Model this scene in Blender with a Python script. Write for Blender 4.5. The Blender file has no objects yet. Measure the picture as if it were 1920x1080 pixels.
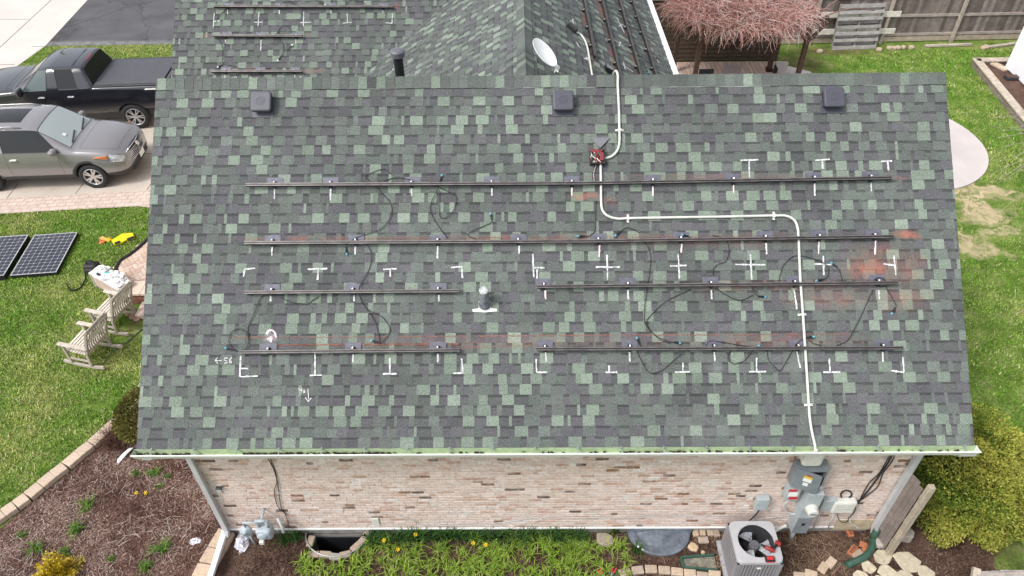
import bpy, bmesh, math, random
import numpy as np
from mathutils import Vector, Matrix
from mathutils.geometry import tessellate_polygon
from math import sin, cos, tan, pi, radians, atan2, sqrt
random.seed(7); rng = np.random.default_rng(7)
SC = bpy.context.scene
COL = SC.collection

# ------------------------------------------------------------------ camera, sky, sun, exposure
CAMP = Vector((-0.4953, -6.0629, 11.445)); YAW, PIT, ROL, FPX = -0.0085, 0.7337, -0.0117, 1387.2
FW = Vector((sin(YAW)*cos(PIT), cos(YAW)*cos(PIT), -sin(PIT)))
_r = Vector((cos(YAW), -sin(YAW), 0)); _u = _r.cross(FW)
RT = _r*cos(ROL) + _u*sin(ROL); UP = -_r*sin(ROL) + _u*cos(ROL)
cd = bpy.data.cameras.new("camera"); cam = bpy.data.objects.new("camera", cd); COL.objects.link(cam)
cd.sensor_width = 36; cd.lens = 36*FPX/1920; cd.clip_start = .1; cd.clip_end = 2000
cam.matrix_world = Matrix(((RT.x, UP.x, -FW.x, CAMP.x), (RT.y, UP.y, -FW.y, CAMP.y), (RT.z, UP.z, -FW.z, CAMP.z), (0, 0, 0, 1)))
SC.camera = cam

SUN_EL, SUN_AZ = radians(52), radians(238)      # compass azimuth, clockwise from +Y: behind the viewer, a little to the left
w = bpy.data.worlds.new("World"); SC.world = w; w.use_nodes = True
nt = w.node_tree; bg = nt.nodes["Background"]
sky = nt.nodes.new("ShaderNodeTexSky"); sky.sky_type = 'NISHITA'; sky.sun_disc = False
sky.sun_elevation = SUN_EL; sky.sun_rotation = SUN_AZ; sky.air_density = 1.0; sky.dust_density = 3.0
hs = nt.nodes.new("ShaderNodeHueSaturation"); hs.inputs['Saturation'].default_value = .28
nt.links.new(sky.outputs[0], hs.inputs['Color']); nt.links.new(hs.outputs[0], bg.inputs['Color'])
bg.inputs['Strength'].default_value = .146
sl = bpy.data.lights.new("sun", 'SUN'); sl.energy = 1.3; sl.angle = radians(13); sl.color = (1, .965, .92)
so = bpy.data.objects.new("sun", sl); COL.objects.link(so)
sd = Vector((sin(SUN_AZ)*cos(SUN_EL), cos(SUN_AZ)*cos(SUN_EL), sin(SUN_EL)))
so.rotation_euler = sd.to_track_quat('Z', 'Y').to_euler()
SC.view_settings.view_transform = 'Standard'; SC.view_settings.look = 'None'
SC.view_settings.exposure = .78; SC.view_settings.gamma = 1

# ------------------------------------------------------------------ survey: photograph pixels to points on real surfaces
PHI = .7179; HE = 3.0487; SL = 5.27; TP = tan(PHI)
HW = 5.7292; YR = SL*cos(PHI); ZR = HE + SL*sin(PHI)
def ray(px, py): return FW + RT*((px-960)/FPX) - UP*((py-540)/FPX)
def on_plane(px, py, n, d):
    D = ray(px, py); n = Vector(n); return CAMP + D*((d - n.dot(CAMP))/n.dot(D))
def G(px, py, z=0.): return on_plane(px, py, (0, 0, 1), z)
def Wl(px, py, y=.43): return on_plane(px, py, (0, 1, 0), y)
def RS(px, py):
    p = on_plane(px, py, (0, -sin(PHI), cos(PHI)), HE*cos(PHI)); return p.x, p.y/cos(PHI)
def RP(u, s, h=0.): return Vector((u, s*cos(PHI) - h*sin(PHI), HE + s*sin(PHI) + h*cos(PHI)))
def Rpx(px, py, h=0.): return RP(*RS(px, py), h)
LOFF = -4.2                                     # rear left wing: z = TP*y + LOFF
def LS(px, py):
    p = on_plane(px, py, (0, -TP, 1), LOFF); return p.x, (p.y - (HE-LOFF)/TP)/cos(PHI)
LY0 = (HE-LOFF)/TP
def LP(u, s, h=0.): return Vector((u, LY0 + s*cos(PHI) - h*sin(PHI), HE + s*sin(PHI) + h*cos(PHI)))
def Lpx(px, py, h=0.): return LP(*LS(px, py), h)
GX, GZ, GT = -.33, 6.09, .6                     # cross gable: ridge x, ridge z, slope
def gr(px, py, h=0.):
    p = on_plane(px, py, (GT, 0, 1), GZ + GT*GX); n = Vector((GT, 0, 1)).normalized(); return p + n*h

# ------------------------------------------------------------------ mesh helpers
class MB:
    def __init__(s): s.v = []; s.f = []; s.c = []; s.m = []
    def add(s, vs, fs, col=(1, 1, 1), mi=0):
        o = len(s.v); s.v.extend([tuple(v) for v in vs])
        for f in fs: s.f.append(tuple(i+o for i in f)); s.c.append(col); s.m.append(mi)
    def quad(s, a, b, c, d, col=(1, 1, 1), mi=0): s.add((a, b, c, d), ((0, 1, 2, 3),), col, mi)
    def box(s, x0, x1, y0, y1, z0, z1, col=(1, 1, 1), mi=0, M=None):
        vs = [Vector((x, y, z)) for z in (z0, z1) for y in (y0, y1) for x in (x0, x1)]
        if M is not None: vs = [M @ v for v in vs]
        s.add(vs, ((0, 2, 3, 1), (4, 5, 7, 6), (0, 1, 5, 4), (2, 6, 7, 3), (0, 4, 6, 2), (1, 3, 7, 5)), col, mi)
    def bar(s, a, b, wd, th, up=Vector((0, 0, 1)), col=(1, 1, 1), mi=0):
        a = Vector(a); b = Vector(b); d = b-a; L = d.length; d.normalize()
        sd = d.cross(up)
        if sd.length < 1e-4: sd = d.cross(Vector((1, 0, 0)))
        sd.normalize(); u = sd.cross(d)
        M = Matrix(((d.x, sd.x, u.x, a.x), (d.y, sd.y, u.y, a.y), (d.z, sd.z, u.z, a.z), (0, 0, 0, 1)))
        s.box(0, L, -wd/2, wd/2, -th/2, th/2, col, mi, M)
    def tube(s, pts, r, n=6, col=(1, 1, 1), mi=0, caps=True):
        pts = [Vector(p) for p in pts]; rs = r if hasattr(r, '__len__') else [r]*len(pts)
        o = len(s.v); N = len(pts); ref = None
        for i, p in enumerate(pts):
            t = (pts[min(i+1, N-1)] - pts[max(i-1, 0)])
            if t.length < 1e-9: t = Vector((0, 0, 1))
            t.normalize()
            if ref is None:
                ref = t.cross(Vector((0, 0, 1)))
                if ref.length < .05: ref = t.cross(Vector((1, 0, 0)))
            a = (ref - t*ref.dot(t))
            if a.length < 1e-6: a = t.orthogonal()
            a.normalize(); ref = a; b = t.cross(a)
            for k in range(n):
                q = p + (a*cos(2*pi*k/n) + b*sin(2*pi*k/n))*rs[i]; s.v.append((q.x, q.y, q.z))
        for i in range(N-1):
            for k in range(n):
                k2 = (k+1) % n
                s.f.append((o+i*n+k, o+i*n+k2, o+(i+1)*n+k2, o+(i+1)*n+k)); s.c.append(col); s.m.append(mi)
        if caps and n > 2:
            s.f.append(tuple(o+k for k in range(n))[::-1]); s.c.append(col); s.m.append(mi)
            s.f.append(tuple(o+(N-1)*n+k for k in range(n))); s.c.append(col); s.m.append(mi)
    def lathe(s, prof, n=24, M=None, col=(1, 1, 1), mi=0, a0=0, a1=2*pi):
        M = M or Matrix(); full = abs(a1-a0-2*pi) < 1e-6; k = n if full else n+1; o = len(s.v)
        for (r, z) in prof:
            for i in range(k):
                a = a0 + (a1-a0)*i/n; q = M @ Vector((r*cos(a), r*sin(a), z)); s.v.append((q.x, q.y, q.z))
        for j in range(len(prof)-1):
            for i in range(n):
                i2 = (i+1) % k if full else i+1
                s.f.append((o+j*k+i, o+j*k+i2, o+(j+1)*k+i2, o+(j+1)*k+i)); s.c.append(col); s.m.append(mi)
    def prism(s, poly, z0, z1, col=(1, 1, 1), mi=0, M=None):
        n = len(poly)
        vs = [Vector((p[0], p[1], z0)) for p in poly] + [Vector((p[0], p[1], z1)) for p in poly]
        if M is not None: vs = [M @ v for v in vs]
        s.add(vs, [tuple(range(n))[::-1], tuple(range(n, 2*n))] + [(i, (i+1) % n, n+(i+1) % n, n+i) for i in range(n)], col, mi)
    def build(s, name, mats, parent=None, smooth=False, bevel=0, seg=2):
        me = bpy.data.meshes.new(name)
        nv, nf = len(s.v), len(s.f)
        me.vertices.add(nv); me.vertices.foreach_set('co', np.array(s.v, dtype=np.float32).ravel())
        lens = np.array([len(f) for f in s.f], dtype=np.int32); starts = np.concatenate(([0], np.cumsum(lens)[:-1])).astype(np.int32)
        idx = np.fromiter((i for f in s.f for i in f), dtype=np.int32)
        me.loops.add(len(idx)); me.loops.foreach_set('vertex_index', idx)
        me.polygons.add(nf); me.polygons.foreach_set('loop_start', starts)
        me.polygons.foreach_set('material_index', np.array(s.m, dtype=np.int32))
        me.polygons.foreach_set('use_smooth', np.full(nf, smooth, dtype=bool))
        me.update(calc_edges=True)
        ca = me.color_attributes.new('Col', 'FLOAT_COLOR', 'CORNER')
        c = np.repeat(np.array([(*k[:3], 1) for k in s.c], dtype=np.float32), lens, axis=0); ca.data.foreach_set('color', c.ravel())
        me.validate()
        for m in (mats if isinstance(mats, (list, tuple)) else [mats]): me.materials.append(m)
        o = bpy.data.objects.new(name, me); COL.objects.link(o)
        if parent is not None: o.parent = parent
        if bevel:
            b = o.modifiers.new('bevel', 'BEVEL'); b.width = bevel; b.segments = seg; b.limit_method = 'ANGLE'
        return o

def tag(o, label=None, cat=None, group=None, kind=None):
    if label: o['label'] = label
    if cat: o['category'] = cat
    if group: o['group'] = group
    if kind: o['kind'] = kind
    return o
def thing(name, loc, label, cat, group=None, rz=0.):
    o = bpy.data.objects.new(name, None); COL.objects.link(o); o.empty_display_size = .2
    o.location = loc; o.rotation_euler = (0, 0, rz); return tag(o, label, cat, group)
def world_child(parent, child):                 # mesh written in world coordinates under a thing that stands at a location
    child.parent = parent; child.matrix_parent_inverse = parent.matrix_basis.inverted(); return child
def dup(root, loc, rz, label=None, group=None, scale=None):
    r = root.copy(); COL.objects.link(r); r.location = loc; r.rotation_euler = (0, 0, rz)
    if scale: r.scale = (scale,)*3
    if label: r['label'] = label
    if group: r['group'] = group
    for ch in list(root.children):
        c = ch.copy(); COL.objects.link(c); c.parent = r
        for g in ch.children:
            d = g.copy(); COL.objects.link(d); d.parent = c
    return r
def spl(pts, n=8):                              # Catmull-Rom through points
    P = [Vector(p) for p in pts]
    if len(P) < 3: return P
    P = [P[0]*2-P[1]] + P + [P[-1]*2-P[-2]]; out = []
    for i in range(1, len(P)-2):
        for k in range(n):
            t = k/n; a, b, c, d = P[i-1:i+3]
            out.append(.5*((2*b) + (c-a)*t + (2*a-5*b+4*c-d)*t*t + (3*b-a-3*c+d)*t**3))
    return out + [P[-2]]

# ------------------------------------------------------------------ materials
def mat(name, col=(.5, .5, .5), rough=.8, metal=0., vcol=False, n1=None, n2=None, bump=None, spec=.5, coat=0., tr=0., alpha=1., ior=None, pos=False):
    m = bpy.data.materials.new(name); m.use_nodes = True; nt = m.node_tree; b = nt.nodes['Principled BSDF']
    b.inputs['Roughness'].default_value = rough; b.inputs['Metallic'].default_value = metal
    b.inputs['Specular IOR Level'].default_value = spec; b.inputs['Coat Weight'].default_value = coat
    b.inputs['Transmission Weight'].default_value = tr; b.inputs['Alpha'].default_value = alpha
    if ior: b.inputs['IOR'].default_value = ior
    tc = nt.nodes.new('ShaderNodeTexCoord'); co = tc.outputs['Object']
    if pos: co = nt.nodes.new('ShaderNodeNewGeometry').outputs['Position']
    if vcol:
        a = nt.nodes.new('ShaderNodeAttribute'); a.attribute_name = 'Col'; src = a.outputs['Color']
    else:
        r = nt.nodes.new('ShaderNodeRGB'); r.outputs[0].default_value = (*col, 1); src = r.outputs[0]
    for n in (n1, n2):
        if not n: continue
        t = nt.nodes.new('ShaderNodeTexNoise'); t.inputs['Scale'].default_value = n[0]; t.inputs['Detail'].default_value = n[2] if len(n) > 2 else 3
        nt.links.new(co, t.inputs['Vector'])
        mr = nt.nodes.new('ShaderNodeMapRange'); mr.inputs[1].default_value = .3; mr.inputs[2].default_value = .7
        mr.inputs[3].default_value = 1-n[1]; mr.inputs[4].default_value = 1+n[1]; nt.links.new(t.outputs['Fac'], mr.inputs[0])
        mx = nt.nodes.new('ShaderNodeMix'); mx.data_type = 'RGBA'; mx.blend_type = 'MULTIPLY'; mx.inputs[0].default_value = 1
        nt.links.new(src, mx.inputs[6]); nt.links.new(mr.outputs[0], mx.inputs[7]); src = mx.outputs[2]
    nt.links.new(src, b.inputs['Base Color'])
    if bump:
        t = nt.nodes.new('ShaderNodeTexNoise'); t.inputs['Scale'].default_value = bump[0]; t.inputs['Detail'].default_value = 4; nt.links.new(co, t.inputs['Vector'])
        bp = nt.nodes.new('ShaderNodeBump'); bp.inputs['Strength'].default_value = bump[1]; bp.inputs['Distance'].default_value = bump[2] if len(bump) > 2 else .01
        nt.links.new(t.outputs['Fac'], bp.inputs['Height']); nt.links.new(bp.outputs[0], b.inputs['Normal'])
    m['src'] = 1
    return m
def base_link(m):
    b = m.node_tree.nodes['Principled BSDF']; return b, b.inputs['Base Color'].links[0].from_socket
def blobs(m, items, col, soft=.5, nscale=6., amt=1., warp=0., wscale=1.6):
    """stains and painted shade with a shape of their own: items are (centre, (rx, ry, rz), strength) in world coordinates"""
    nt = m.node_tree; b, src = base_link(m); L = nt.links
    pos = nt.nodes.new('ShaderNodeNewGeometry').outputs['Position']; tot = None
    if warp:                                     # ragged outline
        t = nt.nodes.new('ShaderNodeTexNoise'); t.inputs['Scale'].default_value = wscale; t.inputs['Detail'].default_value = 6; L.new(pos, t.inputs['Vector'])
        c_ = nt.nodes.new('ShaderNodeVectorMath'); c_.operation = 'SUBTRACT'; L.new(t.outputs['Color'], c_.inputs[0]); c_.inputs[1].default_value = (.5, .5, .5)
        s_ = nt.nodes.new('ShaderNodeVectorMath'); s_.operation = 'MULTIPLY'; L.new(c_.outputs[0], s_.inputs[0]); s_.inputs[1].default_value = (warp*2, warp*2, 0)
        a_ = nt.nodes.new('ShaderNodeVectorMath'); a_.operation = 'ADD'; L.new(pos, a_.inputs[0]); L.new(s_.outputs[0], a_.inputs[1]); pos = a_.outputs[0]
    for c, r, st in items:
        s = nt.nodes.new('ShaderNodeVectorMath'); s.operation = 'SUBTRACT'; L.new(pos, s.inputs[0]); s.inputs[1].default_value = c
        d = nt.nodes.new('ShaderNodeVectorMath'); d.operation = 'DIVIDE'; L.new(s.outputs[0], d.inputs[0]); d.inputs[1].default_value = r
        l = nt.nodes.new('ShaderNodeVectorMath'); l.operation = 'LENGTH'; L.new(d.outputs[0], l.inputs[0])
        mr = nt.nodes.new('ShaderNodeMapRange'); mr.interpolation_type = 'SMOOTHSTEP'
        mr.inputs[1].default_value = 1; mr.inputs[2].default_value = 1-soft; mr.inputs[3].default_value = 0; mr.inputs[4].default_value = st
        L.new(l.outputs['Value'], mr.inputs[0])
        if tot is None: tot = mr.outputs[0]
        else:
            a = nt.nodes.new('ShaderNodeMath'); a.operation = 'MAXIMUM'; L.new(tot, a.inputs[0]); L.new(mr.outputs[0], a.inputs[1]); tot = a.outputs[0]
    t = nt.nodes.new('ShaderNodeTexNoise'); t.inputs['Scale'].default_value = nscale; t.inputs['Detail'].default_value = 5; L.new(pos, t.inputs['Vector'])
    mr = nt.nodes.new('ShaderNodeMapRange'); mr.inputs[1].default_value = .35; mr.inputs[2].default_value = .65; mr.inputs[3].default_value = .25; mr.inputs[4].default_value = 1; L.new(t.outputs['Fac'], mr.inputs[0])
    mu = nt.nodes.new('ShaderNodeMath'); mu.operation = 'MULTIPLY'; L.new(tot, mu.inputs[0]); L.new(mr.outputs[0], mu.inputs[1])
    m2 = nt.nodes.new('ShaderNodeMath'); m2.operation = 'MULTIPLY'; L.new(mu.outputs[0], m2.inputs[0]); m2.inputs[1].default_value = amt
    mx = nt.nodes.new('ShaderNodeMix'); mx.data_type = 'RGBA'; L.new(m2.outputs[0], mx.inputs[0]); L.new(src, mx.inputs[6]); mx.inputs[7].default_value = (*col, 1)
    L.new(mx.outputs[2], b.inputs['Base Color'])

MWHITE = mat('white_paint', (.78, .79, .78), .45, n1=(6, .05), n2=(40, .03))
MGREYW = mat('grey_and_shaded_white', (.46, .465, .475), .5, n1=(5, .08))  # on the downspouts this grey is shade along the wall, put into the colour
MBLACK = mat('black_plastic', (.012, .012, .014), .5)
MDARK = mat('dark_grey', (.035, .035, .04), .6, n1=(20, .2))
MSTEEL = mat('galvanised_steel', (.42, .44, .46), .45, .6, n1=(30, .15))
MCABLE = mat('black_cable', (.018, .018, .02), .55)
MTEAL = mat('teal_connector', (.12, .33, .4), .4)
MCOND = mat('conduit_white', (.62, .62, .58), .4, n1=(7, .12), n2=(50, .08))
MCHALK = mat('chalk', (.56, .56, .57), .95, n1=(40, .45), n2=(90, .3))
MPINKCHALK = mat('pink_chalk', (.75, .62, .64), .95, n1=(50, .2))
MREDCHALK = mat('red_chalk', (.34, .13, .09), .95, n1=(12, .35), n2=(80, .3), alpha=.5)
# ------------------------------------------------------------------ HOUSE
MSH = mat('asphalt_shingle', vcol=True, rough=.95, n1=(80, .42, 2), n2=(.9, .12, 6), bump=(260, .35, .003), spec=.25, pos=True)
MSHEDGE = mat('shingle_edge', (.05, .05, .052), .95, n1=(60, .3))
CLIGHT = [(.188, .228, .188), (.176, .215, .176), (.2, .24, .2), (.162, .197, .163)]
CMID = [(.117, .133, .122), (.104, .118, .11), (.128, .145, .133), (.112, .122, .116)]
CPUR = [(.099, .099, .107), (.092, .093, .1), (.106, .105, .112)]
CGAP = [(.097, .104, .101), (.088, .093, .093), (.107, .115, .111), (.095, .094, .101)]
def shade(c, k): return (c[0]*k, c[1]*k, c[2]*k)
EXPO = .1428
def shingles(mb, O, U, V, N, u0, u1, s0, s1, R, clip=None):
    n = int(math.ceil((s1-s0)/EXPO - 1e-6))
    def P(u, s, h): return O + U*u + V*s + N*h
    for i in range(n):
        a = s0 + i*EXPO; b = min(a+EXPO, s1)
        lo, hi = (u0, u1) if clip is None else clip((a+b)/2)
        if hi-lo < .02: continue
        u = lo - R.random()*.2; tab = R.random() < .5
        bal = R.uniform(.9, 1.1); run = 0; con = 1.
        while u < hi:
            if run <= 0: run = R.uniform(.7, 1.1); con = R.choice([1, 1.1, 1, .9, .7])
            wdt = R.choice([.04, .07, .12, .145, .16, .165, .17, .175, .185]) if tab else R.choice([.055, .085, .115, .14, .165, .2])
            e = min(u+wdt, hi); st = max(u, lo); run -= wdt
            if e-st > .004:
                x = R.random()
                if tab:
                    if x < .36*con*bal: c = R.choice(CLIGHT)
                    elif x < .88: c = R.choice(CMID)
                    else: c = R.choice(CPUR)
                    h = .0085
                else:
                    c = R.choice(CGAP if x < .62 else (CPUR if x < .82 else CMID)); h = .0038
                c = shade(c, R.uniform(.9, 1.1)); ja = R.uniform(-.003, .002)
                aa = a - .004 + ja
                if tab:
                    mb.quad(P(st, aa, h), P(e, aa, h), P(e, b, .0012), P(st, b, .0012), c)
                    ec = (.035, .035, .036)
                    mb.add((P(st, aa, h), P(st, aa, 0), P(st, b, .0012)), ((0, 1, 2),), shade(c, .8)); mb.add((P(e, aa, h), P(e, aa, 0), P(e, b, .0012)), ((0, 2, 1),), shade(c, .8))
                    mb.quad(P(st, aa, -.001), P(e, aa, -.001), P(e, aa, h), P(st, aa, h), ec)
                else:
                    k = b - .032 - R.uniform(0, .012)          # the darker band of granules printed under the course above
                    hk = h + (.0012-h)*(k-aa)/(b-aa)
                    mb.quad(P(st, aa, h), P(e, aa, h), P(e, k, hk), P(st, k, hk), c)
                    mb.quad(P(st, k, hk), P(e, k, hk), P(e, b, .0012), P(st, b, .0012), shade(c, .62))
                    mb.quad(P(st, aa, -.001), P(e, aa, -.001), P(e, aa, h), P(st, aa, h), (.035, .035, .036))
            u += wdt; tab = not tab
            if R.random() < .05: tab = not tab
def ridge_caps(mb, A, B, D1, D2, N, R, step=.133, wid=.165, h=.014):
    A = Vector(A); B = Vector(B); d = B-A; L = d.length; d.normalize(); x = 0
    while x < L:
        e = min(x+step+.01, L); r = R.random()
        c = shade(R.choice(CMID if r < .72 else (CLIGHT if r < .86 else CGAP)), R.uniform(.85, 1.1))
        p = A + d*x; q = A + d*e; j = R.uniform(-.006, .006)
        hh = h + .004
        a1 = p + D1*(wid+j) + N*.006; a0 = p + N*(hh+.006); a2 = p + D2*(wid+j) + N*.006
        b1 = q + D1*(wid+j) + N*.002; b0 = q + N*(hh-.002); b2 = q + D2*(wid+j) + N*.002
        am1 = p + D1*.045 + N*(hh-.006); am2 = p + D2*.045 + N*(hh-.006); bm1 = q + D1*.045 + N*(hh-.014); bm2 = q + D2*.045 + N*(hh-.014)
        dn = N*-.012
        mb.add((a1, am1, a0, am2, a2, b1, bm1, b0, bm2, b2), ((0, 1, 6, 5), (1, 2, 7, 6), (2, 3, 8, 7), (3, 4, 9, 8)), c)
        mb.add((a1, b1, b1+dn, a1+dn, a2, b2, b2+dn, a2+dn), ((0, 1, 2, 3), (4, 5, 6, 7)), (.04, .04, .04))
        mb.add((a1, am1, a0, am2, a2, a2+dn, a0+dn, a1+dn), ((0, 1, 2, 6, 7), (2, 3, 4, 5, 6)), (.05, .05, .052))
        x += step

house = thing('house', (0, 4, 0), 'brick house with green and charcoal shingle roof carrying empty solar rails', 'house')
def hp(o): return world_child(house, o)
X = Vector((1, 0, 0)); Y = Vector((0, 1, 0)); Z = Vector((0, 0, 1))
VM = Vector((0, cos(PHI), sin(PHI))); NM = Vector((0, -sin(PHI), cos(PHI)))
VB = Vector((0, -cos(PHI), sin(PHI))); NB = Vector((0, sin(PHI), cos(PHI)))
R_ = random.Random(11)
mb = MB(); O = Vector((0, 0, HE))
shingles(mb, O, X, VM, NM, -HW, HW, 0, SL, R_)
# back slope of the front block, deck under both
YB = 2*YR
for (u0, u1) in ((-HW, HW),):
    shingles(mb, Vector((0, YB, HE)), X, VB, NB, u0, u1, 0, SL, R_)
t = .11
for (Vv, Nn, Oo) in ((VM, NM, O), (VB, NB, Vector((0, YB, HE)))):
    a = [Oo + X*sx*(HW-.004) + Vv*(s_) + Nn*hh for hh in (-.003, -t) for s_ in (0, SL) for sx in (-1, 1)]
    mb.add(a, ((0, 1, 3, 2), (4, 6, 7, 5), (0, 4, 5, 1), (0, 2, 6, 4), (1, 5, 7, 3)), (.055, .055, .057))
roof = hp(mb.build('roof', [MSH])); roof['label'] = 'large front roof slope of green and charcoal shingles'
mb = MB()
ridge_caps(mb, (HW, YR, ZR+.012), (-HW, YR, ZR+.012), -VM, -VB, Z, R_)
hp(mb.build('ridge_cap', [MSH]))
MRV = mat('ridge_vent_strip', (.16, .17, .165), .7, n1=(2.2, .5)); mb = MB()                                        # pale edge of the ridge vent that shows under the caps
for sg, Dd, Nn in ((1, -VM, NM), (-1, -VB, NB)):
    x = -HW+.05; f = .004; pr = None
    while x < HW-.1:
        c = Vector((x, YR, ZR)) + Dd*.150 + Nn*.0105; cur = len(mb.v); mb.v += [tuple(c), tuple(c+Dd*f), tuple(c+Dd*f-Nn*.01)]
        if pr is not None:
            for k in (0, 1): mb.f.append((pr+k, cur+k, cur+k+1, pr+k+1)); mb.c.append((1, 1, 1)); mb.m.append(0)
        pr = cur; x += R_.uniform(.1, .7); f = R_.choice([.003, .004, .012, .02, .024])
    hp(mb.build('ridge_vent', [MRV])); mb = MB()

# rear left wing, facing the viewer
def Lclip(s):                                    # hidden under the cross gable's slope past the valley
    z = HE + s*sin(PHI); return (-8.17, min(-.9, GX - (GZ-z)/GT + .12) if z < GZ-.3 else -.9)
mb = MB(); shingles(mb, Vector((0, LY0, HE)), X, VM, NM, -8.17, -.9, 0, SL, R_, Lclip)
LYR = LY0 + YR; LYB = LY0 + 2*YR
shingles(mb, Vector((0, LYB, HE)), X, VB, NB, -8.17, -.9, 0, SL, R_)
for (Vv, Nn, Oo) in ((VM, NM, Vector((0, LY0, HE))), (VB, NB, Vector((0, LYB, HE)))):
    a = [Oo + X*sx + Vv*(s_) + Nn*hh for hh in (-.004, -t) for s_ in (0, SL) for sx in (-8.166, -.91)]
    mb.add(a, ((0, 1, 3, 2), (4, 6, 7, 5), (0, 4, 5, 1), (0, 2, 6, 4), (1, 5, 7, 3)), (.055, .055, .057))
wing_roof = hp(mb.build('roof', [MSH])); wing_roof['label'] = 'rear left roof slope with three short rails'
mb = MB(); ridge_caps(mb, (-.9, LYR, ZR+.012), (-8.17, LYR, ZR+.012), -VM, -VB, Z, R_); hp(mb.build('ridge_cap', [MSH]))

# cross gable: ridge runs away from the viewer
GY0, GY1 = 4.35, 14.6; GE = 2.92
ga = math.atan(GT); VR = Vector((-cos(ga), 0, sin(ga))); VLf = Vector((cos(ga), 0, sin(ga)))
NR = Vector((sin(ga), 0, cos(ga))); NL = Vector((-sin(ga), 0, cos(ga)))
GLEN = (GE-GX)/cos(ga); ZE = GZ - GT*(GE-GX)
mb = MB()
shingles(mb, Vector((GE, 0, ZE)), Y, VR, NR, GY0, GY1, 0, GLEN, R_)
LLEN = 4.6/cos(ga); ZEL = GZ - GT*4.6
shingles(mb, Vector((GX-4.6, 0, ZEL)), -Y, VLf, NL, -GY1, -GY0, 0, LLEN, R_)
for (Oo, Vv, Nn, ln) in ((Vector((GE, 0, ZE)), VR, NR, GLEN), (Vector((GX-4.6, 0, ZEL)), VLf, NL, LLEN)):
    a = [Oo + Y*yy + Vv*s_ + Nn*hh for hh in (-.004, -t) for s_ in (0, ln) for yy in (GY0+.005, GY1-.005)]
    mb.add(a, ((0, 1, 3, 2), (4, 6, 7, 5), (0, 4, 5, 1), (0, 2, 6, 4), (1, 5, 7, 3)), (.055, .055, .057))
gable_roof = hp(mb.build('roof', [MSH])); gable_roof['label'] = 'cross gable roof behind the main ridge with long rails on its right slope'
mb = MB(); ridge_caps(mb, (GX, GY1, GZ+.012), (GX, GY0, GZ+.012), -VR, -VLf, Z, R_, h=.02); hp(mb.build('ridge_cap', [MSH]))
mb = MB()                                        # white eave trim and gutter of the cross gable
mb.box(GE-.02, GE+.12, 3.9, GY1, ZE-.13, ZE+.012); hp(mb.build('gutter', [MWHITE], bevel=.012))

# walls
MBRICK = mat('tumbled_brick', vcol=True, rough=.92, n1=(22, .16, 6), n2=(70, .16, 3), bump=(90, .5, .006), spec=.2, pos=True)
b_, src_ = base_link(MBRICK); nt_ = MBRICK.node_tree         # limewash worn on in irregular patches
tn = nt_.nodes.new('ShaderNodeTexNoise'); tn.inputs['Scale'].default_value = 9; tn.inputs['Detail'].default_value = 8; tn.inputs['Roughness'].default_value = .7
gp_ = nt_.nodes.new('ShaderNodeNewGeometry'); mp_ = nt_.nodes.new('ShaderNodeMapping'); mp_.inputs['Scale'].default_value = (.55, 1, 1.7)
nt_.links.new(gp_.outputs['Position'], mp_.inputs[0]); nt_.links.new(mp_.outputs[0], tn.inputs['Vector'])
mr_ = nt_.nodes.new('ShaderNodeMapRange'); mr_.inputs[1].default_value = .47; mr_.inputs[2].default_value = .66; mr_.inputs[4].default_value = .6; nt_.links.new(tn.outputs['Fac'], mr_.inputs[0])
mx_ = nt_.nodes.new('ShaderNodeMix'); mx_.data_type = 'RGBA'; nt_.links.new(mr_.outputs[0], mx_.inputs[0]); nt_.links.new(src_, mx_.inputs[6]); mx_.inputs[7].default_value = (.68, .6, .56, 1); nt_.links.new(mx_.outputs[2], b_.inputs['Base Color'])
blobsrc = base_link(MBRICK)[1]; tn = nt_.nodes.new('ShaderNodeTexNoise'); tn.inputs['Scale'].default_value = 21; tn.inputs['Detail'].default_value = 7; tn.inputs['Roughness'].default_value = .75; nt_.links.new(mp_.outputs[0], tn.inputs['Vector'])
mr_ = nt_.nodes.new('ShaderNodeMapRange'); mr_.inputs[1].default_value = .58; mr_.inputs[2].default_value = .68; mr_.inputs[4].default_value = .7; nt_.links.new(tn.outputs['Fac'], mr_.inputs[0])
mx_ = nt_.nodes.new('ShaderNodeMix'); mx_.data_type = 'RGBA'; nt_.links.new(mr_.outputs[0], mx_.inputs[0]); nt_.links.new(blobsrc, mx_.inputs[6]); mx_.inputs[7].default_value = (.2, .13, .1, 1); nt_.links.new(mx_.outputs[2], b_.inputs['Base Color'])
XL, XR, YW, ZB = -5.3862, 5.3724, .43, .2206
mb = MB()
mb.box(XL, XR, YW, YB-.43, ZB, HE-.02, (.56, .475, .425))
bw, bh = .2, .0635; jr = .009
R_ = random.Random(5)
def brick_col():
    r = R_.random()
    if r < .74: c = R_.choice([(.6, .485, .43), (.62, .51, .46), (.58, .465, .41), (.63, .53, .485), (.57, .455, .395)])
    elif r < .87: c = R_.choice([(.5, .34, .27), (.52, .37, .31), (.46, .31, .25)])
    elif r < .955: c = R_.choice([(.6, .53, .49), (.64, .59, .56), (.58, .5, .45)])
    else: c = R_.choice([(.2, .115, .08), (.13, .09, .075), (.24, .14, .08), (.17, .12, .1)])
    return shade(c, R_.uniform(.93, 1.07))
rows = int((HE-.25-ZB)/(bh+jr))
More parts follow.
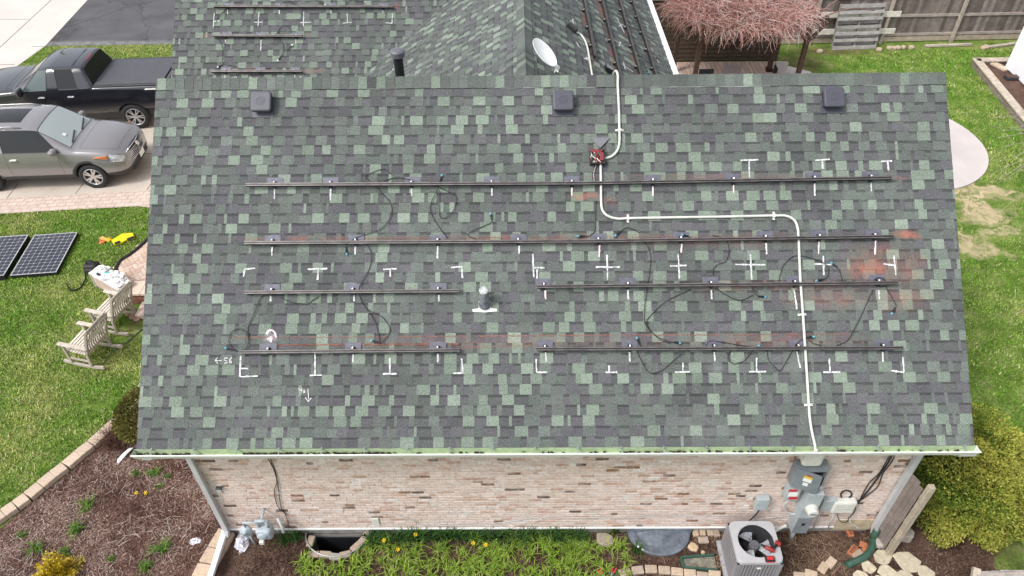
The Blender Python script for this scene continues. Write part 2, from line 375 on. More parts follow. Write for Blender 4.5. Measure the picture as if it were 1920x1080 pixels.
for j in range(rows):
    z = ZB + .004 + j*(bh+jr); x = XL - R_.choice([0, .05, .1, .15])
    while x < XR:
        L = R_.choice([bw, bw, .19, .18, .15, .095]); a = max(x, XL-.004); e = min(x+L, XR+.004)
        if e-a > .02:
            d = R_.uniform(.002, .007); c = brick_col(); jz = R_.uniform(-.002, .002)
            y = YW-d
            vs = [(a, YW+.002, z+jz), (e, YW+.002, z+jz), (e, YW+.002, z+bh+jz), (a, YW+.002, z+bh+jz), (a+.002, y, z+.003+jz), (e-.002, y, z+.003+jz), (e-.002, y, z+bh-.003+jz), (a+.002, y, z+bh-.003+jz)]
            mb.add(vs, ((4, 5, 6, 7), (0, 1, 5, 4), (1, 2, 6, 5), (2, 3, 7, 6), (3, 0, 4, 7)), c)
        x += L + jr
# gable ends of the front block and the walls of the wings
for sx in (XL, XR):
    s2 = sx + (.004 if sx > 0 else -.004)
    mb.add([(sx, YW, HE-.02), (sx, YB-YW, HE-.02), (sx, YR, ZR-.35)], ((0, 1, 2),), (.5, .42, .37))
    for j in range(int(5.6/(bh+jr))):                # courses on the returns
        z = ZB + .004 + j*(bh+jr); y0_ = YW; y1_ = YB-YW
        if z > HE-.1: k = (z+bh-HE)/TP; y0_ = max(YW, k+.12); y1_ = YB-y0_
        y = y0_ + R_.uniform(0, .08)
        while y < y1_-.02:
            e = min(y+bw, y1_)
            mb.quad((s2, y, z), (s2, e, z), (s2, e, z+bh), (s2, y, z+bh), brick_col()); y = e+jr
mb.box(-7.9, -1.0, LY0+.4, LYB-.4, .1, HE-.02, (.5, .42, .37))
mb.add([(-7.9, LY0+.4, HE-.02), (-7.9, LYB-.4, HE-.02), (-7.9, LYR, ZR-.35)], ((0, 1, 2),), (.5, .42, .37))
mb.box(-1.0, 2.5, YB-.42, GY1-.3, .1, ZE+.02, (.5, .42, .37))
mb.add([(2.5, GY1-.3, ZE+.02), (-3.2, GY1-.3, ZE+.02), (GX, GY1-.3, GZ-.2)], ((0, 1, 2),), (.5, .42, .37))
wall = hp(mb.build('wall', [MBRICK])); wall['label'] = 'front wall of pale tumbled pink brick'
mb = MB(); mb.box(XL-.004, XR-.62, YW-.022, YW+.0, ZB-.03, ZB-.001); hp(mb.build('sill_flashing', [MWHITE]))
mb = MB(); mb.box(XL+.02, XR-.02, YW+.03, YB-.5, -.9, ZB+.0, (1, 1, 1)); hp(mb.build('foundation', [mat('foundation_concrete', (.3, .29, .27), .9, n1=(6, .25), n2=(40, .15))]))
mb = MB(); mb.box(4.75, XR, YW-.012, YW+.03, ZB-.1, ZB+.2); hp(mb.build('foundation', [mat('parged_block', (.42, .35, .24), .9, n1=(7, .25, 6), n2=(45, .2))]))
mb = MB()                                        # soffit, fascia, rake boards
mb.box(-HW+.02, HW-.02, .035, YW+.02, HE-.19, HE-.165); mb.box(-HW+.02, HW-.02, .012, .034, HE-.19, HE-.075)
mb.box(-HW+.02, HW-.02, YB-.034, YB-.012, HE-.19, HE-.075)
for sx in (-1, 1):
    for Vv, Oo in ((VM, O), (VB, Vector((0, YB, HE)))):
        A = Oo + X*sx*(HW-.03) + Vv*.06; B = Oo + X*sx*(HW-.03) + Vv*SL
        n_ = NM if Vv is VM else NB
        mb.bar(A-n_*.2, B-n_*.2, .18, .022, up=X) if False else mb.bar(A-n_*.2, B-n_*.2, .022, .18, up=n_)
hp(mb.build('fascia', [MWHITE]))
mb = MB()
for sx, xx in ((-1, -8.14),):
    for Vv, Oo, n_ in ((VM, Vector((0, LY0, HE)), NM), (VB, Vector((0, LYB, HE)), NB)):
        A = Oo + X*xx + Vv*.02 - n_*.2; B = Oo + X*xx + Vv*SL - n_*.2; mb.bar(A, B, .022, .18, up=n_)
hp(mb.build('fascia', [MWHITE]))

# main gutter: open trough, pale green inside, white lip, hangers and leaf litter
GX0, GX1 = -5.77, 5.775
mb = MB()
prof = [(.008, HE-.022), (.008, HE-.145), (-.062, HE-.145), (-.112, HE-.03), (-.122, HE-.005), (-.116, HE-.002)]
inn = [(.004, HE-.022), (.004, HE-.138), (-.06, HE-.138), (-.106, HE-.03), (-.112, HE-.002)]
def strip(mb, pr, x0, x1, mi):
    for a, b in zip(pr, pr[1:]): mb.quad((x0, a[0], a[1]), (x1, a[0], a[1]), (x1, b[0], b[1]), (x0, b[0], b[1]), (1, 1, 1), mi)
strip(mb, prof, GX0, GX1, 0); strip(mb, inn, GX0, GX1, 1)
mb.box(GX0, GX1, -.125, -.11, HE-.012, HE+.002, (1, 1, 1), 0)
for xx in (GX0, GX1): mb.add([(xx, p[0], p[1]) for p in prof], ((0, 1, 2, 3, 4, 5),), (1, 1, 1), 0)
MGIN = mat('gutter_inside_green', (.5, .6, .4), .6, n1=(3, .1), n2=(14, .12), pos=True)  # pale green tone for the inner faces of the trough
gut = hp(mb.build('gutter', [MWHITE, MGIN])); gut['label'] = 'long white front gutter, green inside'
for k in range(21):
    x = GX0 + .25 + k*.585
    if x > GX1-.1: break
    mb = MB(); mb.box(x-.006, x+.006, -.118, .0, HE-.03, HE-.018); mb.box(x-.01, x+.01, -.03, .01, HE-.018, HE+.006)
    g = mb.build('gutter_hanger', [MSTEEL]); g.parent = gut; g.matrix_parent_inverse = Matrix()
mb = MB()
for (xa, xb, n) in ((-5.75, -4.9, 26), (-4.3, -2.2, 95), (.9, 3.3, 60), (3.9, 5.6, 16), (-2, .8, 15)):
    for k in range(n):
        x = R_.uniform(xa, xb); y = R_.uniform(-.014, -.002); z = HE-.136; a = R_.uniform(0, 6); L = R_.uniform(.01, .045)
        mb.quad(*[(x+cos(a)*dx*L-sin(a)*dy*.012, y+sin(a)*dx*L*.5+cos(a)*dy*.012, z+R_.uniform(0, .045)) for dx, dy in ((-1, -1), (1, -1), (1, 1), (-1, 1))])
g = mb.build('leaf_litter', [mat('leaf_litter', (.05, .035, .02), .9, n1=(30, .4))]); g.parent = gut; g['kind'] = 'stuff'
def downspout(pts, w_, d_, m, foot=None):
    mb = MB()
    for a, b in zip(pts, pts[1:]): mb.bar(a, b, w_, d_, up=Vector((0, -1, 0)) if abs((Vector(b)-Vector(a)).normalized().y) < .9 else Z)
    return hp(mb.build('downspout', [m], bevel=.008))
dl = XL+.045
d1 = downspout([(dl-.28, -.02, HE-.15), (dl-.22, .03, HE-.23), (dl, YW-.07, HE-.34), (dl, YW-.06, .28), (dl-.015, YW-.12, .16)], .085, .07, MGREYW)
d1['label'] = 'downspout, greyed with painted shade, at the left corner of the brick wall'
mb = MB(); a = G(424, 990, .19); b = G(386, 1110, .17); mb.bar((dl-.015, YW-.1, .15), a+Vector((0, 0, 0)), .09, .085); mb.bar(a, b, .09, .075); g = hp(mb.build('downspout', [MWHITE], bevel=.008)); g['label'] = 'white leader lying along the bed edging'
dr = XR+.0
d2 = downspout([(dr+.28, -.02, HE-.15), (dr+.22, .03, HE-.23), (dr+.02, YW-.07, HE-.34), (dr+.02, YW-.06, .3), (dr+.02, YW-.12, .17)], .095, .075, MGREYW)
d2['label'] = 'downspout, greyed with painted shade, at the right corner, ending in green pipe'
mb = MB(); mb.box(dl-.36, dl-.2, -.06, .0, HE-.2, HE-.146); mb.box(dr+.2, dr+.44, -.06, .0, HE-.2, HE-.146); hp(mb.build('gutter_outlet', [MGREYW], bevel=.02))

# box vents near the ridge
MVENT = mat('grey_vent', (.066, .067, .088), .5, n1=(30, .08)); MVENTD = mat('vent_mesh', (.012, .012, .014), .8)
def vent_local():
    top = MB(); h = .145; n = 8; r = .035; w_ = .145
    def rr(w, z):
        out = []
        for (cx, cy, a0) in ((w-r, w-r, 0), (-w+r, w-r, 90), (-w+r, -w+r, 180), (w-r, -w+r, 270)):
            for k in range(5): a = radians(a0+k*22.5); out.append((cx+r*cos(a), cy+r*sin(a), z))
        return out
    rings = [rr(w_, h-.055), rr(w_+.003, h-.02), rr(w_-.004, h-.004), rr(w_-.018, h)]
    vs = [p for g in rings for p in g]; N = 20; fs = []
    for j in range(3): fs += [(j*N+i, j*N+(i+1) % N, (j+1)*N+(i+1) % N, (j+1)*N+i) for i in range(N)]
    fs.append(tuple(range(3*N, 4*N))); fs.append(tuple(range(N))[::-1]); top.add(vs, fs)
    for rad in (.028, .058): top.lathe([(rad-.006, h), (rad-.003, h+.004), (rad+.003, h+.004), (rad+.006, h)], 28)
    base = MB(); base.box(-.12, .12, -.12, .12, .0, h-.054)
    fl = MB(); fl.box(-.2, .2, -.2, .2, .0095, .0125)
    return top, base, fl
for (px, py) in ((495, 189), (1055, 187), (1557, 181)):
    u, s = RS(px, py); o = RP(u, s, 0); M = Matrix((( 1, 0, 0, 0), (0, cos(PHI), -sin(PHI), 0), (0, sin(PHI), cos(PHI), 0), (0, 0, 0, 1)))
    s -= .145*0
    tp, bs, fl = vent_local()
    vt = tp.build('roof_vent', [MVENT], smooth=False); vt.parent = house; vt.matrix_parent_inverse = Matrix(); vt.matrix_local = Matrix.Translation(RP(u, s-.055)-Vector((0, 4, 0))) @ M
    c = bs.build('vent_screen', [MVENTD]); c.parent = vt
    f_ = MB(); f_.box(-.155, .155, -.2, .0, .0095, .013); c = f_.build('flashing', [MVENT]); c.parent = vt

# plumbing boot on the front slope
u, s = RS(909, 573); base = RP(u, s, 0)
mb = MB(); tt = RP(u, s+.02, .01)
ax = (Vector((0, .0, 1))*.75 + NM*.25).normalized()
MB_LEAD = mat('weathered_lead', (.17, .18, .215), .6, .2, n1=(14, .5, 5), n2=(40, .3))
mb.lathe([(.09, -.02), (.083, .03), (.066, .12), (.062, .31), (.058, .325), (.0, .325)], 18, Matrix.Translation(tt) @ ax.to_track_quat('Z', 'Y').to_matrix().to_4x4())
pb = hp(mb.build('vent_pipe', [MB_LEAD], smooth=True)); pb['label'] = 'short lead wrapped plumbing vent on a white base'
mb = MB(); tip = tt + ax*.322
mb.lathe([(.0, .02), (.05, .018), (.066, .004), (.067, -.02), (.064, -.03)], 14, Matrix.Translation(tip) @ ax.to_track_quat('Z', 'Y').to_matrix().to_4x4()); c = hp(mb.build('cap', [mat('crumpled_cap', (.5, .51, .52), .6, n1=(25, .4), n2=(60, .3), bump=(40, 1., .02))], smooth=True)); c.parent = pb; c.matrix_parent_inverse = Matrix()
mb = MB(); q = lambda du, ds, h: RP(u+du, s+ds, h)
mb.add([q(-.085, -.03, .013), q(.085, -.03, .013), q(.085, .06, .03), q(-.085, .06, .03)], ((0, 1, 2, 3),)); 
pl = [(-.17, -.085), (.0, -.095), (.17, -.08), (.168, -.048), (.085, -.04), (.075, .02), (-.075, .02), (-.085, -.042), (-.172, -.05)]
vs = [q(a, b, .0135) for a, b in pl] + [q(a, b, .006) for a, b in pl]; n = len(pl); mb.add(vs, [tuple(range(n))] + [(i, n+i, n+(i+1) % n, (i+1) % n) for i in range(n)])
c = hp(mb.build('sealant', [MWHITE])); c.parent = pb; c.matrix_parent_inverse = Matrix()
# black flue behind the ridge on the cross gable's left slope
fy = 6.4
D_ = ray(751, 150); k = (fy-CAMP.y)/D_.y; fb = CAMP + D_*k; D_ = ray(745.5, 98); tp_ = CAMP + D_*((fy-CAMP.y)/D_.y)
mb = MB(); fx = fb.x; zt = tp_.z
mb.lathe([(.085, -2.2), (.085, -.02)], 16, Matrix.Translation((fx, fy, zt))); fl_ = hp(mb.build('flue_pipe', [MBLACK], smooth=True)); fl_['label'] = 'tall black flue with flat grey cap behind the ridge'
mb = MB(); mb.lathe([(.085, -.085), (.115, -.08), (.127, -.07), (.127, -.05), (.118, -.046), (.128, -.04), (.128, -.02), (.119, -.016), (.131, -.008), (.131, .02), (.11, .044), (.055, .056), (0, .058)], 20, Matrix.Translation((fx, fy, zt)))
c = hp(mb.build('flue_cap', [mat('flue_cap_grey', (.13, .13, .15), .5, n1=(20, .1))], smooth=False)); c.parent = fl_; c.matrix_parent_inverse = Matrix()

# chalk set-out marks, each a thin smear of chalk on the shingles
def chalk(segs, plane_pt=None, wd=.023, m=None, parent=None, h=.0115, name='chalk_mark'):
    mb = MB(); f = plane_pt or Rpx
    for sg in segs:
        P = [f(*p) for p in sg]
        nn = NM if f in (Rpx, Lpx) else NR
        for a, b in zip(P, P[1:]):
            d = b-a; L = max(d.length, 1e-5); d.normalize(); sd = d.cross(nn); n = max(1, int(L/.035))
            ws = [wd*R_.uniform(.3, .62) for _ in range(n+1)]; js = [R_.uniform(-.0025, .0025) for _ in range(n+1)]
            for i in range(n):
                p = a + (b-a)*(i/n); q = a + (b-a)*((i+1)/n)
                mb.quad(p+sd*(js[i]-ws[i])+nn*h, q+sd*(js[i+1]-ws[i+1])+nn*h, q+sd*(js[i+1]+ws[i+1])+nn*h, p+sd*(js[i]+ws[i])+nn*h)
    o = mb.build(name, [m or MCHALK]); pr = parent or roof
    o.parent = pr; o.matrix_parent_inverse = Matrix(); return o
MARKS = [
 [[(1388, 301), (1421, 300)], [(1404, 301), (1405, 333)]], [[(1528, 301), (1555, 299)], [(1541, 302), (1542, 317)]], [[(1651, 303), (1672, 302)], [(1664, 303), (1665, 320)]],
 [[(459, 505), (479, 503)], [(459, 505), (457, 519)]], [[(577, 505), (614, 504)], [(597, 504), (596, 525)]], [[(719, 505), (744, 504)], [(732, 504), (732, 519)]],
 [[(846, 502), (866, 500), (867, 521)]], [[(999, 476), (1001, 520)], [(1000, 502), (1021, 502)], [(1007, 505), (1007, 530)]], [[(1138, 478), (1139, 525)], [(1117, 501), (1162, 501)]],
 [[(1271, 477), (1274, 523)], [(1256, 499), (1287, 498)]], [[(1407, 477), (1409, 525)], [(1378, 496), (1435, 497)]], [[(1543, 480), (1544, 516)], [(1526, 495), (1560, 497)]],
 [[(1675, 479), (1679, 516)], [(1656, 495), (1676, 498)]],
 [[(452, 667), (450, 706)], [(452, 691), (466, 691)], [(450, 706), (484, 705)]], [[(591, 660), (591, 703)], [(581, 704), (604, 703)]], [[(731, 671), (731, 700)], [(718, 701), (744, 701)]],
 [[(866, 672), (868, 699), (850, 700)]], [[(1005, 673), (1006, 698), (1026, 698)]], [[(1142, 685), (1142, 697)], [(1135, 698), (1157, 698)]], [[(1280, 680), (1280, 697)], [(1265, 698), (1293, 697)]],
 [[(1418, 671), (1418, 697)], [(1404, 697), (1436, 697)]], [[(1554, 672), (1556, 696)], [(1543, 698), (1575, 698)]], [[(1692, 669), (1694, 698), (1670, 695)]],
 [[(1493, 657), (1500, 690)]], [[(1488, 543), (1494, 580)]], [[(1436, 456), (1437, 477)]],
]
for mk in MARKS: chalk(mk)
TICK1 = [515, 620, 772, 922, 1072, 1224, 1375, 1527, 1633]; TICK2 = [511, 667, 821, 974, 1124, 1278, 1535, 1641]
for i, x in enumerate(TICK1): chalk([[(x, 350 - 11*max(0, (x-1072))/598), (x, 352+R_.uniform(14, 26) - 11*max(0, (x-1072))/598)]], m=MPINKCHALK if i in (4, 5, 6, 7) else None)
for i, x in enumerate(TICK2): chalk([[(x, 460-9*(x-460)/1210), (x-1, 476+R_.uniform(2, 12)-9*(x-460)/1210)]], m=MPINKCHALK if i in (4, 5, 6, 7) else None)
for x in (508, 664, 823): chalk([[(x, 553), (x, 565)]])
for x in (1022, 1177, 1333, 1647): chalk([[(x, 544), (x+1, 561)]], m=MPINKCHALK if x == 1022 else None)
for x in (662, 821): chalk([[(x, 661), (x, 679)]])
for x in (1023, 1180, 1339, 1654): chalk([[(x, 660), (x+1, 678)]])
chalk([[(416, 676), (404, 676)], [(409, 670), (404, 676), (410, 682)], [(428, 671), (422, 671), (421, 676), (426, 676), (427, 680), (421, 681)], [(435, 670), (431, 675), (431, 680), (435, 681), (435, 677), (431, 677)]], wd=.013)
chalk([[(561, 727), (562, 732), (567, 731)], [(567, 727), (565, 738)], [(570, 731), (569, 736), (572, 736), (572, 731), (570, 731)], [(578, 729), (579, 752)], [(573, 745), (578, 753), (584, 746)]], wd=.012)
chalk([[(500, 627), (504, 620), (511, 619), (516, 624), (518, 633)], [(502, 637), (510, 632), (509, 642), (505, 634)]], wd=.028, m=MPINKCHALK)
# chalk lines snapped in red
def redline(pts, wd): return chalk([pts], wd=wd, m=MREDCHALK, h=.0105, name='chalk_line')
for (y0, y1, xa, xb, wd) in ((633, 626, 430, 1620, .016), (652, 648, 862, 1005, .012), (647, 645, 520, 860, .03), (447, 444, 640, 1430, .012), (331, 329, 1100, 1400, .01)):
    x = xa
    while x < xb:
        e = min(x+R_.uniform(60, 220), xb); f = lambda q: y0+(y1-y0)*(q-xa)/(xb-xa); redline([(x, f(x)), (e, f(e))], wd*R_.uniform(.5, 1.1)); x = e+R_.uniform(0, 25)
# on the rear wing
for mk in ([[(402, 25), (400, 52)], [(402, 41), (413, 39)]], [[(486, 24), (484, 50)], [(477, 42), (493, 42)]], [[(570, 22), (569, 50)], [(563, 43), (584, 42)]], [[(651, 26), (652, 42)], [(643, 44), (660, 42)]], [[(736, 27), (735, 44), (722, 43)]],
           [[(427, 18), (427, 26)]], [[(524, 18), (524, 27)]], [[(621, 18), (621, 25)]], [[(718, 18), (718, 24)]], [[(423, 75), (423, 81)]], [[(490, 75), (489, 95)]], [[(555, 74), (555, 82)]], [[(422, 139), (422, 147)]], [[(553, 140), (553, 149)]], [[(564, 143), (564, 149)]],
           [[(434, 146), (433, 149), (437, 149)], [(436, 145), (436, 151)], [(440, 145), (440, 151)], [(442, 144), (444, 146), (441, 151)], [(445, 148), (446, 151)], [(451, 147), (455, 151)], [(455, 147), (451, 151)], [(462, 145), (460, 149), (464, 150), (464, 147), (460, 148)], [(466, 146), (466, 151)], [(469, 145), (472, 147), (469, 151), (473, 151)], [(481, 145), (481, 151)], [(484, 145), (484, 151)], [(479, 148), (487, 147)]]):
    chalk(mk, Lpx, wd=.017, parent=wing_roof)
for a, b in (((1156, 34), (1170, 62)), ((1160, 50), (1167, 46)), ((1152, 76), (1168, 88)), ((1163, 79), (1160, 87)), ((1164, 120), (1187, 136)), ((1168, 117), (1172, 131)), ((1080, 80), (1086, 90)), ((1212, 48), (1214, 52)), ((1068, 40), (1078, 44)), ((1073, 36), (1075, 45)), ((1220, 90), (1223, 96)), ((1232, 113), (1235, 119))):
    chalk([[a, b]], gr, wd=.03, parent=gable_roof)
# red chalk dust rubbed into the shingles along the rails
ST = []
for (px, py, rx, ry, st) in ((1095, 368, .27, .1, .75), (1130, 375, .3, .16, .28), (1640, 505, .62, .42, .6), (1700, 441, .3, .13, 1.0), (1560, 560, 1.0, .3, .24), (1640, 470, .5, .25, .25), (1000, 642, 4.8, .16, .14), (1060, 447, 4.9, .13, .24), (1300, 450, 3.2, .2, .2), (1400, 334, 2.4, .12, .2),
                              (1450, 640, 1.8, .18, .22), (1690, 333, .16, .05, .6), (570, 447, 1.6, .06, .35), (1450, 535, 2.2, .14, .28), (1690, 560, .6, .4, .25), (1700, 500, .4, .5, .3)):
    p = Rpx(px, py); ST.append((tuple(p), (rx, ry*.75, ry*.66), st))
for (px, py, rx, ry, st) in ((743, 11, .12, .1, .5), (578, 66, .12, .08, .4), (590, 134, .3, .1, .35), (385, 66, .12, .08, .3), (470, 133, .9, .12, .2), (560, 134, .35, .08, .4), (520, 14, 2.4, .07, .14)):
    p = Lpx(px, py); ST.append((tuple(p), (rx, ry, ry), st))
for (px, py, st) in ((1098, 40, .45), (1110, 95, .35), (1140, 60, .4), (1150, 110, .5), (1180, 70, .45), (1190, 120, .4), (1218, 90, .3), (1125, 15, .6), (1165, 15, .4)):
    p = gr(px, py); ST.append((tuple(p), (.12, 1.1, .12), st))
blobs(MSH, ST, (.43, .15, .095), .97, 7, warp=.16, wscale=5)
ST2 = []
for (px, py, rx, st) in ((508, 632, .16, .5), (1480, 680, .4, .12), (1395, 470, .3, .1), (1310, 800, .5, .12), (1320, 810, .22, .16), (1240, 720, .3, .08), (1340, 690, .2, .16), (1175, 560, .14, .2)):
    ST2.append((tuple(Rpx(px, py)), (rx, rx*.7, rx*.6), st))
blobs(MSH, ST2, (.5, .48, .49), .9, 14)
# ------------------------------------------------------------------ GROUND
def pip(P, poly):                                # vectorised point in polygon
    x, y = P[:, 0], P[:, 1]; ins = np.zeros(len(P), bool); n = len(poly)
    for i in range(n):
        x1, y1 = poly[i][:2]; x2, y2 = poly[(i+1) % n][:2]
        if y1 == y2: continue
        c = ((y1 > y) != (y2 > y)) & (x < (x2-x1)*(y-y1)/(y2-y1)+x1); ins ^= c
    return ins
def GP(pts): return [tuple(G(*p)[:2]) if len(p) == 2 else (p[0], p[1]) for p in pts]   # 2 numbers: pixel; 3 numbers: metres
def sheet(name, polys, z, m, kind='structure', parent=None, thick=0.):
    mb = MB()
    loops = [[Vector((p[0], p[1], z)) for p in pl] for pl in polys]
    flat = [p for l in loops for p in l]; tris = tessellate_polygon(loops); mb.add(flat, [tuple(t) for t in tris])
    if thick:
        for l in loops:
            n = len(l)
            for i in range(n): a, b = l[i], l[(i+1) % n]; mb.quad(a, b, b-Vector((0, 0, thick)), a-Vector((0, 0, thick)))
    o = mb.build(name, [m], parent)
    if kind: o['kind'] = kind
    # make faces look up
    return o
# window well: half ellipse hole through the sheets
WX, WA, WB = -3.535, .53, .44
well = [(WX+WA*cos(pi+pi*i/16), YW+.02+WB*sin(pi+pi*i/16)) for i in range(17)]
def lawn_mat():
    m = mat('lawn', (.085, .12, .03), .95, pos=True, bump=(70, .6, .02), spec=.1); nt = m.node_tree; b, src = base_link(m); L = nt.links
    pos = nt.nodes.new('ShaderNodeNewGeometry').outputs['Position']
    def noise(sc, det=5):
        t = nt.nodes.new('ShaderNodeTexNoise'); t.inputs['Scale'].default_value = sc; t.inputs['Detail'].default_value = det; L.new(pos, t.inputs['Vector']); return t.outputs['Fac']
    def ramp(f, cols):
        r = nt.nodes.new('ShaderNodeValToRGB'); L.new(f, r.inputs[0]); e = r.color_ramp.elements
        while len(e) < len(cols): e.new(.5)
        for el, (p, c) in zip(e, cols): el.position = p; el.color = (*c, 1)
        return r.outputs[0]
    c1 = ramp(noise(2.2, 8), [(.3, (.07, .125, .02)), (.48, (.12, .19, .035)), (.62, (.19, .235, .07)), (.75, (.27, .26, .12))])
    c2 = ramp(noise(22, 6), [(.3, (.45, .5, .4)), (.5, (1, 1, 1)), (.7, (1.45, 1.4, 1.25))])
    mx = nt.nodes.new('ShaderNodeMix'); mx.data_type = 'RGBA'; mx.blend_type = 'MULTIPLY'; mx.inputs[0].default_value = .9; L.new(c1, mx.inputs[6]); L.new(c2, mx.inputs[7])
    L.new(mx.outputs[2], b.inputs['Base Color']); return m
MLAWN = lawn_mat()
DIRT = [((1835, 360), (1.0, .5), 1), ((1850, 405), (.8, .5), .95), ((1825, 462), (.6, .5), .8), ((1880, 437), (.8, .25), .8), ((1815, 385), (.45, .6), 1), ((1885, 372), (.8, .3), .5), ((1895, 475), (.45, .22), .5)]
D_items = [((*G(*p)[:2], 0), (r[0], r[1], 1), st) for p, r, st in DIRT]
blobs(MLAWN, D_items, (.56, .43, .29), .45, 4.5, warp=.9, wscale=1.5)
B_items = [((*G(1500, 118)[:2], 0), (1.2, 1., 1), .9), ((*G(1560, 96)[:2], 0), (2.2, .5, 1), .9), ((*G(1850, 1010)[:2], 0), (1.1, .8, 1), .6), ((*G(258, 600)[:2], 0), (.3, .5, 1), .7)]
blobs(MLAWN, B_items, (.12, .08, .05), .7, 5)
lawn = sheet('lawn', [[(-300, -60), (300, -60), (300, 500), (-300, 500)], [(-4.3, -.3), (-2.8, -.3), (-2.8, .6), (-4.3, .6)]], 0, MLAWN)

MMULCH = mat('mulch_soil', (.115, .07, .055), .98, n1=(3, .35, 6), n2=(38, .4, 4), bump=(45, 1., .03), spec=.1, pos=True)
BED = GP([(-250, 1130), (0, 992), (61, 940), (110, 902), (160, 860), (200, 825), (240, 775), (268, 728), (-6.9, 4.4, 0), (XL, 4.6, 0), (XL, .46, 0), (XR, .46, 0), (XR, 1.7, 0), (6.8, 2., 0), (1850, 975), (1868, 1015), (1862, 1060), (1900, 1120), (9., -2.4, 0), (-14, -2.4, 0)])
mulch = sheet('mulch_bed', [BED, well], .006, MMULCH)

MCONC = mat('driveway_concrete', (.5, .44, .38), .9, n1=(.8, .1, 5), n2=(35, .1, 4), bump=(120, .3, .004), pos=True)
blobs(MCONC, [((*G(250, 318)[:2], 0), (.9, .5, 1), .8), ((*G(70, 352)[:2], 0), (1.6, .35, 1), .4), ((*G(262, 240)[:2], 0), (.8, .6, 1), .35)], (.3, .24, .19), .85, 4)  # oil stains; the patch at the SUV's nose also paints in its shadow
DRV = [(-32, 15.6)] + GP([(-300, 393), (0, 373), (140, 365), (300, 356)]) + [(-8.2, 10.6), (-8.2, 17.5)]
drive = sheet('driveway', [DRV], .012, MCONC)
mb = MB()
for a, b in (((162, 338), (140, 366)), ((34, 345), (13, 373)), ((250, 289), (300, 289)), ((285, 343), (274, 359)), ((-60, 240), (330, 215))):
    p = G(*a); q = G(*b); mb.bar((p.x, p.y, .0135), (q.x, q.y, .0135), .02, .003)
MJOINT = mat('joint', (.16, .13, .11), .95, n1=(5, .3)); o = mb.build('driveway_joints', [MJOINT]); o['kind'] = 'structure'
MSIDE = mat('pale_concrete', (.56, .52, .48), .9, n1=(.7, .07, 5), n2=(40, .06), pos=True)
SW = GP([(-500, -70), (232, -75), (165, 0), (85, 87), (24, 131), (0, 143), (-60, 165), (-500, 220)])
o = sheet('sidewalk', [SW], .016, MSIDE)
mb = MB()
for a, b in (((97, 0), (0, 90)), ((0, 37), (54, 37)), ((-10, 122), (28, 122)), ((60, 88), (90, 88))):
    p = G(*a); q = G(*b); mb.bar((p.x, p.y, .0175), (q.x, q.y, .0175), .03, .003)
o = mb.build('sidewalk_joints', [MJOINT]); o['kind'] = 'structure'
MASPH = mat('old_asphalt', (.085, .083, .09), .9, n1=(.9, .25, 6), n2=(30, .2, 5), bump=(60, .5, .01), pos=True)
nt_ = MASPH.node_tree; b_, src_ = base_link(MASPH)           # cracks
vo = nt_.nodes.new('ShaderNodeTexVoronoi'); vo.feature = 'DISTANCE_TO_EDGE'; vo.inputs['Scale'].default_value = .33
ps = nt_.nodes.new('ShaderNodeNewGeometry'); nz = nt_.nodes.new('ShaderNodeTexNoise'); nz.inputs['Scale'].default_value = 1.5; nz.inputs['Detail'].default_value = 6; nt_.links.new(ps.outputs['Position'], nz.inputs['Vector'])
ad = nt_.nodes.new('ShaderNodeVectorMath'); ad.operation = 'ADD'; nt_.links.new(ps.outputs['Position'], ad.inputs[0]); nt_.links.new(nz.outputs['Color'], ad.inputs[1]); nt_.links.new(ad.outputs[0], vo.inputs['Vector'])
mr_ = nt_.nodes.new('ShaderNodeMapRange'); mr_.inputs[1].default_value = .0; mr_.inputs[2].default_value = .018; mr_.inputs[3].default_value = .65; mr_.inputs[4].default_value = 0; nt_.links.new(vo.outputs['Distance'], mr_.inputs[0])
mx_ = nt_.nodes.new('ShaderNodeMix'); mx_.data_type = 'RGBA'; nt_.links.new(mr_.outputs[0], mx_.inputs[0]); nt_.links.new(src_, mx_.inputs[6]); mx_.inputs[7].default_value = (.03, .03, .03, 1); nt_.links.new(mx_.outputs[2], b_.inputs['Base Color'])
blobs(MASPH, [((*G(110, 60)[:2], 0), (.9, 1.6, 1), .8)], (.035, .035, .037), .5, 3)
blobs(MASPH, [((*G(200, 82)[:2], 0), (6, .35, 1), .6)], (.3, .3, .28), .8, 5)
AS = GP([(85, 87), (165, 0), (232, -75), (480, -75), (480, 84), (330, 83)])
o = sheet('neighbour_driveway', [AS], .008, MASPH)

def brick_mat(name, cols, mortar, bw, rh, rot, off=.5, msize=.008):
    m = mat(name, (1, 1, 1), .9, n1=(7, .14, 5), n2=(60, .12), bump=(90, .3, .004), pos=True); nt = m.node_tree; b, src = base_link(m)
    ps = nt.nodes.new('ShaderNodeNewGeometry'); mp = nt.nodes.new('ShaderNodeMapping'); mp.inputs['Rotation'].default_value = (0, 0, rot); nt.links.new(ps.outputs['Position'], mp.inputs[0])
    t = nt.nodes.new('ShaderNodeTexBrick'); t.inputs['Color1'].default_value = (*cols[0], 1); t.inputs['Color2'].default_value = (*cols[1], 1); t.inputs['Mortar'].default_value = (*mortar, 1)
    t.inputs['Scale'].default_value = 1; t.inputs['Brick Width'].default_value = bw; t.inputs['Row Height'].default_value = rh; t.inputs['Mortar Size'].default_value = msize; t.offset = off; t.inputs['Mortar Smooth'].default_value = .3
    nt.links.new(mp.outputs[0], t.inputs['Vector'])
    mx = nt.nodes.new('ShaderNodeMix'); mx.data_type = 'RGBA'; mx.blend_type = 'MULTIPLY'; mx.inputs[0].default_value = 1; nt.links.new(src, mx.inputs[6]); nt.links.new(t.outputs['Color'], mx.inputs[7]); nt.links.new(mx.outputs[2], b.inputs['Base Color'])
    return m
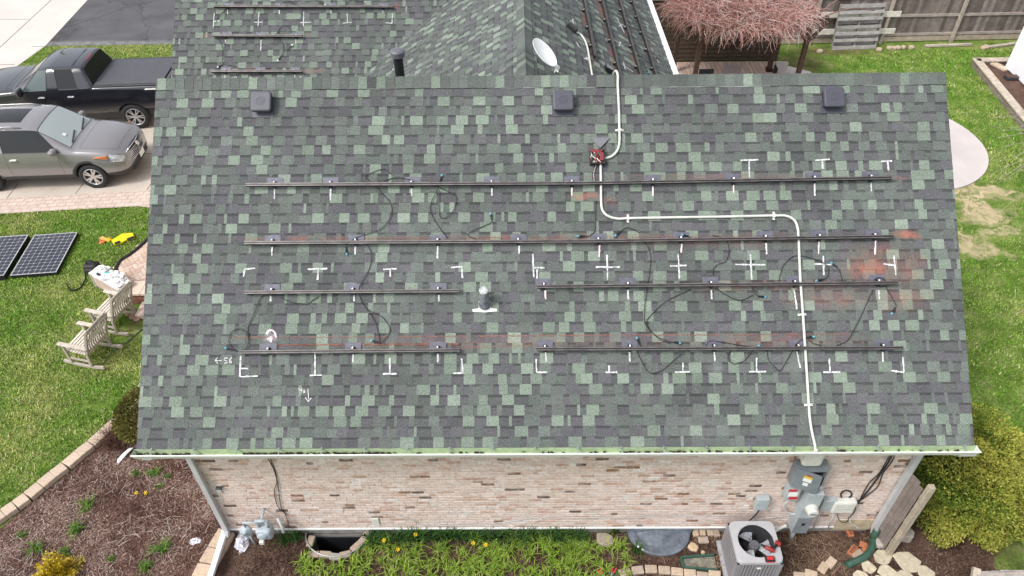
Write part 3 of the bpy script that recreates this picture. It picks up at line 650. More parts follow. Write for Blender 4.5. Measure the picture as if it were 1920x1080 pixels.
MPAV = brick_mat('tan_pavers', ((.58, .47, .41), (.52, .41, .35)), (.3, .23, .19), .24, .16, -.09)
PB = GP([(-300, 393.5), (0, 373.5), (140, 365.5), (300, 356.5), (300, 396), (280, 390), (258, 387.5), (235, 389), (120, 395), (0, 402), (-300, 424)])
o = sheet('paver_border', [PB], .02, MPAV)
# herringbone walk laid brick by brick
WALKP = GP([(300, 425), (279, 447), (262, 463), (242, 478), (226, 488), (216, 503), (215, 522), (232, 543), (300, 552)])
walk = sheet('paver_walk', [WALKP], .018, mat('paver_sand', (.3, .22, .17), .95, n1=(30, .2)))
mb = MB(); A_, B_ = .2, .1; R_ = random.Random(3)
th = radians(38); ca, sa = cos(th), sin(th); wc = G(255, 510)
for i in range(-26, 27):
    for j in range(-26, 27):
        for kind in (0, 1):
            # classic 2:1 herringbone lattice
            ox = i*B_ + j*B_*2 ; oy = i*B_ - j*B_*2 
            ox, oy = (i+2*j)*B_, (i-2*j)*B_
            x0, y0 = (ox, oy) if kind == 0 else (ox+ B_*2 - B_*1, oy + B_)
            dx, dy = (A_, B_) if kind == 0 else (B_, A_)
            if kind == 1: x0, y0 = ox, oy + B_
            cx, cy = x0+dx/2, y0+dy/2; wx, wy = wc.x + cx*ca - cy*sa, wc.y + cx*sa + cy*ca
            if not pip(np.array([[wx, wy]]), WALKP)[0]: continue
            g = .004; cs = [(x0+g, y0+g), (x0+dx-g, y0+g), (x0+dx-g, y0+dy-g), (x0+g, y0+dy-g)]
            c = shade(R_.choice([(.56, .43, .35), (.52, .39, .31), (.6, .47, .4), (.5, .36, .29)]), R_.uniform(.92, 1.08)); z = .024+R_.uniform(0, .003)
            mb.prism([(wc.x+x*ca-y*sa, wc.y+x*sa+y*ca) for x, y in cs], .01, z, c)
MPBR = mat('paver_brick', vcol=True, rough=.9, n1=(30, .12), bump=(80, .3, .004), pos=True)
mb.build('paver_walk_bricks', [MPBR])['kind'] = 'structure'
MPEACH = mat('patio_concrete', (.53, .48, .46), .9, n1=(1.1, .1, 6), n2=(40, .08), pos=True)
p1, p2, p3 = [Vector(G(*p)[:2]) for p in ((1778, 225), (1850, 290), (1798, 354))]
def circ(a, b, c):
    d = 2*(a.x*(b.y-c.y)+b.x*(c.y-a.y)+c.x*(a.y-b.y)); s = lambda v: v.x*v.x+v.y*v.y
    return Vector(((s(a)*(b.y-c.y)+s(b)*(c.y-a.y)+s(c)*(a.y-b.y))/d, (s(a)*(c.x-b.x)+s(b)*(a.x-c.x)+s(c)*(b.x-a.x))/d))
pc = circ(p1, p2, p3); prd = (p1-pc).length
o = sheet('round_patio', [[(pc.x+prd*cos(2*pi*i/72), pc.y+prd*sin(2*pi*i/72)) for i in range(72)]], .05, MPEACH, thick=.05)
# back terrace slabs and deck
o = sheet('garden_path', [GP([(1450, 160), (1478, 125), (1520, 136), (1545, 160)])], .03, MPEACH, thick=.03)
MDECK = mat('deck_boards', vcol=True, rough=.8, n1=(9, .12), pos=True)
mb = MB(); x = 3.0; R_ = random.Random(8)
while x < 8.6:
    mb.box(x, x+.136, 14.7, 18.12, .05, .09, shade((.52, .38, .32), R_.uniform(.8, 1.08))); x += .152
deck = mb.build('deck', [MDECK]); tag(deck, 'pinkish board deck below the twiggy pergola', 'deck')

# scatter: grass blades, mulch chips, straw
def scatter(name, N, region, excl, maker, m, kindlabel, seed=1, parent=None):
    r = np.random.default_rng(seed); xs = [p[0] for p in region]; ys = [p[1] for p in region]
    P = np.column_stack([r.uniform(min(xs), max(xs), N), r.uniform(min(ys), max(ys), N)]); ok = pip(P, region)
    for e in excl: ok &= ~pip(P, e)
    P = P[ok]; V, F, Cc = maker(P, r)
    me = bpy.data.meshes.new(name); me.vertices.add(len(V)); me.vertices.foreach_set('co', V.astype(np.float32).ravel()); k = F.shape[1]
    me.loops.add(F.size); me.loops.foreach_set('vertex_index', F.astype(np.int32).ravel()); me.polygons.add(len(F)); me.polygons.foreach_set('loop_start', (np.arange(len(F))*k).astype(np.int32)); me.update(calc_edges=True)
    ca = me.color_attributes.new('Col', 'FLOAT_COLOR', 'CORNER'); c = np.repeat(np.column_stack([Cc, np.ones(len(Cc))]), k, axis=0); ca.data.foreach_set('color', c.astype(np.float32).ravel())
    me.materials.append(m); o = bpy.data.objects.new(name, me); COL.objects.link(o); o['kind'] = 'stuff'; o['label'] = kindlabel[0]; o['category'] = kindlabel[1]; return o
def vnoise(P, sc, r, oct=3):                      # cheap smooth value noise
    out = np.zeros(len(P)); amp = 1; tot = 0
    for o_ in range(oct):
        g = r.random((64, 64)); q = P*sc; i = np.floor(q).astype(int); f = q-i; f = f*f*(3-2*f)
        a = g[i[:, 0] % 64, i[:, 1] % 64]; b = g[(i[:, 0]+1) % 64, i[:, 1] % 64]; c = g[i[:, 0] % 64, (i[:, 1]+1) % 64]; d = g[(i[:, 0]+1) % 64, (i[:, 1]+1) % 64]
        out += amp*((a*(1-f[:, 0])+b*f[:, 0])*(1-f[:, 1])+(c*(1-f[:, 0])+d*f[:, 0])*f[:, 1]); tot += amp; amp *= .55; sc *= 2.1
    return out/tot
def grass_maker(hmin, hmax, dirtlist=(), yel=.5):
    def mk(P, r):
        n1 = vnoise(P, .9, r); n2 = vnoise(P, 5, r, 2)
        keep = n2 > .2
        for c, rad, st in dirtlist:
            d = np.hypot((P[:, 0]-c[0])/rad[0], (P[:, 1]-c[1])/rad[1]); keep &= r.random(len(P)) > np.clip(1.5-d, 0, 1)*st*1.6*(n2 > .33)
        P = P[keep]; n1 = n1[keep]; n2 = n2[keep]; N = len(P)
        a = r.uniform(0, 2*pi, N); h = r.uniform(hmin, hmax, N)*(.6+.8*n2); wd = r.uniform(.006, .013, N); la = a+r.uniform(-1, 1, N)+1.57; ln = h*r.uniform(.3, 1.3, N)
        z0 = np.zeros(N)
        A = np.column_stack([P[:, 0]-np.cos(a)*wd, P[:, 1]-np.sin(a)*wd, z0]); B = np.column_stack([P[:, 0]+np.cos(a)*wd, P[:, 1]+np.sin(a)*wd, z0]); T = np.column_stack([P[:, 0]+np.cos(la)*ln, P[:, 1]+np.sin(la)*ln, h])
        V = np.empty((3*N, 3)); V[0::3] = A; V[1::3] = B; V[2::3] = T; F = np.arange(3*N).reshape(N, 3)
        y = np.clip((n1-yel)*2.6+.35+r.normal(0, .2, N), 0, 1)[:, None]; k = (r.uniform(.65, 1.35, N)*(.65+.7*n2))[:, None]
        C1 = np.array([.135, .275, .028]); C2 = np.array([.37, .41, .12]); C3 = np.array([.5, .45, .26]); s = (r.random(N) < .06+.1*y[:, 0])[:, None]
        return V, F, np.where(s, C3, C1*(1-y)+C2*y)*k
    return mk
MGRASS = mat('grass_blades', vcol=True, rough=.7, spec=.2)
LWN = GP([(-60, 405), (0, 402), (120, 395), (235, 389), (270, 389), (330, 400), (330, 760), (262, 720), (240, 752), (220, 777), (180, 812), (140, 845), (95, 882), (44, 924), (0, 955), (-60, 995)])
scatter('grass', 150000, LWN, [WALKP, [(-9.2, 4.9), (-6, 4.9), (-6, 7.2), (-9.2, 7.2)]], grass_maker(.025, .055, yel=.5), MGRASS, ('spring lawn left of the house around the rocking chairs', 'grass'), 2)
RWN = [(5.6, 1.9), (6.9, 1.6), (9.5, .2), (9.3, -3), (13, -3), (13.2, 3), (15.5, 12), (18, 19.2), (8.5, 19.0), (8.3, 17.2), (9.5, 14.6), (8, 9), (5.6, 9)]
scatter('grass', 230000, RWN, [[(pc.x+prd*cos(2*pi*i/40), pc.y+prd*sin(2*pi*i/40)) for i in range(40)], GP([(1450, 160), (1478, 125), (1520, 136), (1545, 160)])], grass_maker(.03, .065, [(tuple(c[:2]), r, s) for c, r, s in D_items+B_items[:2]], yel=.56), MGRASS, ('lawn with bare sandy patches right of the house', 'grass'), 3)
VERGE = GP([(-60, 175), (24, 131), (85, 88), (330, 84), (345, 130), (-20, 210)])
scatter('grass', 40000, VERGE, [], grass_maker(.03, .06, yel=.36), MGRASS, ('grass strip between the two driveways', 'grass'), 4)
def chip_maker(pal, lmin, lmax, wmin, wmax, zmax, dens=.0):
    pal = np.array(pal)
    def mk(P, r):
        n = vnoise(P, 2.2, r); keep = n > dens; P = P[keep]; n = n[keep]; N = len(P)
        a = r.uniform(0, 2*pi, N); L = r.uniform(lmin, lmax, N)/2; W = r.uniform(wmin, wmax, N)/2; z = .008+r.uniform(0, zmax, N); t = r.normal(0, .35, N)*L; s = r.normal(0, .4, N)*W
        ux, uy = np.cos(a), np.sin(a); V = np.empty((4*N, 3))
        for k, (p, q) in enumerate(((-1, -1), (1, -1), (1, 1), (-1, 1))):
            V[k::4, 0] = P[:, 0]+ux*p*L-uy*q*W; V[k::4, 1] = P[:, 1]+uy*p*L+ux*q*W; V[k::4, 2] = np.maximum(.007, z+p*t+q*s)
        ci = np.clip((n-.15)/.7*len(pal)+r.normal(0, 1.3, N), 0, len(pal)-1).astype(int)
        return V, np.arange(4*N).reshape(N, 4), pal[ci]*r.uniform(.65, 1.3, N)[:, None]
    return mk
MCHIP = mat('bark_chips', vcol=True, rough=.95, spec=.15)
PALM = [(.065, .033, .027), (.115, .06, .047), (.165, .093, .074), (.22, .137, .112), (.3, .2, .168), (.36, .265, .225)]
LBED = GP([(-100, 1110), (0, 998), (61, 944), (110, 906), (160, 864), (200, 828), (240, 780), (300, 740), (-5.45, 2.5, 0), (-5.45, .5, 0), (408, 1000), (345, 1085), (330, 1110)])
scatter('mulch_chips', 34000, LBED, [], chip_maker(PALM, .015, .055, .005, .014, .02), MCHIP, ('pinkish brown bark mulch in the left bed', 'mulch'), 5)
scatter('dry_stems', 4000, LBED, [], chip_maker([(.25, .17, .145), (.34, .25, .22), (.42, .33, .29), (.5, .42, .38)], .05, .18, .003, .006, .04, .4), MCHIP, ('dry pale stems strewn over the left bed', 'dry stems'), 6)
FBED = GP([(440, 1000), (-5.3, .42, 0), (XR, .42, 0), (1660, 1035), (1800, 1015), (1868, 1030), (1862, 1090), (440, 1110)])
WELL2 = [(x*1.0, y) for x, y in well]
scatter('mulch_chips', 26000, FBED, [WELL2], chip_maker([(.04, .025, .018), (.065, .038, .028), (.09, .055, .04), (.13, .08, .058), (.19, .125, .095)], .015, .06, .005, .014, .02), MCHIP, ('dark mulch in the bed along the brick wall', 'mulch'), 7)
scatter('dry_stems', 2600, GP([(1150, 985), (1640, 990), (1640, 1085), (1150, 1090)]), [], chip_maker([(.25, .17, .11), (.33, .24, .16), (.2, .13, .09)], .06, .2, .003, .006, .04, .4), MCHIP, ('dry straw around the air conditioner', 'dry stems'), 8)
# ------------------------------------------------------------------ RAILS, CABLES, CONDUIT ON THE ROOFS
def Rh(px, py, h):                               # pixel to roof coordinates of a point standing h off the front slope
    p = on_plane(px, py, (0, -sin(PHI), cos(PHI)), HE*cos(PHI)+h); q = p - NM*h; return q.x, q.y/cos(PHI)
def Lh(px, py, h):
    d = LOFF*cos(PHI) + h; p = on_plane(px, py, (0, -sin(PHI), cos(PHI)), d); q = p - NM*h; return q.x, (q.y-LY0)/cos(PHI)
MRAIL = mat('black_rail', (.035, .032, .033), .45, .5, n1=(6, .3), n2=(60, .2), pos=True)
MRAILT = mat('rail_lip', (.15, .135, .132), .45, .4, n1=(9, .35), pos=True)
MFLASH = mat('mount_flashing', (.125, .125, .158), .6, .2, n1=(18, .2), pos=True)
MBOLT = mat('mount_bolt', (.62, .62, .64), .35, .8)
blobs(MRAIL, ST, (.22, .08, .06), .9, 20, .8)
def rail(pts, xs, label, PT, PH, hh=.095, group=None, flash_up=True):
    """rail along a slope: pts are (u,s) of its centre line, xs the u of each mount"""
    c = PT(pts[0][0], pts[0][1], 0)
    t = thing('solar_rail', c, label, 'rail', group)
    mb = MB()
    for (a, b) in zip(pts, pts[1:]):
        A, B = PT(*a, hh-.027), PT(*b, hh-.027); n = PT.nrm; mb.bar(A, B, .043, .056, up=n)
    o = world_child(t, mb.build('rail', [MRAIL]))
    mb = MB()
    for (a, b) in zip(pts, pts[1:]):
        for d in (-.0155, .0155):
            A, B = PT(a[0], a[1]+d, hh+.0035), PT(b[0], b[1]+d, hh+.0035); mb.bar(A, B, .0115, .009, up=PT.nrm)
    sl_ = world_child(o, mb.build('slot_lip', [MRAILT])) if False else world_child(t, mb.build('slot_lip', [MRAILT]))
    def sat(u):
        for (a, b) in zip(pts, pts[1:]):
            if u <= b[0] or b is pts[-1]: k = (u-a[0])/(b[0]-a[0]); return a[1]+(b[1]-a[1])*k
    for u in xs:
        s = sat(u); f = MB(); j = R_.uniform(-.006, .006)
        cs = [(-.113, -.025), (.113, -.025), (.113, .12), (-.113, .12)]
        vs = [PT(u+j+a, s+b, .0135) for a, b in cs] + [PT(u+j+a, s+b, .0095) for a, b in cs]
        f.add(vs, ((0, 1, 2, 3), (0, 4, 5, 1), (1, 5, 6, 2), (2, 6, 7, 3), (3, 7, 4, 0)))
        fo = world_child(t, f.build('mount_flashing', [MFLASH]))
        f = MB(); M = Matrix.Translation(PT(u, s, 0)) @ PT.rot
        f.box(-.026, .026, -.045, .06, .0135, .022, M=M); f.box(-.026, .026, .021, .029, .0222, .09, M=M); f.lathe([(0, .05), (.02, .045), (.02, .0222)], 8, M @ Matrix.Translation((0, .046, 0)))
        ft = world_child(t, f.build('mount_foot', [MBLACK]))
        f = MB(); f.lathe([(0, .062), (.011, .06), (.013, .052), (.013, .046)], 8, M @ Matrix.Translation((0, .046, 0))); f.lathe([(0, .018), (.014, .015), (.014, 0)], 8, M @ Matrix.Translation((0, .03, .066)) @ Matrix.Rotation(-pi/2, 4, 'X'))
        world_child(ft, f.build('bolt', [MBOLT])); bt = ft.children[0]; bt.matrix_parent_inverse = Matrix()
    return t
rotM = Matrix(((1, 0, 0, 0), (0, cos(PHI), -sin(PHI), 0), (0, sin(PHI), cos(PHI), 0), (0, 0, 0, 1)))
class PTf:
    def __init__(s, f, n, r): s.f = f; s.nrm = n; s.rot = r
    def __call__(s, *a): return s.f(*a)
PM = PTf(RP, NM, rotM); PL = PTf(LP, NM, rotM)
GR_ = 'empty rails on the front roof slope'
def mrail(px, xs, label): return rail([Rh(x, y, .095) for x, y in px], [Rh(x, 340, .01)[0] if False else 0 for x in ()] or [Rh(x, px[0][1], .03)[0] for x in xs], label, PM, Rh, group=GR_)
mrail([(460, 346), (1090, 343), (1672, 333)], TICK1, 'topmost long dark rail on the front roof slope, just below the junction box')
mrail([(458, 455), (1090, 452), (1676, 443)], [511, 667, 821, 972, 1122, 1277, 1435, 1536, 1640], 'second long rail from the ridge, with orange chalk dust past its right end')
mrail([(458, 548), (862, 545)], [510, 662, 822], 'short rail left of the white based vent pipe')
mrail([(1006, 537), (1684, 530)], [1020, 1177, 1333, 1490, 1647], 'rail right of the white based vent pipe, below the big chalk crosses')
mrail([(448, 660), (862, 656)], [503, 662, 821], 'lowest rail at the left, beside the chalk number 56')
mrail([(1005, 654), (1694, 652)], [1022, 1181, 1339, 1496, 1655], 'lowest rail at the right, crossed by the falling white conduit')
GL_ = 'short rails on the rear left roof slope'
def lrail(px, xs, label): return rail([Lh(x, y, .095) for x, y in px], [Lh(x, px[0][1]+4, .03)[0] for x in xs], label, PL, Lh, group=GL_)
lrail([(400, 11), (738, 12)], [427, 524, 621, 718], 'long rail at the top of the rear left roof')
lrail([(397, 66), (567, 67)], [424, 489, 556], 'middle short rail on the rear left roof')
lrail([(395, 133), (566, 133)], [423, 488, 552], 'lowest short rail on the rear left roof, at the white chalk writing')
# rails along the right slope of the cross gable (they run away from the viewer)
VRd = Vector((cos(ga), 0, -sin(ga)))
def GPt(u, s, h=0.): return Vector((GX, u, GZ)) + VRd*s + NR*h        # u along the ridge, s down the slope
rotG = Matrix(((0, -VRd.x, NR.x, 0), (1, 0, 0, 0), (0, -VRd.z, NR.z, 0), (0, 0, 0, 1)))
PGt = PTf(GPt, NR, rotG)
def gh(px, py, h=.09):
    p = on_plane(px, py, NR, NR.dot(Vector((GX, 0, GZ)))+h); q = p-NR*h; return q.y, (q.x-GX)/cos(ga)
for (a, b, ends, lab) in (((1096, 20), (1121, 108), None, 'rail nearest the gable ridge, short of the others'), ((1133, 0), (1160, 143), 1, 'second rail from the ridge on the gable slope'), ((1168, 0), (1196, 143), 1, 'third rail from the ridge on the gable slope'), ((1188, 0), (1231, 146), 1, 'rail along the white gutter of the gable slope')):
    ua, sa_ = gh(*a); ub, sb_ = gh(*b); s = (sa_+sb_)/2; u0 = ub - (.9 if ends else 0); u1 = 14.2
    n = 8; xs = [u0+.5+k*(u1-u0-1)/(n-1) for k in range(n)]
    rail([(u0, s), (u1, s)], xs, lab, PGt, gh, group='rails on the right slope of the cross gable')

# cables
MCONB = mat('blue_grey_cap', (.32, .5, .6), .35)
def connector(t, p, d, col):
    mb = MB(); d = Vector(d).normalized(); p = Vector(p)
    mb.tube([p-d*.045, p-d*.005, p-d*.004, p+d*.03], [.011, .011, .015, .014], 8); c = world_child(t, mb.build('connector', [MBLACK]))
    mb = MB(); mb.tube([p+d*.0305, p+d*.036, p+d*.062, p+d*.066], [.012, .017, .017, .01], 8); k = world_child(t, mb.build('connector_cap', [col])); return c
def cable(pts, con=None, label=None, f=Rpx, r=.005, lift=.017, colr=None):
    P = [f(*p, lift+ .012*((i*37) % 3)/2) for i, p in enumerate(pts)]; S = spl(P, 7); c = S[0]
    t = thing('cable', c, label, 'cable', 'loose black cables on the roofs'); mb = MB(); mb.tube(S, r, 6); world_child(t, mb.build('cord', [MCABLE], smooth=True))
    for k in (con or []):
        if k == 0: connector(t, S[0]+Vector((0, 0, .006)), S[0]-S[1], colr or MTEAL)
        else: connector(t, S[-1]+Vector((0, 0, .006)), S[-1]-S[-2], colr or MTEAL)
    return t
CAB = [
 ([(733, 327), (721, 318), (705, 322), (686, 332), (700, 345), (716, 362), (733, 382), (733, 406), (715, 430), (680, 442), (664, 449), (650, 462), (650, 471)], [-1], 'long wire looping over the top rail down to a blue plug below the second rail'),
 ([(720, 339), (745, 334), (770, 338)], None, 'short arched wire on the top rail left of the conduit'),
 ([(827, 336), (822, 352), (810, 378), (807, 392), (814, 412), (830, 435), (839, 446)], [0], 'wire with an upright plug on the top rail, curving left down to the second rail'),
 ([(792, 346), (822, 352), (850, 365), (857, 373), (852, 392), (842, 405), (829, 410), (824, 398), (824, 358)], None, 'wide D shaped wire loop hanging from the top rail'),
 ([(893, 449), (877, 441), (890, 432), (908, 424), (922, 417), (921, 408)], [-1], 'hooked wire with a teal plug above the second rail'),
 ([(670, 449), (690, 462), (697, 480), (694, 500), (687, 516), (676, 535), (674, 552), (687, 578), (717, 595), (731, 615), (727, 630), (714, 643), (703, 641)], [-1], 'long wire running from the second rail past the short left rail to the lowest rail'),
 ([(688, 580), (696, 590), (705, 607), (711, 628), (712, 643)], None, 'thin wire beside the long one above the lowest left rail'),
 ([(497, 553), (488, 562), (479, 587), (466, 614), (468, 637), (461, 655), (443, 658), (431, 655)], [-1], 'wire near the left roof edge ending in a plug at the lowest rail tip'),
 ([(443, 657), (431, 645), (434, 624), (449, 617), (464, 624), (468, 640)], None, 'round wire loop at the left tip of the lowest rail'),
 ([(527, 558), (545, 566), (575, 571), (586, 564), (598, 556)], None, 'sagging wire under the short left rail'),
 ([(1117, 377), (1116, 405), (1116, 425), (1113, 436), (1104, 443), (1090, 444)], [-1], 'wire hanging beside the conduit with a teal plug on the second rail'),
 ([(1198, 437), (1188, 431), (1174, 428), (1164, 434), (1158, 439)], [-1], 'short wire arch with a teal plug right of the conduit'),
 ([(1202, 447), (1216, 468), (1219, 490), (1215, 529), (1212, 545), (1207, 590), (1212, 612), (1230, 630), (1252, 640), (1268, 643)], [-1], 'long wire from the second rail to a teal plug over the lowest right rail'),
 ([(1295, 543), (1272, 553), (1247, 566), (1228, 583), (1212, 602), (1218, 618), (1237, 637), (1257, 644)], None, 'wire joining it from the third rail at the right'),
 ([(1337, 518), (1337, 504), (1346, 496), (1360, 490), (1366, 470), (1360, 450), (1346, 444), (1335, 442)], None, 'S shaped wire between the second and third right rails'),
 ([(1297, 447), (1290, 444), (1284, 443)], [-1], 'stub with a pale blue plug on the second rail beside the tall cross'),
 ([(1192, 655), (1205, 682), (1218, 699), (1240, 695), (1260, 678), (1277, 664)], None, 'deep V of wire under the lowest right rail'),
 ([(1203, 650), (1199, 646), (1196, 640)], [-1], 'upright plug on the lowest right rail'),
 ([(1371, 656), (1364, 670), (1374, 682), (1395, 676), (1409, 659), (1416, 653)], [-1], 'hanging wire loop with a blue plug under the lowest right rail'),
 ([(1437, 656), (1440, 674), (1450, 687), (1462, 695), (1474, 676), (1485, 657), (1497, 641), (1511, 634), (1517, 633)], [-1], 'zigzag wire left of the conduit ending in a plug beyond it'),
 ([(1515, 638), (1524, 644), (1538, 648)], None, 'short wire touching the conduit above the lowest rail'),
 ([(1568, 648), (1588, 638), (1600, 617), (1616, 587), (1625, 565), (1634, 546)], None, 'straight slanting wire between the two right rails'),
 ([(1660, 538), (1671, 558), (1678, 573), (1674, 583)], [-1], 'curved wire with a black plug below the right tip of the third rail'),
 ([(1632, 533), (1643, 521), (1655, 524), (1663, 534), (1652, 538), (1638, 536)], None, 'small coil of wire at the right tip of the third rail'),
 ([(1460, 528), (1463, 510), (1470, 495), (1490, 480), (1522, 485), (1548, 497), (1553, 511), (1547, 522), (1535, 526)], [-1], 'wide arch of wire passing under the conduit above the third rail'),
 ([(1580, 531), (1575, 515), (1570, 504), (1563, 498)], [-1], 'wire with a black plug at the chalk cross right of the conduit'),
 ([(1410, 538), (1413, 548), (1421, 556), (1428, 557)], [-1], 'short hooked wire with a teal plug below the third rail'),
 ([(1343, 542), (1360, 553), (1382, 563), (1398, 560), (1411, 553)], None, 'sagging wire below the third right rail'),
 ([(1322, 653), (1329, 640), (1350, 641), (1385, 647), (1410, 650)], None, 'wire lying along the lowest right rail by the grey flashing'),
]
for p, c, l in CAB: cable(p, c, l)
LC = [
 ([(425, 17), (411, 32), (403, 47)], None, 'wire curving down from the long rear rail beside a chalk mark'), ([(525, 9), (540, 4), (556, 9)], None, 'low arch of wire on the long rear rail'),
 ([(588, -4), (598, 4), (607, 9)], [-1], 'wire coming down to the long rear rail with a pale plug'), ([(649, 11), (655, 3), (664, 0), (675, 3), (686, 9)], None, 'round arch of wire on the long rear rail'),
 ([(517, 66), (527, 52), (536, 49), (545, 55), (547, 62)], None, 'standing loop of wire on the middle rear rail'), ([(519, 68), (531, 84), (531, 100), (524, 111)], [-1], 'hanging wire with a plug below the middle rear rail'),
 ([(532, 97), (540, 94), (546, 89)], [-1], 'side branch of wire with a black plug on the rear roof'), ([(406, 69), (417, 86), (418, 105), (419, 120), (437, 124), (448, 129), (460, 136)], None, 'wire between the two short rear rails'),
 ([(419, 121), (413, 125)], [-1], 'white capped plug between the two short rear rails'), ([(487, 147), (495, 139), (503, 129)], None, 'wire crossing the lowest rear rail')]
for p, c, l in LC: cable(p, c, l, Lpx, colr=MWHITE)
GC = [([(1084, 58), (1095, 66), (1104, 73), (1113, 79)], None, 'wire from the black conduit body to the first gable rail'), ([(1174, 36), (1180, 46), (1185, 53), (1198, 58)], None, 'wire between gable rails near the frame top'),
      ([(1186, 86), (1194, 98), (1201, 112), (1208, 127), (1213, 136)], [-1], 'long wire with a plug low on the gable slope'), ([(1180, 100), (1190, 105), (1202, 108), (1212, 116), (1221, 121)], None, 'wire curving to the gutter side gable rail'),
      ([(1150, -2), (1157, 7), (1164, 11)], None, 'wire at the very top of the gable slope'), ([(1117, 80), (1120, 90), (1124, 108)], None, 'wire lying beside the short gable rail end')]
for p, c, l in GC: cable(p, c, l, gr)

# white conduit with straps
def conduit(pts, straps, label, f, r=.0178, lift=.03, name='conduit'):
    P = [f(*p, lift) if len(p) == 2 else Vector(p) for p in pts]; t = thing(name, P[0], label, 'conduit'); mb = MB(); mb.tube(spl(P, 8), r, 10); world_child(t, mb.build('pipe', [MCOND], smooth=True))
    for (a, b) in straps:
        p = f(*a, 0.012); q = f(*b, .012); d = (q-p).normalized(); n = NM if f is Rpx else NR; x = d.cross(n); mb = MB()
        M = Matrix(((x.x, d.x, n.x, p.x), (x.y, d.y, n.y, p.y), (x.z, d.z, n.z, p.z), (0, 0, 0, 1)))
        mb.box(-.06, .06, -.016, .016, 0, .006, M=M); mb.box(-.026, .026, -.016, .016, .006, .042, M=M); world_child(t, mb.build('strap', [MCOND], bevel=.004))
    return t
top = RP(RS(1157, 143)[0], SL, .06)
conduit([(top.x-.03, top.y+.5, top.z-.35), (top.x-.02, top.y+.16, top.z-.02), (top.x, top.y, top.z+.01), (1158, 165), (1160, 205), (1161, 245), (1161, 268), (1157, 283), (1148, 293), (1138, 297), (1129, 298)], [((1161, 245), (1161, 225))], 'white conduit coming over the ridge into the red wired junction box', Rpx)
conduit([(1126, 303), (1126, 320), (1126.5, 345), (1127, 383), (1131, 398), (1142, 407), (1160, 411), (1178, 410), (1260, 408.5), (1360, 407), (1450, 405), (1474, 406), (1488, 414), (1494, 428), (1496, 450), (1499, 520), (1504, 590), (1510, 680), (1515, 758), (1517, 785), (1521, 810), (1526, 832), (1527, 842)],
        [((1177, 410), (1190, 410)), ((1450, 405), (1460, 405)), ((1503, 590), (1504, 600)), ((1515, 759), (1516, 770))], 'long white conduit bending across the roof from the junction box to the gutter', Rpx)
conduit([(1078, 62), (1088, 68), (1096, 80), (1101, 98), (1105, 122), (1108, 140), (1110, 150), (1113, 165)], [((1099, 113), (1101, 125))], 'white conduit on the gable slope running down behind the ridge', gr)
mb = MB(); a = gr(1062, 49, .05); b = gr(1079, 63, .05); mb.bar(a, b, .1, .085, up=NR); cb = mb.build('pull_box', [MBLACK], bevel=.015); tag(cb, 'black pull box at the upper end of the gable slope conduit', 'pull box')
# junction box with red wiring and its loose cover
u, s = RS(1119, 297); Mj = Matrix.Translation(RP(u, s, 0)) @ rotM
jb = thing('junction_box', RP(u, s, 0), 'open black junction box full of red wires on the front roof slope', 'junction box')
mb = MB(); w_ = .105
mb.box(-w_, w_, -w_, w_, .01, .018, M=Mj)
for (x0, x1, y0, y1) in ((-w_, -w_+.01, -w_, w_), (w_-.01, w_, -w_, w_), (-w_+.01, w_-.01, -w_, -w_+.01), (-w_+.01, w_-.01, w_-.01, w_)): mb.box(x0, x1, y0, y1, .0185, .1, M=Mj)
world_child(jb, mb.build('enclosure', [MBLACK]))
MRW = mat('red_wire', (.36, .03, .04), .4); MWW = mat('white_wire', (.75, .7, .7), .4); MGW = mat('green_wire', (.05, .2, .12), .4)
R_ = random.Random(21)
for k in range(26):
    mm = (MRW, MBLACK, MRW, MWW, MGW)[k % 5]; x0 = R_.uniform(-.085, .085); pts = [Mj @ Vector((min(max(x0+R_.uniform(-.06, .06), -.09), .09), y_, .04+R_.uniform(0, .08))) for y_ in (-.09, -.04, .01, .05, .09)]
    mb = MB(); mb.tube(spl(pts, 5), .006, 6); world_child(jb, mb.build('wire', [mm], smooth=True))
mb = MB(); mb.box(-.1, .03, .06, .1, .085, .115, M=Mj); mb.box(.03, .09, -.06, .06, .08, .11, M=Mj); world_child(jb, mb.build('terminal_block', [mat('terminal_red', (.2, .02, .03), .5)], bevel=.006))
u, s = RS(1125, 270); mb = MB()
vs = [RP(u+a, s+b, h) for h in (.03, .014) for a, b in ((-.15, .088), (0, -.07), (.15, .088))]; mb.add(vs, ((0, 1, 2), (5, 4, 3), (0, 3, 4, 1), (1, 4, 5, 2), (2, 5, 3, 0)))
cv = mb.build('cover_plate', [mat('cover_grey', (.16, .155, .175), .6, n1=(20, .1))], bevel=.004); tag(cv, 'grey triangular cover corner tucked under the shingles above the junction box', 'cover plate')
u, s = RS(1121, 345); mb = MB(); mb.tube(spl([Rpx(1119, 306, .03), Rpx(1113, 325, .02), Rpx(1114, 338, .02), Rpx(1112, 342, .02)], 6), .005, 5); lw = mb.build('loose_wire', [mat('tan_wire', (.5, .42, .36), .6)], smooth=True); tag(lw, 'thin tan wire end dangling from the junction box to the top rail', 'wire')
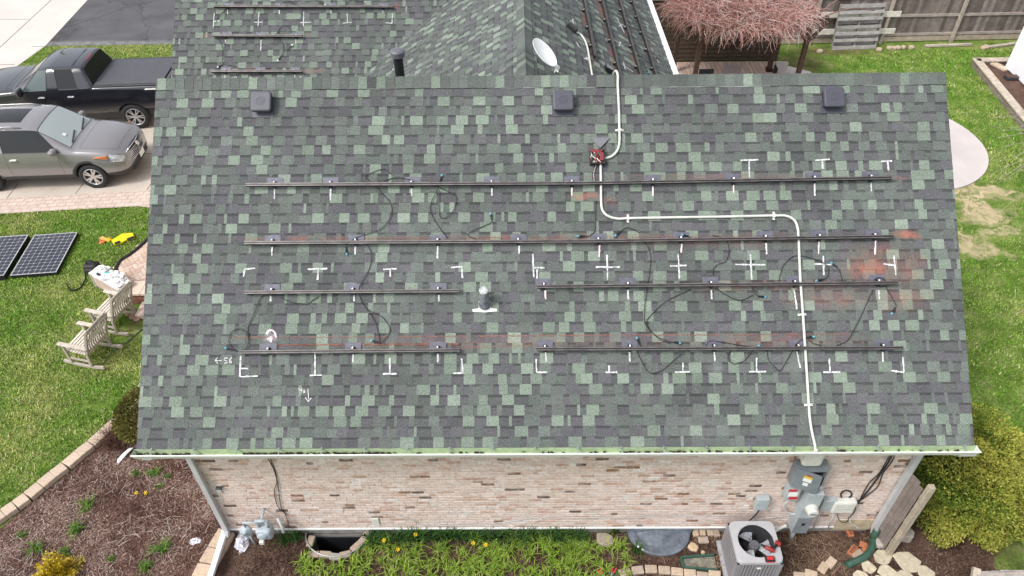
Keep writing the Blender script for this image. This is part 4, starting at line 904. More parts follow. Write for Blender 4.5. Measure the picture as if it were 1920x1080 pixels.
# satellite dish
c = on_plane(1022, 98, NR, NR.dot(Vector((GX, 0, GZ)))+.42); n_ = ((CAMP-c).normalized()*.68 + (RT*.72+UP*.69)*.85).normalized(); mj = (RT*.69-UP*.72); mj = (mj-n_*mj.dot(n_)).normalized(); mn = n_.cross(mj)
dish = thing('satellite_dish', gr(1040, 130), 'white oval satellite dish on the gable roof behind the ridge', 'satellite dish')
Md = Matrix(((mj.x, mn.x, n_.x, c.x), (mj.y, mn.y, n_.y, c.y), (mj.z, mn.z, n_.z, c.z), (0, 0, 0, 1))) @ Matrix.Diagonal((.76, .58, .65, 1))
mb = MB(); prof = [(0, -.07)] + [(.345*k/9, -.07+.07*(k/9)**2) for k in range(1, 10)] + [(.352, .004), (.352, -.012), (.34, -.016)] + [(.335*k/8, -.09+.072*(k/8)**2) for k in range(7, -1, -1)]
mb.lathe(prof, 40, Md); world_child(dish, mb.build('reflector', [MWHITE], smooth=True))
mb = MB(); b0 = gr(1036, 134, .01); b1 = c - n_*.1; mb.tube([b0, b0+Vector((0, 0, .12)), b1], .022, 8); mb.box(-.12, .12, -.08, .08, -.16, -.085, M=Md); world_child(dish, mb.build('mount', [MSTEEL]))
mb = MB(); e0 = c + mj*.33 - n_*.03; e1 = gr(1039, 134, .12); mb.bar(e0, e1, .07, .02, up=n_); mb.tube([e1, gr(1038, 138, .02)], .012, 6); world_child(dish, mb.build('feed_arm', [MWHITE]))
p = gr(1137, 135, 0); Mb = Matrix.Translation(p) @ rotG; t = thing('lamp_bracket', p, 'small black box on a stub bracket beside the ridge conduit', 'bracket')
mb = MB(); mb.box(-.07, .07, -.075, .075, .03, .11, M=Mb); world_child(t, mb.build('box_body', [MBLACK], bevel=.01)); mb = MB(); mb.box(-.065, .065, -.07, .07, .111, .116, M=Mb); world_child(t, mb.build('lid', [mat('box_lid', (.2, .2, .23), .5)])); mb = MB(); mb.box(-.025, .025, -.025, .025, 0, .03, M=Mb); world_child(t, mb.build('stub', [MSTEEL]))
# ------------------------------------------------------------------ ON THE BRICK WALL
MEGREY = mat('meter_grey', (.37, .41, .43), .5, n1=(6, .1), n2=(30, .05)); MEDARK = mat('disconnect_grey', (.2, .225, .25), .5, n1=(6, .12))
MRED = mat('red_label', (.55, .03, .03), .6); MYEL = mat('yellow_label', (.75, .5, .05), .6); MLAB = mat('white_label', (.8, .8, .78), .6)
def wbox(px0, py0, px1, py1, yf, yb=.425, m=None, name='body', parent=None, bev=.01):
    a = Wl(px0, py0, yf); b = Wl(px1, py1, yf); mb = MB(); mb.box(min(a.x, b.x), max(a.x, b.x), yf, yb, min(a.z, b.z), max(a.z, b.z)); o = mb.build(name, [m or MEGREY], bevel=bev)
    return world_child(parent, o) if parent else o
def wthing(name, px, py, label, cat, y=.42, group=None): return thing(name, Wl(px, py, y), label, cat, group)
# solar disconnect with its cover hanging askew
t = wthing('disconnect_box', 1520, 885, 'grey electrical disconnect with its cover hanging crooked over it', 'electrical box')
a = Wl(1496, 879, .25); b = Wl(1541, 912, .25); mb = MB(); x0, x1, z0, z1 = a.x, b.x, b.z, a.z
mb.box(x0, x1, .40, .427, z0, z1); mb.box(x0, x0+.015, .25, .4, z0, z1); mb.box(x1-.015, x1, .25, .4, z0, z1); mb.box(x0+.015, x1-.015, .25, .4, z1-.09, z1); mb.box(x0+.015, x1-.015, .25, .4, z0, z0+.015)
world_child(t, mb.build('enclosure', [MEDARK])); mb = MB(); mb.box(x0+.25, x1-.05, .3, .399, z0+.2, z1-.1); world_child(t, mb.build('breaker', [MBLACK]))
mb = MB(); q = [(1498, 880), (1543, 895), (1530, 928), (1482, 912)]; P = [Wl(*p, .225-.0*i) for i, p in enumerate(q)]; P[2] = Wl(1530, 928, .2); P[3] = Wl(1482, 912, .2)
n_ = (P[1]-P[0]).cross(P[3]-P[0]).normalized(); n_ = n_ if n_.y < 0 else -n_
mb.add([p for p in P]+[p-n_*.025 for p in P], ((0, 1, 2, 3), (7, 6, 5, 4), (0, 4, 5, 1), (1, 5, 6, 2), (2, 6, 7, 3), (3, 7, 4, 0))); cov = world_child(t, mb.build('cover', [MEDARK], bevel=.006))
def decal(par, P, n_, u0, v0, u1, v1, m, name):
    f = lambda u, v: P[0].lerp(P[1], u).lerp(P[3].lerp(P[2], u), v) + n_*.004
    mb = MB(); mb.quad(f(u0, v0), f(u1, v0), f(u1, v1), f(u0, v1)); o = mb.build(name, [m]); o.parent = par; o.matrix_parent_inverse = Matrix(); return o
decal(cov, P, n_, .3, .2, .64, .31, MYEL, 'warning_label'); decal(cov, P, n_, .3, .3125, .64, .5, MLAB, 'warning_label'); decal(cov, P, n_, .4, .12, .56, .18, MRED, 'warning_label'); decal(cov, P, n_, .36, .55, .56, .72, MLAB, 'rating_label')
for k in range(3): decal(cov, P, n_+Vector((0, 0, 0)), .34, .34+.045*k, .34+.2+.03*k, .355+.045*k, MEDARK, 'label_line') if False else None
# white conduit body above it
t = wthing('conduit_fitting', 1524, 862, 'white service fitting under the gutter where the roof conduit comes down', 'conduit fitting')
a = Wl(1510, 862, .2); b = Wl(1541, 876, .2); mb = MB(); mb.box(a.x, b.x, .21, .425, b.z-.02, b.z+.32); world_child(t, mb.build('fitting_body', [MCOND], bevel=.05, seg=3))
mb = MB(); p0 = Rpx(1527, 842, .03); mb.tube(spl([p0, (p0.x+.005, -.08, HE+.0), (p0.x+.0, -.0, HE-.2), (b.x-.12, .28, b.z+.28)], 8), .02, 8); world_child(t, mb.build('elbow', [MCOND], smooth=True))
t = wthing('meter_pedestal', 1512, 960, 'tall grey electric meter cabinet with a round white meter', 'electric meter')
a = Wl(1517, 928, .22); b = Wl(1543, 990, .22); x0, x1 = a.x-.005, a.x+.245; mb = MB(); mb.box(x0, x1, .22, .427, .36, a.z); world_child(t, mb.build('cabinet', [MEGREY], bevel=.008))
mb = MB(); mb.box(x0+.004, x1-.004, .212, .2195, .37, .36+(a.z-.36)*.42); world_child(t, mb.build('lower_door', [MEDARK], bevel=.004))
mb = MB(); mb.box(x0+.1, x0+.15, .203, .2115, .62, .68); world_child(t, mb.build('latch', [MBLACK]))
c_ = Vector(((x0+x1)/2+.01, .22, 1.12)); Mm = Matrix.Translation(c_) @ Matrix.Rotation(pi/2, 4, 'X')
mb = MB(); mb.lathe([(.1, 0), (.1, .03), (.088, .04), (.085, .1), (.075, .115), (0, .118)], 20, Mm); mt = world_child(t, mb.build('meter', [MCOND], smooth=False)); mb = MB(); mb.box(-.05, .05, -.018, .018, .1185, .124, M=Mm); world_child(mt, mb.build('meter_face', [MEDARK])); mt.children[0].matrix_parent_inverse = Matrix()
mb = MB(); mb.tube([(x0+.19, .32, a.z), (x0+.19, .32, a.z+.12)], .04, 10); world_child(t, mb.build('hub', [MEGREY], smooth=True))
mb = MB(); mb.tube([(x0+.12, .33, .36), (x0+.12, .33, -.05)], .035, 10); world_child(t, mb.build('riser', [MEGREY], smooth=True))
o = wbox(1545, 940, 1562, 958, .33, m=MEGREY, name='utility_box'); tag(o, 'small grey box between the meter and the white telecom box', 'utility box')
t = wthing('telecom_box', 1583, 950, 'white rounded telecom box with black cables entering it', 'telecom box'); wbox(1567, 944, 1599, 964, .3, m=MCOND, name='housing', parent=t, bev=.035); wbox(1570, 954, 1597, 955, .296, .3, m=MGREYW, name='lid_seam', parent=t, bev=0)
t = wthing('ac_disconnect', 1429, 942, 'small pale grey disconnect above the air conditioner', 'electrical box'); wbox(1421, 938, 1437, 957, .32, m=MEGREY, name='housing', parent=t); mb = MB(); a = Wl(1423, 957, .36); mb.tube(spl([a, a+Vector((-.02, .0, -.12)), a+Vector((-.1, -.02, -.3)), (a.x-.14, .28, .35)], 6), .013, 6); world_child(t, mb.build('whip', [MDARK], smooth=True))
t = wthing('labelled_switch_box', 1485, 925, 'small box with red and white bands left of the crooked grey cover', 'switch box'); wbox(1479, 917, 1495, 938, .29, m=MEGREY, name='housing', parent=t)
for (y0, y1, m) in ((918, 922, MRED), (924, 931, MLAB), (932, 936.5, MRED)): wbox(1480, y0, 1494, y1, .286, .2895, m=m, name='label_band', parent=t, bev=0)
def wire(pts, r, label, y=.41, m=None, name='wire', cat='wire', n=8):
    mb = MB(); P = [Wl(p[0], p[1], p[2] if len(p) > 2 else y) for p in pts]; mb.tube(spl(P, n), r, 6); o = mb.build(name, [m or MCABLE], smooth=True); return tag(o, label, cat)
MFLEX = mat('flex_conduit', (.5, .5, .5), .5)
wire([(1481, 938, .35), (1471, 945, .36), (1471, 955, .36), (1482, 963, .35), (1499, 964, .33)], .014, 'grey flexible conduit looping from the red banded box to the meter', m=MFLEX, name='flexible_conduit', cat='conduit')
wire([(1492, 850), (1489, 870), (1485, 890), (1481, 905), (1478, 918)], .012, 'thin conduit dropping from the eave to the red banded box', m=mat('red_brown_sleeve', (.3, .13, .11), .6), name='conduit', cat='conduit')
R_ = random.Random(9)
for k, (dx, lab) in enumerate(((0, 'thickest black cable slanting down from the right eave'), (4, 'black cable beside the downspout joining the bundle'), (-3, 'black cable in the bundle slanting to the telecom box'))):
    wire([(1676+dx, 846, .3), (1666+dx*1.5, 866), (1652+dx, 887), (1637+dx*2.2, 908+dx), (1622+dx*1.6, 927), (1610, 940+k), (1600, 946+k, .36)], .012 if k == 0 else .008, lab, name='cable', cat='cable')
wire([(1610, 940), (1592, 938), (1579, 934), (1577, 926), (1584, 920), (1593, 921), (1597, 928), (1590, 934), (1580, 934)], .013, 'coil of black cable above the telecom box', name='cable', cat='cable')
wire([(1605, 945), (1603, 957), (1598, 965), (1590, 972)], .007, 'black cable tail right of the telecom box', name='cable', cat='cable')
wire([(1570, 963, .33), (1572, 972), (1578, 979), (1588, 978), (1592, 970, .33)], .006, 'wire loop hanging below the telecom box', name='wire')
wire([(1592, 972, .3), (1595, 980, .25), (1603, 986, .15), (1609, 990, .1)], .006, 'white wire end lying below the telecom box', m=MGREYW)
for (a, b, lab) in (((1565, 961), (1552, 992), 'thin pale ground rod right of the meter'), ((1540, 958), (1524, 992), 'thin pale rod beside the meter cabinet')): wire([(*a, .36), (*b, .36)], .009, lab, m=MGREYW, name='rod', cat='rod')
wire([(500, 852, .3), (506, 866), (513, 880), (519, 903), (514, 922), (521, 950), (534, 963), (541, 981)], .006, 'thin black wire wandering down the left of the brick wall', name='wire')
wire([(505, 852, .3), (511, 870), (517, 887), (522, 917), (527, 950), (534, 962), (538, 964)], .006, 'second thin black wire beside it on the left of the brick wall', name='wire')
wire([(735, 966), (752, 968), (775, 976), (792, 983), (850, 985), (900, 984), (960, 977), (1008, 970), (1090, 970), (1180, 971), (1230, 968), (1300, 968), (1365, 967), (1400, 972), (1440, 972), (1480, 966), (1490, 970)], .006, 'white wire strung along the foot of the brick wall', m=MGREYW)
o = wbox(696, 973, 712, 985, .405, m=MCOND, name='wall_plate', bev=.006); tag(o, 'white blank plate low on the brick wall', 'wall plate')
t = wthing('wall_vent', 413, 922, 'small square vent with dark hood at the left of the brick wall', 'vent'); wbox(404, 919, 417, 925, .40, m=MGREYW, name='hood', parent=t); wbox(403, 917, 416, 919, .37, .425, m=MDARK, name='flap', parent=t)
# gas meter
t = thing('gas_meter', (-4.72, .2, 0), 'grey gas meter with round regulator at the left of the wall', 'gas meter')
MGAS = mat('gas_grey', (.36, .41, .45), .5, n1=(12, .12), n2=(50, .08))
c = Wl(496, 1000, .16); c.z = max(c.z, .36); gx = c.x
mb = MB(); mb.box(gx-.13, gx+.13, .1, .3, c.z-.13, c.z+.13); world_child(t, mb.build('meter_body', [MGAS], bevel=.06, seg=4))
mb = MB(); mb.lathe([(0, .03), (.06, .028), (.085, .01), (.09, -.03)], 18, Matrix.Translation((gx-.02, .1, c.z)) @ Matrix.Rotation(pi/2, 4, 'X')); world_child(t, mb.build('diaphragm', [MGAS], smooth=True))
mb = MB(); mb.box(gx-.08, gx+.0, .03, .09, c.z-.14, c.z-.06); world_child(t, mb.build('index_dial', [MCOND], bevel=.012))
mb = MB(); mb.lathe([(0, .07), (.03, .06), (.035, .03), (.1, .015), (.105, -.015), (.035, -.03), (.03, -.06)], 20, Matrix.Translation((gx-.29, .17, c.z+.06)) @ Matrix.Rotation(radians(65), 4, 'X')); world_child(t, mb.build('regulator', [MGAS], smooth=True))
mb = MB(); zt = c.z+.26; mb.tube([(gx-.07, .2, c.z+.12), (gx-.07, .2, zt), (gx-.29, .2, zt), (gx-.29, .2, c.z+.08)], .022, 8); mb.tube([(gx+.08, .2, c.z+.12), (gx+.08, .2, zt+.02)], .024, 8); mb.tube([(gx-.1, .21, zt+.03), (gx+.12, .21, zt+.03)], .026, 8); mb.tube([(gx, .21, zt+.03), (gx, .43, zt+.06)], .02, 8); mb.tube([(gx-.29, .2, c.z), (gx-.29, .25, -.05)], .02, 8); world_child(t, mb.build('pipework', [MGAS], smooth=True))
mb = MB(); mb.tube([(gx+.23, .3, c.z+.22), (gx+.27, .25, c.z+.05), (gx+.29, .2, c.z-.05)], .025, 8); world_child(t, mb.build('vent_elbow', [MGREYW], smooth=True))
def crumple(name, c, rx, ry, rz, m, label, cat, seed, n=90):
    r = random.Random(seed); mb = MB(); N1, N2 = 7, 12; vs = []
    for i in range(N1+1):
        for j in range(N2):
            th_ = pi/2*i/N1; a = 2*pi*j/N2; k = r.uniform(.6, 1.15)
            vs.append((c[0]+rx*cos(a)*sin(th_)*k, c[1]+ry*sin(a)*sin(th_)*k, max(.008, c[2]+rz*cos(th_)*k)))
    fs = [(i*N2+j, i*N2+(j+1) % N2, (i+1)*N2+(j+1) % N2, (i+1)*N2+j) for i in range(N1) for j in range(N2)]
    for f in fs: mb.add([vs[i] for i in f], ((0, 1, 2), (0, 2, 3)))
    return tag(mb.build(name, [m]), label, cat)
MFILM = mat('plastic_film', (.6, .6, .66), .25, n1=(14, .35), n2=(50, .3))
p = G(452, 1022); crumple('plastic_bag', (p.x+.03, p.y+.06, .01), .13, .22, .12, MFILM, 'crumpled clear plastic bag on the mulch below the gas meter', 'plastic bag', 4)
p = G(366, 1016); crumple('plastic_scrap', (p.x, p.y, .01), .1, .07, .04, MFILM, 'white plastic scraps near the left downspout', 'plastic scrap', 5)
p = G(232, 856); mb = MB(); mb.prism([(-.05, -.1), (.02, -.2), (.03, -.12), (.06, .06), (.1, .2), (.02, .16), (-.03, .04)], .03, .045, M=Matrix.Translation((p.x, p.y, 0)) @ Matrix.Rotation(-.3, 4, 'Z') @ Matrix.Rotation(.15, 4, 'X')); tag(mb.build('plastic_scrap', [MWHITE], bevel=.006), 'white pointed plastic scrap by the brown twiggy shrub', 'plastic scrap')
# window wells
t = thing('window_well', (WX, .4, 0), 'open dark window well with steel rim in the front bed', 'window well')
mb = MB(); a_ = [(WX+WA*cos(pi+pi*i/24), YW+.01+WB*sin(pi+pi*i/24)) for i in range(25)]
for (p, q) in zip(a_, a_[1:]): mb.quad((*p, .075), (*q, .075), (*q, -.9), (*p, -.9))
MWELL = mat('corrugated_well', (.11, .11, .11), .7, .2, n1=(5, .3)); world_child(t, mb.build('well_shell', [MWELL], smooth=True))
mb = MB(); mb.tube([(*p, .075) for p in a_], .012, 6); world_child(t, mb.build('rim', [MSTEEL], smooth=True))
mb = MB(); mb.add([(*p, -.85) for p in a_], (tuple(range(25)),)); world_child(t, mb.build('well_floor', [mat('well_gravel', (.05, .045, .04), .95, n1=(40, .5))]))
mb = MB(); mb.box(WX-.4, WX+.4, .425, .448, -.75, -.1); world_child(t, mb.build('window', [mat('dark_glass', (.02, .022, .025), .1)]))
t = thing('window_well', (1.9, .4, 0), 'window well under a bulging grey plastic cover', 'window well')
W2X = (Wl(1180, 995).x + Wl(1290, 995).x)/2; wa, wb = .52, .43
mb = MB(); rings = []
for (k, h) in ((1.0, .03), (1.0, .07), (.95, .085), (.78, .1), (.74, .07), (.55, .1), (.3, .14), (0.02, .16)):
    rings.append([(W2X+wa*k*cos(pi+pi*i/20), YW-.005+wb*k*sin(pi+pi*i/20), h) for i in range(21)])
N = 21
for r1, r2 in zip(rings, rings[1:]):
    for i in range(20): mb.quad(r1[i], r1[i+1], r2[i+1], r2[i])
MCOVER = mat('smoky_plastic', (.13, .15, .18), .22, n1=(4, .3, 5), n2=(18, .2)); world_child(t, mb.build('cover_bubble', [MCOVER], smooth=True))
mb = MB(); mb.box(W2X-wa-.02, W2X+wa+.02, YW-.03, YW-.004, .0, .17); world_child(t, mb.build('cover_flange', [MCOVER]))

# ------------------------------------------------------------------ AIR CONDITIONER
AX, AY, AS_, AH = 3.215, -.13, .355, .75
ac = thing('air_conditioner', (AX, AY, 0), 'grey air conditioner condenser with fan under a round top grille', 'air conditioner')
MACT = mat('ac_top', (.42, .42, .44), .45, n1=(4, .06)); MACS = mat('ac_side', (.25, .245, .26), .5, n1=(5, .08)); MFAN = mat('fan_blade', (.42, .44, .48), .4); MFAND = mat('fan_motor', (.13, .13, .15), .5)
def rsq(s, r, n=8):
    out = []
    for (cx, cy, a0) in ((s-r, s-r, 0), (-s+r, s-r, 90), (-s+r, -s+r, 180), (s-r, -s+r, 270)):
        for k in range(n): a = radians(a0+k*90/(n-1)); out.append((cx+r*cos(a), cy+r*sin(a)))
    return out
Ma = Matrix.Rotation(-.01, 4, 'Z'); N = 64; RI = .275; th_ = [2*pi*i/N for i in range(N)]
o_ = [(AS_*cos(a)/(abs(cos(a))**9+abs(sin(a))**9)**(1/9), AS_*sin(a)/(abs(cos(a))**9+abs(sin(a))**9)**(1/9)) for a in th_]
mb = MB(); inn_ = [(RI*cos(a), RI*sin(a)) for a in th_]
lv = [(o_, AH-.075), (o_, AH-.02), ([(x*.975, y*.975) for x, y in o_], AH), (inn_, AH+.004), (inn_, AH-.25)]
for (r1, z1), (r2, z2) in zip(lv, lv[1:]):
    for i in range(N): j = (i+1) % N; mb.quad((*r1[i], z1), (*r1[j], z1), (*r2[j], z2), (*r2[i], z2), mi=1 if z2 < AH-.2 else 0)
o = mb.build('top_cap', [MACT, MDARK], ac)
mb = MB(); i2 = rsq(AS_-.03, .085)
mb.prism(i2, .05, .3); [mb.quad((*i2[k], .3), (*i2[(k+1) % len(i2)], .3), (*i2[(k+1) % len(i2)], AH-.076), (*i2[k], AH-.076)) for k in range(len(i2))]; o = mb.build('coil', [mat('coil_dark', (.03, .03, .033), .8)], ac)
mb = MB()
for k in range(4):
    R4 = Matrix.Rotation(k*pi/2, 4, 'Z')
    for j in range(11):
        x = -AS_+.1 + j*(2*AS_-.2)/10; mb.box(x-.018, x+.018, -AS_+.004, -AS_+.025, .06, AH-.08, M=R4)
    mb.box(-AS_+.0, -AS_+.075, -AS_+.003, -AS_+.04, .06, AH-.078, M=R4) ; mb.box(AS_-.075, AS_-.0, -AS_+.003, -AS_+.04, .06, AH-.078, M=R4)
mb.build('side_louvres', [MACS], ac)
mb = MB(); mb.prism([(x*1.01, y*1.01) for x, y in o_], .03, .06); mb.build('base_pan', [MACS], ac)
mb = MB(); mb.box(-AS_-.06, AS_+.06, -AS_-.08, AS_+.05, .0, .045); mb.build('pad', [mat('ac_pad', (.33, .33, .34), .8, n1=(6, .12))], ac)
mb = MB(); mb.lathe([(0, AH-.1), (.075, AH-.105), (.08, AH-.115), (.08, AH-.2)], 20); mb.build('fan_motor', [MFAND], ac, smooth=False)
for k in range(3):
    mb = MB(); R3 = Matrix.Rotation(k*2*pi/3+1.95, 4, 'Z'); nu = 7; vs = []
    for i in range(nu):
        a = -.55+1.1*i/(nu-1)
        for r in (.075, .14, .2, .262): vs.append(R3 @ Vector((r*cos(a*(.6+.4*r/.26)), r*sin(a*(.6+.4*r/.26)), AH-.17+.06*a)))
    for i in range(nu-1):
        for j in range(3): mb.add([vs[i*4+j], vs[i*4+j+1], vs[(i+1)*4+j+1], vs[(i+1)*4+j]], ((0, 1, 2, 3),))
    mb.build('fan_blade', [MFAN], ac, smooth=True)
mb = MB()
for k in range(12): a = k*pi/6; mb.tube([(.07*cos(a), .07*sin(a), AH-.02), (.18*cos(a+.15), .18*sin(a+.15), AH+.012), (.29*cos(a+.25), .29*sin(a+.25), AH+.006)], .0022, 4)
for r in (.1, .2): mb.tube([(r*cos(2*pi*i/28), r*sin(2*pi*i/28), AH+(-.008 if r < .15 else .013)) for i in range(29)], .0022, 4)
mb.build('fan_guard', [MBLACK], ac)
mb = MB(); mb.box(-.03, .03, -AS_-.004, -AS_+.01, AH-.2, AH-.175); mb.build('badge', [MLAB], ac)
mb = MB(); p0 = Vector((AX+.33, .1, .3)); mb.tube(spl([(AX+.34, .12, .28), (AX+.45, .25, .3), (AX+.58, .32, .34), (AX+.7, .36, .36)], 6), .028, 8); world_child(ac, mb.build('line_set', [MCOND], smooth=True)); ac.children[-1]
# tools left on its top
def drill(pos, rz, label, two=False):
    t = thing('cordless_drill', pos, label, 'drill', None, rz); mr = mat('tool_red', (.27, .02, .02), .45)
    mb = MB(); mb.tube([(-.09, 0, .035), (-.085, 0, .035), (.05, 0, .035), (.06, 0, .035)], [.02, .032, .032, .024], 10); mb.build('motor_housing', [mr], t, smooth=True)
    mb = MB(); mb.tube([(.061, 0, .035), (.1, 0, .035), (.13, 0, .035)], [.02, .018, .008], 10); mb.build('chuck', [MBLACK], t, smooth=True)
    mb = MB(); mb.bar((-.05, 0, .03), (-.09, -.13, .03), .04, .045); mb.build('handle', [MBLACK], t, bevel=.01)
    mb = MB(); mb.box(-.14, -.05, -.19, -.125, .0, .06); mb.build('battery', [mr], t, bevel=.01)
    return t
p = G(1440, 1032, .8); drill((p.x+.02, p.y+.03, AH+.018), 2.6, 'red cordless drill lying on the air conditioner grille')
p = G(1444, 1048, .8); t = thing('battery_pack', (p.x, p.y, AH+.006), 'red and black battery pack on the front edge of the air conditioner', 'battery'); mb = MB(); mb.box(-.07, .07, -.04, .05, 0, .055); mb.build('casing', [MBLACK], t, bevel=.01); mb = MB(); mb.box(-.065, .065, -.043, -.0405, .01, .035); mb.box(-.05, .05, -.02, .03, .0555, .062); mb.build('label_plate', [MRED], t)

# ------------------------------------------------------------------ FRONT BED
MTAN = mat('tan_block', vcol=True, rough=.92, n1=(20, .14, 4), n2=(70, .12), bump=(70, .5, .006))
def block(loc, rz, l, w_, h, col, label, group, name='paver', cat='paver', tilt=0.):
    mb = MB(); mb.box(-l/2, l/2, -w_/2, w_/2, 0, h, col); o = mb.build(name, [MTAN], bevel=.012); o.location = loc; o.rotation_euler = (tilt, 0, rz); return tag(o, label, cat, group)
R_ = random.Random(31)
tanc = lambda: shade(R_.choice([(.46, .35, .25), (.42, .33, .25), (.5, .39, .29), (.4, .32, .26)]), R_.uniform(.9, 1.05))
outer = [(-55, 990), (-24, 972), (0, 955), (22, 940), (44, 924), (68, 904), (92, 884), (115, 867), (139, 846), (163, 827), (187, 806), (208, 787), (226, 769), (241, 752), (254, 735), (263, 716), (268, 700)]
EDGE = [G(*p, .1) for p in outer]; L_ = 0
for i, (a, b) in enumerate(zip(EDGE, EDGE[1:])):
    d = (b-a); l = d.length; d.normalize(); n = Vector((d.y, -d.x, 0)); c = (a+b)/2 + n*.11; l0 = l-.006
    mb = MB(); c_ = shade((.52, .41, .32), R_.uniform(.92, 1.06)); mb.box(-l0/2, l0/2, -.11, .11, 0, .115, c_); o = mb.build('edging_block', [MTAN], bevel=.014); o.location = (c.x, c.y, 0); o.rotation_euler = (0, 0, atan2(d.y, d.x))
    tag(o, 'tan concrete edging block in the curved row between lawn and mulch bed', 'edging block', 'edging blocks round the left bed')
inner = [(446, 985), (440, 998), (420, 1032), (404, 1060), (392, 1085), (384, 1105)]
I2 = [G(*p, .1) for p in inner]
for a, b in zip(I2[1:], I2[2:]):
    d = (b-a); l = d.length; d.normalize(); n = Vector((d.y, -d.x, 0)); c = (a+b)/2 + n*.15
    mb = MB(); mb.box(-l/2+.003, l/2-.003, -.15, .15, 0, .115, shade((.5, .38, .28), R_.uniform(.92, 1.06))); o = mb.build('edging_block', [MTAN], bevel=.014); o.location = (c.x, c.y, 0); o.rotation_euler = (0, 0, atan2(d.y, d.x))
    tag(o, 'tan edging block beside the white leader at the left wall corner', 'edging block', 'edging blocks under the white leader')
for i, (px, py, r) in enumerate(((583, 1012, 1.5), (588, 1037, 0.05), (610, 1037, -.08), (629, 1041, -.12), (648, 1037, .25), (668, 1022, .85), (682, 1008, 1.0), (690, 997, 1.05))):
    p = G(px, py, .05); block((p.x, p.y-.02, .005), r, .19, .11, .06, shade((.4, .31, .25) if i != 3 else (.33, .3, .29), R_.uniform(.9, 1.1)), 'tan brick paver set round the rim of the dark window well', 'pavers round the open window well')
for px, py, r in ((1304, 996, 1.55), (1317, 995, 1.5), (1331, 995, 1.62), (1343, 997, 1.65)): p = G(px, py, .05); block((p.x, p.y, .006), r, .17, .1, .06, tanc(), 'tan paver in the row of four right of the covered window well', 'row of four pavers by the wall')
p = G(1319, 1012, .05); block((p.x, p.y, .006), .05, .17, .11, .06, tanc(), 'single tan paver lying in front of the row of four', None)
for i, (px, py, r) in enumerate(((1172, 1072, .35), (1196, 1068, .1), (1221, 1066, -.02), (1246, 1068, -.06), (1270, 1071, -.12), (1294, 1074, -.1), (1318, 1079, -.15))):
    p = G(px, py, .06); block((p.x, p.y, .006), r, .19, .13, .06, tanc(), 'tan paver in the shallow arc at the bottom edge of the bed', 'pavers in the arc at the front')
for px, py, r, lab in ((1558, 1054, .75, 'tan paver leaning on its neighbour left of the green pipe'), (1544, 1064, .8, 'lower tan paver of the pair left of the green pipe'), (1521, 1076, -.3, 'small tan paver at the bottom edge left of the pair'), (1500, 1080, -.1, 'tan paver at the bottom edge beside the air conditioner'), (1610, 1040, .6, 'tan paver under the bend of the green pipe'), (1340, 1076, -.2, 'tan paver against the air conditioner pad')):
    p = G(px, py, .05); block((p.x, p.y, .006), r, .19, .13, .06, tanc(), lab, None)
MORB = mat('orange_brick', (.42, .15, .07), .9, n1=(30, .2), bump=(60, .4, .005))
for px, py, r, lab in ((1593, 995, 1.6, 'orange cored brick below the telecom box'), (1599, 1031, .75, 'orange cored brick left of the green pipe'), (1619, 1021, -.5, 'broken orange brick piece behind the green pipe'), (1624, 1030, .4, 'small orange brick piece touching the green pipe')):
    p = G(px, py, .05); t = thing('cored_brick', (p.x, p.y, .006), lab, 'brick', None, r); k = 1 if py in (995, 1031) else .6; mb = MB(); mb.box(-.1*k, .1*k, -.047, .047, 0, .055); mb.build('brick_body', [MORB], t, bevel=.008)
    if k == 1:
        mb = MB()
        for j in range(5): mb.box(-.07+j*.033, -.055+j*.033, -.028, .028, .0555, .057)
        mb.build('core_holes', [MBLACK], t)
def stone(px, py, r, h, label, col, seed, name='stone', cat='stone', group=None, z=0., sx=1., rz=0.):
    rr = random.Random(seed); p = G(px, py, h*.5); n = rr.randint(6, 8); pts = []
    for i in range(n): a = 2*pi*i/n + rr.uniform(-.25, .25); k = r*rr.uniform(.8, 1.15); x_, y_ = k*cos(a)*sx, k*sin(a); pts.append((x_*cos(rz)-y_*sin(rz), x_*sin(rz)+y_*cos(rz)))
    mb = MB(); mb.prism(pts, 0, h, col); o = mb.build(name, [MTAN], bevel=min(.025, h*.4)); o.location = (p.x, p.y, .004+z); return tag(o, label, cat, group)
stone(1132, 1014, .16, .12, 'grey brown boulder among the lime green clumps', (.3, .25, .2), 2, sx=.9, rz=1.4)
stone(1300, 1026, .09, .07, 'tan angular stone in front of the covered window well', (.5, .38, .25), 4)
stone(1318, 1036, .04, .04, 'small tan stone by the green splash block', (.5, .38, .25), 6)
stone(1698, 1002, .13, .2, 'pale block behind the leaning fence post', (.42, .38, .33), 8)
stone(1648, 1018, .1, .12, 'pale stone against the bottom of the fence section', (.4, .36, .31), 9)
FL = [(1655, 1044, .15), (1699, 1052, .19), (1628, 1064, .11), (1662, 1072, .14), (1612, 1081, .12), (1697, 1082, .14), (1734, 1074, .14), (1650, 1092, .12), (1722, 1098, .12)]
for i, (px, py, r) in enumerate(FL): stone(px, py, r, .035, 'pale flat flagstone in the patch right of the green pipe', shade((.5, .44, .33), R_.uniform(.9, 1.08)), 40+i, 'flagstone', 'flagstone', 'flagstones right of the green pipe', z=.0016*i, sx=1.12)
